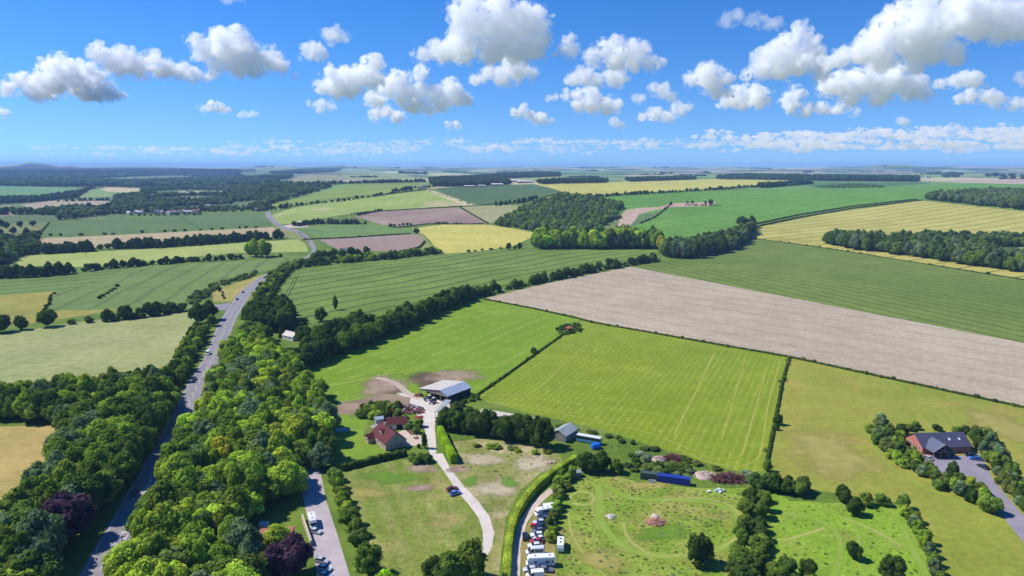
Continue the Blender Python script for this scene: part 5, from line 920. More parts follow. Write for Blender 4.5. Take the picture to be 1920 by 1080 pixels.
for y_ in (-hy + .3, -hy / 2, 0, hy / 2, hy - .3):
    m = MB(); zt = 3.65 + (5.7 - 3.65) * min((y_ + hy) / (yr + hy), (hy - y_) / (hy - yr)); m.box(-hx, -hx + .25, y_ - .13, y_ + .13, 0, zt); m.build('post', TIMBER, bn)
m = MB(); m.add([(-hx - .02, -hy, 3.7), (-hx - .02, hy, 3.7), (-hx - .02, hy, 3.2), (-hx - .02, -hy, 3.2)], [(0, 1, 2, 3)]); m.add([(-hx - .02, -hy, 3.7), (-hx - .02, yr, 5.7), (-hx - .02, hy, 3.7)], [(0, 1, 2)]); m.build('gable_panel', TIMBER, bn)
# --- lean-to
q = [gh(834, 749.4, 3.4), gh(846, 750.4, 3.4), gh(828.7, 773.5, 3.2), gh(814.8, 772.6, 3.2)]; c = (q[0] + q[1] + q[2] + q[3]) / 4; c.z = 0; ln_ = empty('lean_to_shed', c); tag(ln_, 'open sided lean-to with grey sheet roof between barn and drive', 'shed')
m = MB(); slab(m, *[tuple(p - c) for p in q]); m.build('roof', SHEETG, ln_)
for p in q + [(q[0] + q[3]) / 2, (q[1] + q[2]) / 2]: m = MB(); pp = p - c; m.box(pp.x * .94 - .1, pp.x * .94 + .1, pp.y * .94 - .1, pp.y * .94 + .1, 0, p.z); m.build('post', TIMBER, ln_)
# --- long low sheds and stone store
A = g(905, 778); B_ = g(1012, 797); th = head(A, B_); c = (A + B_) / 2; sh = empty('long_shed', c, th); tag(sh, 'long low white roofed shed behind the dark screen trees', 'shed'); hl = (B_ - A).length / 2; gable(sh, -hl, hl, -2.6, 2.6, 1.9, 3.0, TIMBER, SHEETW)
m = MB(); m.box(-2, -.9, -2.66, -2.6, 0, 1.8); m.build('door', DARK, sh)
q = [gh(1048, 789, 4.2), gh(1068, 793, 4.2)]; th = head(q[0], q[1]) - .1; c = g(1058, 820); st = empty('stone_store', c, th + math.pi / 2); tag(st, 'grey stone store with pale roof beside the blue bus', 'building')
gable(st, -5.0, 5.0, -3.6, 3.6, 3.0, 4.8, simple('rubble_stone', lin(160, 156, 152), .9, .1, .25, 3), SHEETG); window(st, -5.0, 1.2, 1.1, .9, 1.0, '-x'); window(st, -5.0, -1.4, 1.1, .9, 1.0, '-x'); m = MB(); m.box(-.6, .6, -3.67, -3.6, 0, 2.1); m.build('door', WOODB, st)
# --- hall
A = g(1729, 851); B_ = g(1820, 848.5); th = head(A, B_); ux = Vector((math.cos(th), math.sin(th), 0)); uy = Vector((-math.sin(th), math.cos(th), 0)); HL = (B_ - A).length; HW = 11.0
c = A + ux * HL / 2 + uy * HW / 2; hl = empty('village_hall', c, th); tag(hl, 'brick hall with blue slate roof and timber gabled porch on the right', 'hall'); X0, X1, Y0, Y1 = -HL / 2, HL / 2, -HW / 2, HW / 2
gable(hl, X0, X1, Y0, Y1, 2.7, 6.4, BRICKH, SLATE, .35)
for y_ in (-3.6, -1.8, 0, 1.8, 3.4): window(hl, X0, y_, .9, .9, 1.5, '-x')
for x_ in (X1 - 7.5, X1 - 3.4):
    m = MB(); zr = 2.7 + 3.7 * .5 + .16; m.add([(x_ - .4, Y0 + 2.3, zr - .26), (x_ + .4, Y0 + 2.3, zr - .26), (x_ + .4, Y0 + 3.2, zr + .36), (x_ - .4, Y0 + 3.2, zr + .36)], [(0, 1, 2, 3)]); m.build('skylight', LAMP, hl)
pc = X0 + 5.6; gable(hl, pc - 4.4, pc + 4.4, Y0 - 4.6, Y0 + 2.6, 2.7, 5.6, None, roofmat('porch_slate', (92, 96, 118), (104, 108, 130)), .35, 2.68, ('porch_lining', 'porch_roof'), 'y')
o = [k for k in hl.children if k.name.startswith('porch_lining')][0]; o.data.materials.clear(); o.data.materials.append(DARK)
for x_ in (pc - 4.2, pc - 1.5, pc + 1.5, pc + 4.2): m = MB(); m.box(x_ - .14, x_ + .14, Y0 - 4.85, Y0 - 4.61, 0, 2.7); m.build('post', TIMBER, hl)
m = MB(); yy = Y0 - 4.78
for a_, b_ in (((pc - 4.5, 2.75), (pc + 4.5, 2.75)), ((pc - 4.6, 2.6), (pc, 5.65)), ((pc + 4.6, 2.6), (pc, 5.65)), ((pc, 2.8), (pc, 5.5)), ((pc, 2.9), (pc - 2.2, 4.1)), ((pc, 2.9), (pc + 2.2, 4.1))): m.bar((a_[0], yy, a_[1]), (b_[0], yy, b_[1]), .24)
m.build('timber_truss', TIMBER, hl); m = MB(); m.box(pc - 1, pc + 1, Y0 - .07, Y0, 0, 2.2); m.build('door', GLASS, hl); window(hl, X1 - 2.5, Y0, 1.0, 1.2, 1.0, '-y')

# --- white cottage, sheds by the lane
def small_house(name, px, py, ang, L, Wd, e, r, wall, roof, label, cat='house', win=2, chim=True):
    p = g(px, py); h = empty(name, p, math.radians(ang)); tag(h, label, cat); gable(h, -L / 2, L / 2, -Wd / 2, Wd / 2, e, r, wall, roof, .25)
    for i in range(win): window(h, -L / 2 + (i + 1) * L / (win + 1), -Wd / 2, .9, 1.1, 1.1, '-y')
    if chim: m = MB(); m.box(L * .3, L * .3 + .7, -.35, .35, r - .6, r + .9); m.build('chimney', BRICKR, h)
    return h
small_house('cottage', 547, 636, -35, 11, 6.5, 2.8, 5.2, FRAMEW, SHEETW, 'white cottage with pale roof tucked among the trees right of the main road')
small_house('outbuilding', 567, 627, -35, 7, 5, 2.4, 4.0, TIMBER, GREYT, 'dark grey outbuilding joined behind the white cottage', 'shed', 1, False)
small_house('outbuilding', 520, 1010, 8, 9.5, 5, 2.2, 3.2, BRICKR, TERRA, 'terracotta roofed low building beside the purple tree', 'building', 2, False)
small_house('garden_shed', 496, 992, 5, 2.2, 2.0, 2.0, 2.5, FRAMEW, SHEETB, 'tiny white shed left of the terracotta roof', 'shed', 0, False)
small_house('garden_shed', 1081, 893, 20, 2.6, 2.2, 1.9, 2.4, TIMBER, SHEETG, 'little grey hut at the top of the thicket', 'shed', 0, False)
small_house('garden_shed', 711, 793, 20, 3.4, 3.0, 2.3, 3.0, SHEETB, SHEETB, 'pale blue grey shed behind the farmhouse garden', 'shed', 1, False)
m = MB(); A = g(567, 974); B_ = g(584, 1024); d = (B_ - A).normalized(); n_ = Vector((-d.y, d.x, 0)) * .25
vv = [A - n_, A + n_, B_ + n_, B_ - n_]; m.add([tuple(v) for v in vv] + [(v.x, v.y, 1.9) for v in vv], [(3, 2, 1, 0), (4, 5, 6, 7), (0, 1, 5, 4), (1, 2, 6, 5), (2, 3, 7, 6), (3, 0, 4, 7)]); o = m.build('garden_wall', simple('rendered_wall', lin(206, 190, 170), .9, .1, .2, 1)); tag(o, 'pale rendered garden wall along the left of the lane', 'wall')
# greenhouse dome
p = g(629, 787); gh_ = empty('polytunnel', p, .2); tag(gh_, 'small white polytunnel at the top of the farmhouse lawn', 'polytunnel'); m = MB(); prof = [(1.9 * math.cos(a), 2.6 * math.sin(a)) for a in np.linspace(0, math.pi, 13)]
m.v = [(x, -2.2, z) for x, z in prof] + [(x, 2.2, z) for x, z in prof]; m.f = [(i, i + 1, 14 + i, 13 + i) for i in range(12)] + [tuple(range(13)), tuple(range(13, 26))]; m.build('cover', simple('polythene', lin(226, 228, 230), .4, .4), gh_, True); m = MB(); m.box(-.5, .5, -2.26, -2.21, 0, 1.9); m.build('door', TIMBER, gh_)
p = g(640, 806); m = MB(); m.cyl((0, 0, .02), 2.6, .06, n=28); m.v = [(a * (1.3 if a > 0 else 1), b * .8, c_) for a, b, c_ in m.v]; o = m.build('garden_pond', GLASS); o.location = p; tag(o, 'small dark pond in the shaded corner of the lawn', 'pond')

# ------------------------------------------------------------------ vehicles
_paint = {}
def paint(rgb):
    if rgb not in _paint: _paint[rgb] = simple('paint', lin(*rgb), .3, .5, .03, 2, 0, .6)
    return _paint[rgb]
def wheels(root, xs, W, r=.32, detail=True):
    for x in xs:
        for s in (-1, 1):
            m = MB(); m.cyl((x, s * (W / 2 - .2) if s < 0 else W / 2 - .02 - .18, r), r, .2, 'y', 14)
            o = m.build('wheel', TYRE, root)
            if detail: m = MB(); m.cyl((x, (s * (W / 2 - .2) - .02) if s < 0 else (W / 2 + .0 - .0), r), r * .6, .03, 'y', 10); m.build('rim', RIM, o)
def lights(root, L, W, z, f=0.0):
    for s in (-1, 1):
        m = MB(); m.box(L / 2 - .06 - f, L / 2 + .02 - f, s * W * .36 - .17, s * W * .36 + .17, z, z + .15); m.build('headlight', LAMP, root)
        m = MB(); m.box(-L / 2 - .02, -L / 2 + .05, s * W * .4 - .1, s * W * .4 + .1, z + .05, z + .28); m.build('tail_light', TAIL, root)
def sloped(profile, W, W2, z1, z2):
    """prism whose sides lean in above z1"""
    m = MB(); n = len(profile)
    for s in (-1, 1):
        for x, z in profile: k = min(1, max(0, (z - z1) / max(z2 - z1, .01))); m.v.append((x, s * (W / 2 * (1 - k) + W2 / 2 * k), z))
    m.f = [tuple(range(n)), tuple(range(n, 2 * n))[::-1]] + [(i, n + i, n + (i + 1) % n, (i + 1) % n) for i in range(n)]; return m
def car(px, py, fx, fy, rgb, label, L=4.3, W=1.8, Hh=1.48, detail=True, group=None, cat='car'):
    a = g(px, py); b = g(fx, fy); th = head(a, b); r = empty('parked_car' if detail else 'car', a, th); tag(r, label, cat, group); h = L / 2; S_ = Hh / 1.48
    sloped([(-h, .3), (h - .1, .3), (h, .45), (h - .03, .68 * S_), (h - .35, .82 * S_), (h * .42, .95 * S_), (-h + .25, .98 * S_), (-h, .85 * S_)], W, W * .94, .55, .98).build('body', paint(rgb), r, bevel=.04)
    sloped([(h * .46, .93 * S_), (h * .1, 1.36 * S_), (-h * .55, 1.38 * S_), (-h + .2, .96 * S_)], W * .93, W * .72, .95 * S_, 1.4 * S_).build('window_glass', GLASS, r)
    sloped([(h * .12, 1.37 * S_), (h * .02, Hh), (-h * .5, Hh), (-h * .6, 1.37 * S_)], W * .73, W * .66, 1.37 * S_, Hh).build('roof', paint(rgb), r)
    wheels(r, (h * .62, -h * .62), W, .32, detail)
    if detail: lights(r, L, W, .58)
    return r
def van(px, py, fx, fy, rgb, label, L=5.2, W=2.0, Hh=2.2, group=None, cat='van', name='parked_van', sidewin=False):
    a = g(px, py); b = g(fx, fy); th = head(a, b); r = empty(name, a, th); tag(r, label, cat, group); h = L / 2
    sloped([(-h, .3), (h, .3), (h, .8), (h - .75, 1.15), (h - 1.45, Hh - .15), (h - 1.8, Hh), (-h + .1, Hh), (-h, Hh - .15)], W, W * .92, 1.1, Hh).build('body', paint(rgb), r, bevel=.05)
    m = MB(); m.add([(h - .74, -W * .44, 1.2), (h - .74, W * .44, 1.2), (h - 1.4, W * .42, Hh - .22), (h - 1.4, -W * .42, Hh - .22)], [(0, 1, 2, 3)]); m.v = [(x + .03, y, z + .02) for x, y, z in m.v]; m.build('windscreen', GLASS, r)
    for s in (-1, 1):
        m = MB(); y_ = s * W / 2; m.add([(h - 1.0, y_, 1.2), (h - 1.5, y_ * .955, Hh - .3), (h - 2.2, y_ * .955, Hh - .3), (h - 2.2, y_, 1.2)], [(0, 1, 2, 3)]); m.v = [(x, y + s * .012, z) for x, y, z in m.v]; m.build('side_window', GLASS, r)
        if sidewin: m = MB(); m.box(-h + .6, h - 2.6, min(s * W * .478, s * W * .5), max(s * W * .478, s * W * .5), 1.3, 1.75); m.build('side_window', GLASS, r)
    wheels(r, (h - 1.0, -h + 1.0), W, .35); lights(r, L, W, .62); return r
def motorhome(px, py, fx, fy, label, L=6.6, W=2.3, Hh=2.9, group=None, rgb=(236, 236, 234)):
    a = g(px, py); b = g(fx, fy); th = head(a, b); r = empty('motorhome', a, th); tag(r, label, 'motorhome', group); h = L / 2
    m = MB(); m.box(-h, h - 1.6, -W / 2, W / 2, .45, Hh); m.build('body', paint(rgb), r, bevel=.12)
    sloped([(h - 1.62, 1.75), (h - .55, 1.9), (h - .35, 2.2), (h - .8, Hh - .05), (h - 1.62, Hh - .02)], W * .98, W * .9, 2, Hh).build('overcab', paint(rgb), r, bevel=.06)
    sloped([(h - 1.62, .35), (h, .35), (h, .95), (h - .5, 1.2), (h - .98, 1.8), (h - 1.62, 1.72)], W * .88, W * .8, 1.1, 1.8).build('cab', paint(rgb), r, bevel=.05)
    m = MB(); m.add([(h - .46, -W * .38, 1.22), (h - .46, W * .38, 1.22), (h - .93, W * .37, 1.76), (h - .93, -W * .37, 1.76)], [(0, 1, 2, 3)]); m.build('windscreen', GLASS, r)
    for s in (-1, 1):
        for x0, x1 in ((-h + .5, -h + 1.0), (-h + 1.6, -h + 2.7), (h - 3.0, h - 2.2)): m = MB(); m.box(x0, x1, min(s * W / 2, s * (W / 2 + .03)), max(s * W / 2, s * (W / 2 + .03)), 1.5, 2.1); m.build('side_window', GLASS, r)
    for x in (-h + 1.4, h - 2.6): m = MB(); m.box(x - .3, x + .3, -.3, .3, Hh, Hh + .09); m.build('roof_hatch', STEEL, r)
    wheels(r, (h - 1.0, -h + 1.5), W * .97, .36); lights(r, L, W * .9, .6); return r
def caravan(px, py, fx, fy, label, L=5.4, W=2.2, Hh=2.55, group=None):
    a = g(px, py); b = g(fx, fy); th = head(a, b); r = empty('caravan', a, th); tag(r, label, 'caravan', group); h = L / 2
    sloped([(-h, .6), (h, .6), (h + .15, 1.4), (h - .2, Hh - .1), (h - .6, Hh), (-h + .3, Hh), (-h - .05, 1.6)], W, W * .95, 1.4, Hh).build('body', paint((238, 238, 236)), r, bevel=.06)
    for s in (-1, 1):
        for x0, x1 in ((-h + .4, -h + 1.3), (h - 1.5, h - .5)): m = MB(); m.box(x0, x1, min(s * W * .492, s * W * .515), max(s * W * .492, s * W * .515), 1.35, 1.95); m.build('side_window', GLASS, r)
    m = MB(); m.add([(h + .15, -W * .36, 1.45), (h + .15, W * .36, 1.45), (h - .08, W * .34, 2.1), (h - .08, -W * .34, 2.1)], [(0, 1, 2, 3)]); m.build('front_window', GLASS, r)
    for x in (-.9, 1.0): m = MB(); m.box(x - .3, x + .3, -.3, .3, Hh, Hh + .08); m.build('roof_hatch', DARKCLAD, r)
    wheels(r, (-.1,), W, .32); m = MB(); m.bar((h, 0, .55), (h + 1.1, 0, .5), .1); m.build('drawbar', STEEL, r); return r

CG = 'vehicles parked in a row below the thicket'
van(1025, 957, 1010, 959, (238, 238, 238), 'white van at the top of the parked row below the thicket', 5.2, group=CG)
motorhome(1019, 966, 1004, 969, 'white motorhome second from the top of the parked row', 5.8, 2.2, 2.7, group=CG)
car(1021, 975, 1012, 976, (70, 84, 120), 'blue grey car half hidden under the hedge of the parked row', group=CG)
car(1012, 982, 1000, 983, (196, 204, 214), 'silver car below the two white vans of the parked row', group=CG)
car(1011, 990, 1000, 991, (52, 62, 88), 'dark blue car with red cover beside it in the parked row', group=CG)
m = MB(); m.box(-.9, .9, -.6, .6, 0, 1.3); o = m.build('covered_trailer', paint((214, 40, 58)), bevel=.15); o.location = g(1000, 989); tag(o, 'small bright red covered trailer in front of the dark blue car', 'trailer')
car(1010, 998, 998, 1000, (96, 106, 128), 'grey estate car right under the dark blue one in the parked row', group=CG)
car(1008, 1006, 994, 1007, (232, 236, 238), 'white estate car level with the lone navy car', 4.6, group=CG)
car(1011, 1013, 1002, 1014, (214, 222, 220), 'small pale car squeezed beside the red and white one', 3.8, group=CG)
car(1006, 1018, 994, 1019, (176, 44, 58), 'dull red car squeezed in the parked row', 4.0, group=CG)
car(1003, 1026, 990, 1027, (228, 232, 232), 'white hatchback below the dull red car', 4.4, group=CG)
van(1003, 1039, 988, 1040, (214, 218, 222), 'pale grey campervan above the largest motorhome', 5.4, 2.0, 2.3, group=CG, cat='campervan', sidewin=True)
motorhome(1013, 1060, 990, 1061, 'largest white motorhome with a row of side windows in the parked row', 8.2, 2.4, 3.1, group=CG)
car(995, 1071, 984, 1072, (198, 206, 214), 'silver hatchback directly below the largest motorhome', group=CG)
car(1023, 1071, 1034, 1072, (112, 122, 140), 'grey car tucked behind the lowest white van', group=CG)
van(1003, 1083, 988, 1084, (240, 240, 240), 'lowest white van of the parked row at the bottom edge', 5.0, group=CG)
car(985, 1008, 984.5, 998, (24, 28, 52), 'navy blue car parked alone on the grass beside the gravel track', 4.4, 1.85, 1.6)
caravan(1051, 1028, 1051.5, 1018, 'white caravan standing alone on the meadow side of the hedge', 5.6, 2.1)
car(848, 919, 857, 916.5, (118, 24, 30), 'dark red car parked beside the farm drive', 4.2); car(853.5, 927, 863, 924, (98, 128, 190), 'blue car parked close to the dark red car by the farm drive', 4.3)
motorhome(586, 984, 588.5, 994, 'white motorhome parked at the top of the lane by the pale wall', 6.6)
car(592, 999, 601, 1001, (196, 202, 208), 'silver car parked just below the white motorhome on the lane', 4.3)
LG = 'cars half under the purple tree'
car(604, 1054, 615, 1056, (188, 196, 204), 'silver car uppermost of the three under the purple tree', 4.3, group=LG); car(609, 1068, 620, 1070, (234, 236, 238), 'white car middle of the three under the purple tree', 4.3, group=LG); car(610, 1082, 622, 1084, (210, 216, 222), 'pale silver car lowest of the three under the purple tree', 4.3, group=LG)
car(1737, 861, 1728, 859, (190, 194, 198), 'silver car in front of the left end of the hall porch', 4.2); car(1820, 855, 1812, 854.5, (20, 22, 26), 'black car against the right end of the hall', 4.3); car(1829, 862, 1821, 861, (52, 108, 190), 'bright blue car parked beside the black one at the hall', 4.4); car(1843, 877, 1835, 873.5, (30, 34, 40), 'dark hatchback on the right edge of the hall car park', 4.2)
van(390, 664, 384, 677, (232, 234, 236), 'white van driving down the main road', 5.6, name='van'); 
car(252, 926, 246, 938, (26, 26, 34), 'black car driving in the tree shade on the main road', detail=True); car(365, 712, 360, 723, (40, 40, 48), 'dark car in shadow where trees narrow the main road'); car(445, 562, 441, 570, (30, 34, 56), 'dark blue car nearer the junction on the main road'); car(456, 548.5, 452, 555, (34, 36, 44), 'dark grey car behind the dark blue one on the main road'); car(496, 521.5, 492, 526, (30, 32, 40), 'dark car coming round the bend on the main road')
QG = 'distant queue of traffic on the road bend'
for i, (px, py, fx, fy, c_, big) in enumerate(((560, 436, 557, 434, (225, 225, 228), 1), (564, 439, 561, 437, (40, 44, 60), 0), (567, 442, 565, 440, (200, 204, 210), 0), (570.5, 445, 568, 443, (32, 36, 50), 0), (575, 449.5, 573, 447, (36, 40, 60), 0), (579, 453, 577, 450.5, (170, 176, 190), 0), (519, 420, 517, 418, (230, 230, 232), 0), (522, 423, 520, 421, (214, 218, 222), 0), (505, 410, 504, 407, (24, 40, 34), 0), (501, 398, 500, 396, (220, 224, 228), 1))):
    lb = ['white lorry heading the queue at the distant bend', 'dark car behind the lorry of the distant queue', 'silver car third in the distant queue', 'dark car fourth in the distant queue', 'navy car fifth in the distant queue', 'pale car last in the distant queue', 'white car on the distant straight', 'pale car just behind the white one on the distant straight', 'dark green car high on the distant road', 'white van at the very top of the distant road'][i]
    if big: van(px, py, fx, fy, c_, lb, 7.5 if i == 0 else 5.5, 2.4, 3.2 if i == 0 else 2.3, group=QG, cat='lorry' if i == 0 else 'van', name='lorry' if i == 0 else 'van')
    else: car(px, py, fx, fy, c_, lb, 4.6, 1.85, 1.6, detail=False, group=QG)
# bus and tarpaulin, containers
A = g(1082, 826); B_ = g(1127, 834); th = head(A, B_); c = (A + B_) / 2; b = empty('bus', c, th); tag(b, 'old light blue bus with white roof parked behind the dark trees', 'bus'); hL = (B_ - A).length / 2
m = MB(); m.box(-hL, hL, -1.2, 1.2, .4, 1.5); m.build('body', paint((86, 160, 200)), b, bevel=.05); m = MB(); m.box(-hL + .04, hL - .04, -1.17, 1.17, 1.5, 2.75); m.build('window_band', GLASS, b); m = MB(); m.box(-hL, hL, -1.22, 1.22, 2.75, 3.05); m.build('roof', paint((226, 232, 236)), b, bevel=.08); wheels(b, (-hL + 2, hL - 2.4), 2.36, .48)
p = g(1117, 841); cv = MB(); cv.box(-2.0, 2.0, -1.1, 1.1, 0, 2.1); o = cv.build('tarpaulin_covered_trailer', simple('blue_tarpaulin', lin(20, 120, 226), .5, .3, .15, 3), bevel=.35); o.location = p; o.rotation_euler = (0, 0, .5); tag(o, 'trailer wrapped in vivid blue tarpaulin in front of the bus', 'trailer')
def container(pa, pb, rgb, label):
    A = g(*pa); B_ = g(*pb); th = head(A, B_); L = (B_ - A).length; c = (A + B_) / 2; r = empty('shipping_container', c, th); tag(r, label, 'container'); m = MB(); h = L / 2; mat = simple('container_paint', lin(*rgb), .5, .3, .15, 1.2)
    m.box(-h + .05, h - .05, -1.15, 1.15, .12, 2.5)
    k = int(L / .55)
    for i in range(k):
        x = -h + .3 + i * (L - .6) / (k - 1)
        for s in (-1, 1): m.box(x - .12, x + .12, min(s * 1.15, s * 1.2), max(s * 1.15, s * 1.2), .2, 2.42)
    m.build('body', mat, r); m = MB()
    for x in (-h, h - .15):
        for y in (-1.22, 1.07): m.box(x, x + .15, y, y + .15, 0, 2.59)
    m.build('corner_post', mat, r); m = MB(); m.box(-h, h, -1.22, 1.22, 2.5, 2.585); m.build('roof', mat, r); m = MB(); m.box(h - .05, h + .02, -1.1, 1.1, .15, 2.45); m.build('door', mat, r)
container((1201, 896), (1231.5, 900), (70, 92, 86), 'dark green shipping container joined to the left of the long blue one'); container((1233, 901), (1294, 909.5), (34, 62, 156), 'long blue shipping container at the edge of the loop meadow')
m = MB(); m.box(-1.3, 1.3, -.06, .06, 0, 1.4); m.box(-1.0, .2, .1, .2, 0, 1.1); o = m.build('panel_board', FRAMEW); o.location = g(1223, 906); o.rotation_euler = (.12, 0, -.28); tag(o, 'white board leaning at the joint of green and blue containers', 'board')
# heaps
def heap(label, px, py, rpx, hgt, mat, name='rubble_heap', n=120, s=(.2, .6), cat='heap', flat=.7, sticks=False, seed=1):
    c = g(px, py); R = abs(g(px + rpx, py).x - c.x); rnd = random.Random(seed + int(px)); m = MB(); rings = 7; k = 22
    m.v.append((0, 0, hgt))
    for j in range(1, rings + 1):
        f = j / rings
        for i in range(k):
            a = 2 * math.pi * i / k; rr = R * f * (1 + .12 * math.sin(3 * a + seed) + rnd.uniform(-.05, .05)); m.v.append((rr * math.cos(a), rr * flat * math.sin(a), max(-.05, hgt * (1 - f) ** .8 * rnd.uniform(.75, 1.1)) if j < rings else -.05))
    m.f += [(0, 1 + i, 1 + (i + 1) % k) for i in range(k)]
    for j in range(rings - 1): m.f += [(1 + j * k + i, 1 + (j + 1) * k + i, 1 + (j + 1) * k + (i + 1) % k, 1 + j * k + (i + 1) % k) for i in range(k)]
    for _ in range(n):
        a = rnd.uniform(0, 6.28); f = rnd.random() ** .6; x, y = R * f * math.cos(a), R * f * flat * math.sin(a); z = hgt * (1 - f) ** .8; q = rnd.uniform(*s)
        if sticks: v = Vector((rnd.gauss(0, 1), rnd.gauss(0, 1), rnd.gauss(0, .35))).normalized() * q * 2.2; m.bar((x - v.x, y - v.y, max(.05, z - v.z)), (x + v.x, y + v.y, max(.1, z + v.z + .2)), q * .14)
        else:
            b0 = len(m.v); m.box(-q / 2, q / 2, -q * .35, q * .35, -q * .25, q * .25); Rm = Matrix.Rotation(rnd.uniform(0, 6), 3, 'Z') @ Matrix.Rotation(rnd.uniform(-.8, .8), 3, 'X')
            for i in range(b0, len(m.v)): w = Rm @ Vector(m.v[i]); m.v[i] = (w.x + x, w.y + y, w.z + z + .05)
    o = m.build(name, mat); o.location = c; return tag(o, label, cat)
RUB = simple('chalk_rubble', lin(206, 184, 170), .95, .1, .2, 2); BRASH = simple('brash_wood', lin(132, 92, 88), .95, .1, .35, 2); BRK = simple('broken_brick', lin(196, 150, 128), .95, .1, .35, 1.6); WHT = simple('white_chalk', lin(228, 220, 208), .95, .1, .15, 2)
heap('pale rubble mound at the left of the bramble strip', 1236, 862, 16, 1.5, RUB); heap('dark brushwood heap right of the left rubble mound', 1262, 862, 16, 1.6, BRASH, 'brushwood_heap', 240, (.5, 1.1), sticks=True)
heap('larger pale rubble mound at the right of the bramble strip', 1322, 892, 24, 1.7, RUB); heap('long dark brushwood heap at the right end of the bramble strip', 1366, 900, 32, 1.8, BRASH, 'brushwood_heap', 420, (.5, 1.2), flat=.4, sticks=True)
heap('small white chalk heap in the loop meadow', 1145, 969, 10.5, .9, WHT, n=50, s=(.15, .4)); heap('heap of broken red and white bricks inside the loop', 1229, 980, 19, 1.5, BRK, n=260, s=(.3, .8)); heap('white slabs lying on top of the brick heap', 1228, 970, 8, .9, WHT, 'slab_pile', 26, (.5, .9))
heap('grassy mound with rough tuft inside the small mown ring', 1094, 938, 9, .5, M['rough'], 'grass_mound', 0); heap('grey concrete debris at the corner of the worn paddock', 1032, 867, 11, .5, RUB, 'debris_heap', 60, (.3, .9), flat=.4)
SM = [simple('scrap_rust', lin(136, 88, 72), .8, .3, .4, 2), simple('scrap_pale', lin(220, 216, 214), .6, .3, .2, 2), simple('scrap_red', lin(170, 60, 54), .6, .3, .2, 2), simple('scrap_grey', lin(120, 118, 124), .6, .4, .3, 2)]
def scrap():
    c = g(765, 768); r = empty('scrap_heap', c, -.5); tag(r, 'sprawling heap of rusty and white scrap metal beside the farm track', 'scrap heap'); rnd = random.Random(5)
    for nm, mt_, n in (('rusty_scrap', SM[0], 190), ('pale_scrap', SM[1], 60), ('red_scrap', SM[2], 26), ('grey_scrap', SM[3], 80)):
        m = MB()
        for _ in range(n):
            a = rnd.uniform(0, 6.28); f = rnd.random() ** .55; x, y = 8.5 * f * math.cos(a), 5.5 * f * math.sin(a); z = 1.5 * (1 - f); b0 = len(m.v); q = rnd.uniform(.4, 1.5)
            if rnd.random() < .3: m.cyl((0, 0, 0), q * .35, q * .5, 'x', 10)
            else: m.box(-q / 2, q / 2, -q * rnd.uniform(.08, .4), q * rnd.uniform(.08, .4), -q * .2, q * rnd.uniform(.05, .3))
            Rm = Matrix.Rotation(rnd.uniform(0, 6), 3, 'Z') @ Matrix.Rotation(rnd.uniform(-.7, .7), 3, 'Y')
            for i in range(b0, len(m.v)): w = Rm @ Vector(m.v[i]); m.v[i] = (w.x + x, w.y + y, w.z + z + .3)
        m.build(nm, mt_, r)
scrap()
heap('scatter of scrap under the barn edge', 786, 742, 9, 1.0, SM[0], 'scrap_heap', 60, (.4, 1.1)); heap('pale clutter between garage and lawn shrubs', 705, 800, 9, .7, SM[1], 'clutter_heap', 40, (.3, .8)); heap('red and white clutter below the scrap heap', 786, 783, 9, .5, SM[2], 'clutter_heap', 34, (.4, .9))
# tractor
def tractor(px, py, ang, label):
    r = empty('tractor', g(px, py), math.radians(ang)); tag(r, label, 'tractor'); bl = paint((40, 74, 150)); m = MB(); m.box(.1, 2.1, -.4, .4, .8, 1.5); m.build('bonnet', bl, r, bevel=.08); m = MB(); m.box(-1.3, .1, -.65, .65, 1.0, 1.5); m.build('body', bl, r, bevel=.04)
    m = MB(); m.box(-1.2, 0, -.6, .6, 1.5, 2.5); m.build('cab_glass', GLASS, r); m = MB(); m.box(-1.3, .1, -.7, .7, 2.5, 2.65); m.build('cab_roof', paint((228, 232, 236)), r, bevel=.04)
    for x, rr, w in ((-.9, .85, .45), (1.6, .5, .3)):
        for s in (-1, 1): m = MB(); m.cyl((x, s * .95 - w / 2, rr), rr, w, 'y', 18); o = m.build('wheel', TYRE, r); m = MB(); m.cyl((x, s * .95 - w / 2 - .02, rr), rr * .55, w + .04, 'y', 12); m.build('rim', paint((214, 214, 210)), o)
tractor(803, 751, 200, 'blue tractor standing at the open front of the barn'); tractor(812, 756, 250, 'second blue tractor nearer the farm track')
van(838, 846, 833, 834, (150, 34, 36), 'red and white lorry hidden behind the bright hedge', 5.5, 2.1, 2.5, cat='lorry', name='parked_lorry')
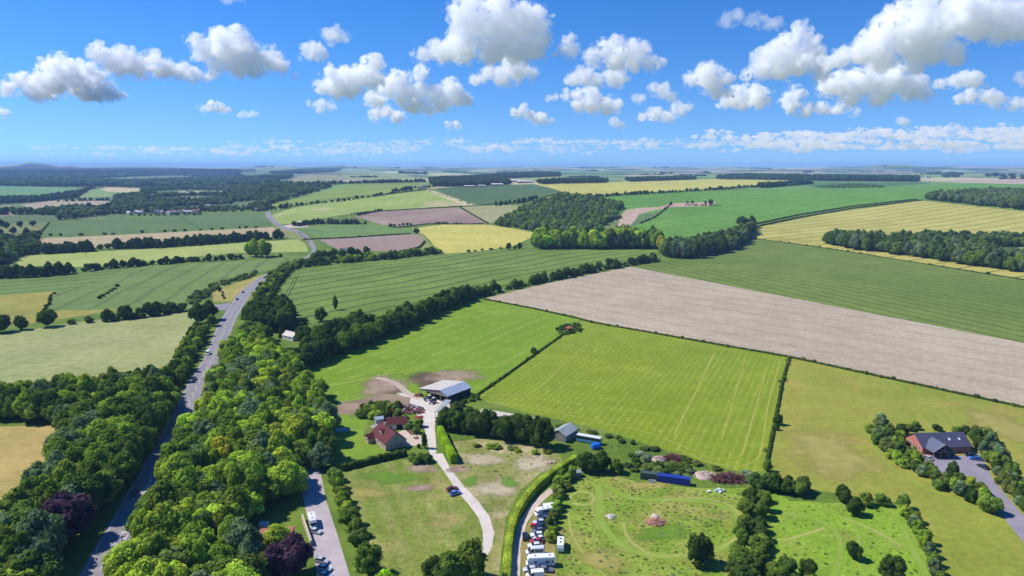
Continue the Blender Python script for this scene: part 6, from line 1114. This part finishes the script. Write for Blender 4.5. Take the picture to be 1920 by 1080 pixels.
# hives / pallets
for i, (px, py, c_) in enumerate(((1329, 923, (236, 238, 240)), (1343, 921, (170, 214, 224)), (1350, 924, (236, 238, 240)), (1356, 921, (150, 200, 214)), (1348, 919, (220, 226, 230)))):
    m = MB(); m.box(-.55, .55, -.4, .4, 0, .55); m.box(-.62, .62, -.46, .46, .55, .62); o = m.build('beehive', paint(c_)); o.location = g(px, py); o.rotation_euler = (0, 0, i * .4)
    tag(o, ['white box standing apart at the left of the pale boxes', 'pale turquoise box at the left of the cluster on the meadow', 'white box at the front of the cluster on the meadow', 'turquoise box at the right of the cluster on the meadow', 'pale grey box at the back of the cluster on the meadow'][i], 'box')
for i, (px, py) in enumerate(((780, 822), (772, 814), (768, 810))):
    m = MB(); m.box(-.9, .9, -.35, .35, .68, .75); m.box(-.9, .9, -.75, -.5, .42, .46); m.box(-.9, .9, .5, .75, .42, .46); m.box(-.7, -.6, -.7, .7, 0, .68); m.box(.6, .7, -.7, .7, 0, .68); o = m.build('picnic_table', WOODB); o.location = g(px, py); o.rotation_euler = (0, 0, .6); tag(o, ['wooden picnic table nearest the yew on the gravel courtyard', 'middle wooden picnic table of the gravel courtyard', 'picnic table by the golden shrub in the courtyard'][i], 'table')
# white blossom near the maze
# ------------------------------------------------------------------ far buildings
VW = simple('village_render', lin(214, 206, 200), .8, .2, .1, .2); VR = simple('village_brick', lin(170, 120, 104), .8, .2, .1, .2); VT = simple('village_tile', lin(150, 104, 92), .8, .2, .15, .3); VS = simple('village_slate', lin(130, 128, 138), .7, .2, .1, .3)
rnd = random.Random(8); vg = 'houses of the valley village'
for i, (px, py) in enumerate([(203, 399), (222, 403), (242, 404), (250, 402), (256, 402), (262, 403), (268, 400), (276, 401), (286, 401), (296, 402), (305, 403), (318, 404), (328, 403), (338, 402), (346, 401), (354, 402), (364, 401), (372, 400), (392, 388), (300, 383), (352, 362), (440, 345), (448, 346), (455, 345), (512, 349), (518, 350), (484, 396), (430, 379), (460, 372)]):
    p = g(px, py - (2 if px < 390 else 0)); h = empty('village_house', p, rnd.uniform(-.6, .6)); L = rnd.uniform(10, 17); Wd = rnd.uniform(7, 9); e = rnd.uniform(4.5, 5.5)
    gable(h, -L / 2, L / 2, -Wd / 2, Wd / 2, e, e + rnd.uniform(2.5, 3.5), (wm := rnd.choice([VW, VW, VR])), (rm := rnd.choice([VT, VS, VW])), .3); m = MB(); m.box(L * .3, L * .3 + 1, -.5, .5, e + 2, e + 4.4); m.build('chimney', VR, h)
    wd = {VW.name: 'white', VR.name: 'brick'}[wm.name]; rd = {VT.name: 'red', VS.name: 'grey', VW.name: 'pale'}[rm.name]; sec = 'left end of' if px < 250 else 'left part of' if px < 280 else 'middle of' if px < 330 else 'right part of' if px < 400 else 'far side of'
    tag(h, f"{wd} walled house with {rd} roof in the {sec} the valley village", 'house', vg)
for nm, px, py, ang, L, Wd, e, r_, wl, rf, lb in (('farm_shed', 841, 349, 5, 26, 18, 5, 9, VS, VW, 'white roofed shed at the left of the hilltop farm'), ('farm_shed', 880, 351, 3, 34, 14, 4, 6, VS, VW, 'long low shed before the hilltop trees'), ('farm_shed', 903, 350, 0, 26, 12, 4, 6, VS, VW, 'low shed right of the long one before the hilltop trees'),
    ('farm_shed', 925, 343, 0, 60, 25, 6, 9, VS, VW, 'big white shed at the left of the far farm complex'), ('farm_shed', 932, 348, 0, 40, 20, 5, 8, VS, VW, 'pale shed in front of the far farm complex'), ('farm_shed', 960, 341, 0, 70, 30, 6, 10, VS, VW, 'widest white shed in the middle of the far farm complex'), ('farm_shed', 985, 343, 0, 60, 26, 6, 9, VS, VW, 'white shed at the right of the far farm complex'), ('crest_house', 796, 352, 10, 16, 10, 5, 9, VW, VS, 'pale house alone on the crest'), ('crest_house', 787, 354, 0, 12, 8, 4, 7, VW, VT, 'small cottage left of the crest house'),
    ('red_cottage', 664, 417, 10, 14, 8, 4.5, 8, VR, VT, 'red roofed cottage among trees by the ploughed field'), ('white_cottage', 646, 475, 10, 11, 7, 4, 7, VW, VS, 'white cottage in the belt behind the wheat'), ('white_cottage', 603, 480, 0, 8, 6, 3.5, 6, VW, VS, 'small white building where the road meets the belt'), ('silo', 563, 422, 0, 7, 7, 6, 8, VW, VW, 'pale tower shaped store by the distant bend'), ('white_cottage', 1740, 334, 0, 30, 14, 6, 10, VW, VS, 'white building beyond the dark skyline belt')):
    h = empty(nm, g(px, py), math.radians(ang)); gable(h, -L / 2, L / 2, -Wd / 2, Wd / 2, e, r_, wl, rf, .4); tag(h, lb, 'house' if 'house' in nm or 'cottage' in nm else 'shed')
    m = MB(); m.box(-1.2, 1.2, -Wd / 2 - .08, -Wd / 2, 0, 2.6); m.build('door', DARK, h)
# utility poles
for i, (px, py, h_) in enumerate(((158, 477, 11), (162, 482, 11), (44, 612, 9))):
    r = empty('utility_pole', g(px, py)); tag(r, ['wooden utility pole left of its twin by the lime field', 'wooden utility pole at the edge of the pale lime field', 'wooden pole in the yellow grass at the left edge'][i], 'pole'); m = MB(); m.cyl((0, 0, 0), .17, h_, r2=.11, n=8); m.build('pole', WOODB, r); m = MB(); m.box(-1, 1, -.07, .07, h_ - .8, h_ - .65); m.build('crossarm', WOODB, r)

# ------------------------------------------------------------------ clouds (real scattering volumes at their own height) and the air
def cloud_mat(name, dens, g_=.2):
    m = bpy.data.materials.new(name); m.use_nodes = True; n = m.node_tree; n.nodes.clear(); out = n.nodes.new('ShaderNodeOutputMaterial'); v = n.nodes.new('ShaderNodeVolumeScatter')
    v.inputs['Color'].default_value = (1, 1, 1, 1); v.inputs['Density'].default_value = dens; v.inputs['Anisotropy'].default_value = g_; n.links.new(v.outputs[0], out.inputs['Volume']); return m
CVEIL = cloud_mat('cloud_veil', .0022); CM = cloud_mat('cloud_droplets', .0115)
_t = CVEIL.node_tree; _g = _t.nodes.new('ShaderNodeNewGeometry'); _nz = _t.nodes.new('ShaderNodeTexNoise'); _nz.inputs['Scale'].default_value = .011; _nz.inputs['Detail'].default_value = 4; _nz.inputs['Roughness'].default_value = .65; _mr = _t.nodes.new('ShaderNodeMapRange'); _mr.inputs[1].default_value = .5; _mr.inputs[2].default_value = .72; _mr.inputs[3].default_value = 0; _mr.inputs[4].default_value = .016
_t.links.new(_g.outputs['Position'], _nz.inputs['Vector']); _t.links.new(_nz.outputs['Fac'], _mr.inputs[0]); _t.links.new(_mr.outputs[0], [q for q in _t.nodes if q.type == 'VOLUME_SCATTER'][0].inputs['Density']); S.cycles.volume_step_rate = 1.0; S.cycles.volume_max_steps = 96; CTHIN = cloud_mat('thin_cloud', .006); CFAR = cloud_mat('far_cloud', .0035)
def vnoise(P_, seed):
    i = np.floor(P_).astype(np.int64); f = P_ - i; f = f * f * (3 - 2 * f); out = 0
    def h(a, b, c): x = (a * 374761393 + b * 668265263 + c * 2147483647 + seed * 1274126177) & 0xffffffff; x = ((x ^ (x >> 13)) * 1274126177) & 0xffffffff; return ((x ^ (x >> 16)) & 0xffff) / 65535.0
    for dx in (0, 1):
        for dy in (0, 1):
            for dz in (0, 1): out = out + h(i[:, 0] + dx, i[:, 1] + dy, i[:, 2] + dz) * np.where(dx, f[:, 0], 1 - f[:, 0]) * np.where(dy, f[:, 1], 1 - f[:, 1]) * np.where(dz, f[:, 2], 1 - f[:, 2])
    return out * 2 - 1
def roughen(me, pxm, amps=((14, 7), (6, 4), (2.6, 2.0))):
    n = len(me.vertices); co = np.empty(n * 3); me.vertices.foreach_get('co', co); co = co.reshape(-1, 3); no = np.empty(n * 3); me.vertex_normals.foreach_get('vector', no); no = no.reshape(-1, 3)
    for k, (wl, am) in enumerate(amps): v = vnoise(co / (wl * pxm), k + 1); co = co + no * (v * am * pxm)[:, None] * np.array([1, 1, .8])
    me.vertices.foreach_set('co', co.ravel()); me.update()
def sphmesh(name, C_, R_, zb, voxel, mat, squash=.12, zs=1.0):
    vs, fs = ICO2; n = len(R_); V = C_[:, None, :] + vs[None] * R_[:, None, None] * np.array([1, 1, zs]); V = V.reshape(-1, 3); Fc = (fs[None] + (np.arange(n) * len(vs))[:, None, None]).reshape(-1, 3)
    V[:, 2] = np.where(V[:, 2] < zb, zb - (zb - V[:, 2]) * squash, V[:, 2])
    me = bpy.data.meshes.new(name); me.from_pydata(V.tolist(), [], Fc.tolist()); me.update(); o = link(bpy.data.objects.new(name, me))
    md = o.modifiers.new('merge', 'REMESH'); md.mode = 'VOXEL'; md.voxel_size = voxel; dg = bpy.context.evaluated_depsgraph_get(); me2 = bpy.data.meshes.new_from_object(o.evaluated_get(dg)); o.modifiers.clear(); o.data = me2; bpy.data.meshes.remove(me)
    if name == 'cloud': roughen(me2, voxel / 1.5)
    if name == 'cloud_veil': roughen(me2, voxel / 3.2, ((20, 7), (8, 4.5)))
    me2.materials.clear(); me2.materials.append(mat); me2.polygons.foreach_set('use_smooth', [True] * len(me2.polygons)); return o
HB = 980.0
def ray1(px, py):
    a, b, c_ = rays(px, py); return Vector((float(a), float(b), float(c_)))
def cloud(blobs, base, seed, label, thin=False):
    rnd = random.Random(seed); bx = sum(b[0] for b in blobs) / len(blobs); r0 = ray1(bx, base); Y = (HB - H) / r0.z * r0.y; C_ = []; R_ = []
    def add(c, r): C_.append(c[:]); R_.append(r)
    for cx, cy, rp in blobs:
        d = ray1(cx, cy); t = Y / d.y; c = Vector((0, 0, H)) + d * t; R = rp * .98 / F * t; c.y += rnd.uniform(-.6, .6) * R; add(c, R * .9)
        for k in range(20):
            v = Vector((rnd.gauss(0, 1), rnd.gauss(0, 1), rnd.gauss(0, 1))).normalized()
            if v.z < -.3: v.z = -v.z
            r2 = R * rnd.uniform(.18, .42); c2 = c + v * (R * rnd.uniform(.78, 1.0)); add(c2, r2)
            for j in range(8):
                v2 = (Vector((rnd.gauss(0, 1), rnd.gauss(0, 1), rnd.gauss(0, 1))).normalized() + v * .7).normalized(); r3 = r2 * rnd.uniform(.2, .5); c3 = c2 + v2 * r2 * rnd.uniform(.85, 1.1); add(c3, r3)
        for k in range(5):
            v = Vector((rnd.gauss(0, 1), rnd.gauss(0, .5), rnd.gauss(0, .4))).normalized(); c4 = c + v * R * rnd.uniform(1.1, 1.5)
            if c4.z > HB - 60:
                for j in range(4): add(c4 + Vector((rnd.gauss(0, 1), rnd.gauss(0, 1), rnd.gauss(0, .6))) * R * .09, R * rnd.uniform(.04, .09))
    o = sphmesh('cloud', np.array(C_), np.array(R_), HB, Y / F * 1.5, CTHIN if thin else CM)
    sel = [i for i in range(len(R_)) if R_[i] > Y / F * 3]; vl = sphmesh('cloud_veil', np.array(C_)[sel] + [0, 0, -Y / F * 1.5], np.array(R_)[sel] * 1.15 + Y / F * 4, HB - Y / F * 2, Y / F * 3.2, CVEIL); vl.parent = o
    return tag(o, label, 'cloud')
CL = [
 ([(20, 165, 13), (42, 155, 17), (75, 172, 22), (95, 128, 17), (118, 126, 20), (140, 140, 24), (110, 158, 26), (150, 165, 28), (185, 172, 22), (170, 140, 18), (205, 180, 15), (228, 176, 7)], 191, 'long white cumulus lowest at the left edge'),
 ([(184, 88, 11), (193, 106, 16), (220, 92, 10), (215, 120, 22), (250, 122, 24), (280, 118, 20), (305, 130, 22), (335, 134, 18), (365, 142, 13), (385, 150, 8)], 154, 'tapering cumulus right of the leftmost one'),
 ([(370, 80, 13), (385, 98, 20), (405, 68, 18), (440, 72, 20), (425, 100, 30), (460, 95, 24), (475, 115, 26), (508, 115, 20), (398, 132, 15), (440, 130, 18), (480, 136, 16), (530, 125, 13), (552, 145, 8)], 150, 'tall white cumulus over the left woods'),
 ([(616, 67, 13), (632, 64, 14), (645, 72, 9)], 84, 'small round puff high left of centre'), ([(575, 98, 12), (593, 100, 16), (610, 108, 9)], 118, 'small puff just below the round one'),
 ([(607, 165, 17), (622, 140, 14), (640, 138, 15), (630, 162, 22), (655, 166, 20), (672, 148, 20), (692, 128, 18), (706, 118, 13), (700, 152, 20)], 188, 'lumpy cumulus left of centre'), ([(600, 198, 11), (618, 198, 9), (578, 195, 6)], 208, 'thin scrap under the lumpy cumulus', 1),
 ([(705, 188, 18), (728, 165, 18), (745, 150, 17), (788, 138, 14), (760, 182, 22), (788, 172, 16), (775, 200, 18), (820, 180, 20), (845, 163, 16), (858, 185, 16), (875, 192, 9), (800, 208, 12), (830, 196, 14)], 212, 'broad broken cumulus in the centre left'), ([(708, 217, 10), (725, 211, 11), (744, 220, 11)], 229, 'small puff beneath the broken cumulus'), ([(843, 232, 6), (855, 234, 7)], 239, 'tiny puff low in the centre left'),
 ([(790, 104, 14), (812, 94, 13), (832, 100, 22), (865, 95, 28), (868, 62, 26), (862, 28, 22), (885, 8, 22), (905, 45, 38), (938, 15, 30), (950, 62, 42), (988, 42, 34), (1012, 55, 20), (1000, 85, 30), (925, 100, 26), (970, 105, 20)], 122, 'biggest towering cumulus cut by the top edge in the centre'),
 ([(893, 152, 12), (915, 140, 15), (940, 143, 18), (970, 136, 22), (998, 140, 11), (950, 120, 14)], 159, 'flat scrap under the towering cumulus'), ([(1068, 82, 13), (1060, 94, 12), (1074, 98, 14), (1040, 104, 6)], 114, 'small puff right of the towering cumulus'),
 ([(1108, 108, 16), (1130, 95, 18), (1158, 90, 18), (1178, 100, 20), (1200, 100, 16), (1150, 115, 24), (1190, 118, 18), (1216, 118, 14), (1238, 122, 9)], 136, 'domed cumulus right of centre'), ([(1076, 147, 14), (1098, 145, 17), (1120, 152, 12), (1148, 150, 18), (1165, 152, 10)], 163, 'flat cloud below the domed cumulus'),
 ([(1062, 180, 9), (1082, 177, 11), (1108, 180, 15), (1112, 196, 18), (1088, 198, 14), (1135, 200, 15), (1152, 198, 12)], 213, 'ragged puff below the flat cloud'), ([(966, 213, 9), (982, 207, 9), (992, 215, 9), (1012, 222, 12), (1030, 228, 6)], 233, 'small pair of puffs low in the centre'), ([(1028, 186, 7), (1040, 184, 6)], 191, 'tiny grey scrap left of the ragged puff', 1),
 ([(1298, 150, 13), (1318, 140, 17), (1340, 130, 13), (1332, 155, 20), (1355, 150, 12), (1345, 172, 16), (1362, 180, 10)], 188, 'cumulus with a trailing grey skirt right of centre'), ([(1368, 190, 14), (1392, 184, 20), (1418, 184, 20), (1438, 188, 10)], 203, 'flat based puff right of the grey skirt'),
 ([(1400, 140, 12), (1428, 125, 20), (1450, 105, 22), (1482, 85, 20), (1502, 62, 16), (1520, 80, 17), (1490, 118, 28), (1520, 112, 22), (1540, 135, 16), (1460, 138, 18)], 152, 'leaning cumulus left of the great right cloud'), ([(1363, 38, 12), (1383, 30, 11), (1410, 40, 14), (1440, 45, 14), (1460, 42, 10)], 54, 'thin translucent scrap high on the right', 1),
 ([(1550, 120, 14), (1575, 112, 20), (1610, 106, 24), (1640, 88, 26), (1660, 58, 28), (1690, 38, 30), (1730, 30, 32), (1760, 50, 34), (1700, 80, 38), (1745, 88, 34), (1800, 30, 36), (1850, 30, 36), (1890, 22, 26), (1925, 45, 32), (1830, 58, 26), (1880, 56, 24), (1790, 105, 22), (1660, 115, 24), (1720, 120, 20), (1622, 68, 9)], 138, 'great bank of cumulus filling the top right corner'),
 ([(1545, 165, 16), (1572, 162, 22), (1608, 158, 24), (1640, 153, 24), (1680, 153, 26), (1712, 165, 22), (1734, 178, 9), (1600, 182, 18), (1650, 180, 18)], 201, 'long flat based cumulus under the great bank'), ([(1476, 185, 11), (1494, 178, 13), (1485, 200, 14), (1510, 207, 12), (1540, 206, 11), (1575, 206, 11), (1608, 210, 7)], 216, 'low ragged cloud left of the long flat one'),
 ([(1770, 158, 10), (1790, 152, 13), (1815, 146, 14), (1835, 153, 12), (1850, 162, 7)], 169, 'upper of two small clouds at the right'), ([(1800, 186, 10), (1825, 180, 13), (1850, 180, 14), (1873, 188, 12), (1900, 196, 6)], 204, 'lower of two small clouds at the right'),
 ([(1225, 165, 10), (1245, 170, 13), (1258, 182, 8), (1195, 185, 7)], 194, 'faint torn scrap right of the ragged puff', 1), ([(1205, 218, 9), (1225, 214, 11), (1250, 220, 11), (1275, 206, 12), (1290, 200, 8)], 228, 'low torn cloud above the far cloud bank', 1), ([(378, 203, 4), (395, 202, 9), (413, 203, 11), (427, 206, 6)], 210, 'small flat cloud low on the left'), ([(458, 214, 5), (470, 216, 8), (482, 216, 5)], 221, 'smaller flat cloud right of it', 1), ([(1155, 233, 6), (1150, 228, 5), (1166, 236, 5)], 241, 'tiny shred above the far cloud bank', 1), ([(1690, 228, 6), (1700, 232, 6)], 238, 'tiny grey shred above the right cloud bank', 1), ([(430, 2, 12), (445, 0, 10)], 6, 'scrap of cloud cut by the top edge at the left', 1), ([(0, 209, 7), (6, 212, 5)], 214, 'small puff cut by the left edge'), ([(1912, 145, 9), (1925, 150, 10)], 160, 'small puff at the right edge', 1), ([(1905, 196, 9), (1922, 192, 12)], 204, 'cloud cut by the right edge', 1)]
for i, c_ in enumerate(CL): cloud(c_[0], c_[1], 100 + i, c_[2], len(c_) > 3)
def cloud_band(label, rows_, seed, n, mat=None):
    rnd = random.Random(seed); C_ = []; R_ = []
    for _ in range(n):
        x0, x1, ytop, ybot, w0, w1 = rnd.choice(rows_); px = rnd.uniform(x0, x1); py = rnd.uniform(ytop, ybot); base = ybot + 6; d = ray1(px, py); Y = rnd.uniform(30000, 37000); t = Y / d.y; c = Vector((0, 0, H)) + d * t; R = rnd.uniform(w0, w1) / F * t
        for k in range(9): v = Vector((rnd.gauss(0, 1.8), rnd.gauss(0, .8), abs(rnd.gauss(0, .35)))); C_.append((c + v * R)[:]); R_.append(R * rnd.uniform(.35, .9))
    C_ = np.array(C_); R_ = np.array(R_); o = sphmesh('cloud_bank', C_, R_, -1e9, 34000 / F * 1.6, mat or CFAR, 1, .55); return tag(o, label, 'cloud bank', None, 'stuff')
cloud_band('low bank of distant cumulus along the right horizon', [(1330, 1990, 248, 262, 4, 10), (1600, 1990, 240, 258, 4, 9), (1380, 1990, 258, 280, 5, 11)], 3, 210)
cloud_band('faint thin cloud layer low over the centre horizon', [(980, 1420, 264, 272, 3, 6), (620, 1350, 262, 280, 3, 7), (900, 1990, 268, 288, 5, 12)], 4, 190, cloud_mat('thin_far_cloud', .002))
cloud_band('faint thin cloud streaks low over the left horizon', [(430, 980, 266, 284, 3, 7), (60, 800, 276, 292, 4, 9)], 5, 150, cloud_mat('thinnest_far_cloud', .0014))

hz = MB(); zt = 215; hz.box(-30000, 30000, -12000, 24000, -3, zt); h_ = hz.build('haze', None); h_.data.materials.clear(); tag(h_, 'thin blue summer haze over the whole valley', 'haze', None, 'stuff')
hm = bpy.data.materials.new('haze'); hm.use_nodes = True; n_ = hm.node_tree; n_.nodes.clear(); out = n_.nodes.new('ShaderNodeOutputMaterial'); v_ = n_.nodes.new('ShaderNodeVolumePrincipled')
v_.inputs['Color'].default_value = (.33, .55, 1, 1); v_.inputs['Density'].default_value = 6.8e-5; v_.inputs['Anisotropy'].default_value = .0; n_.links.new(v_.outputs[0], out.inputs['Volume']); h_.data.materials.append(hm)
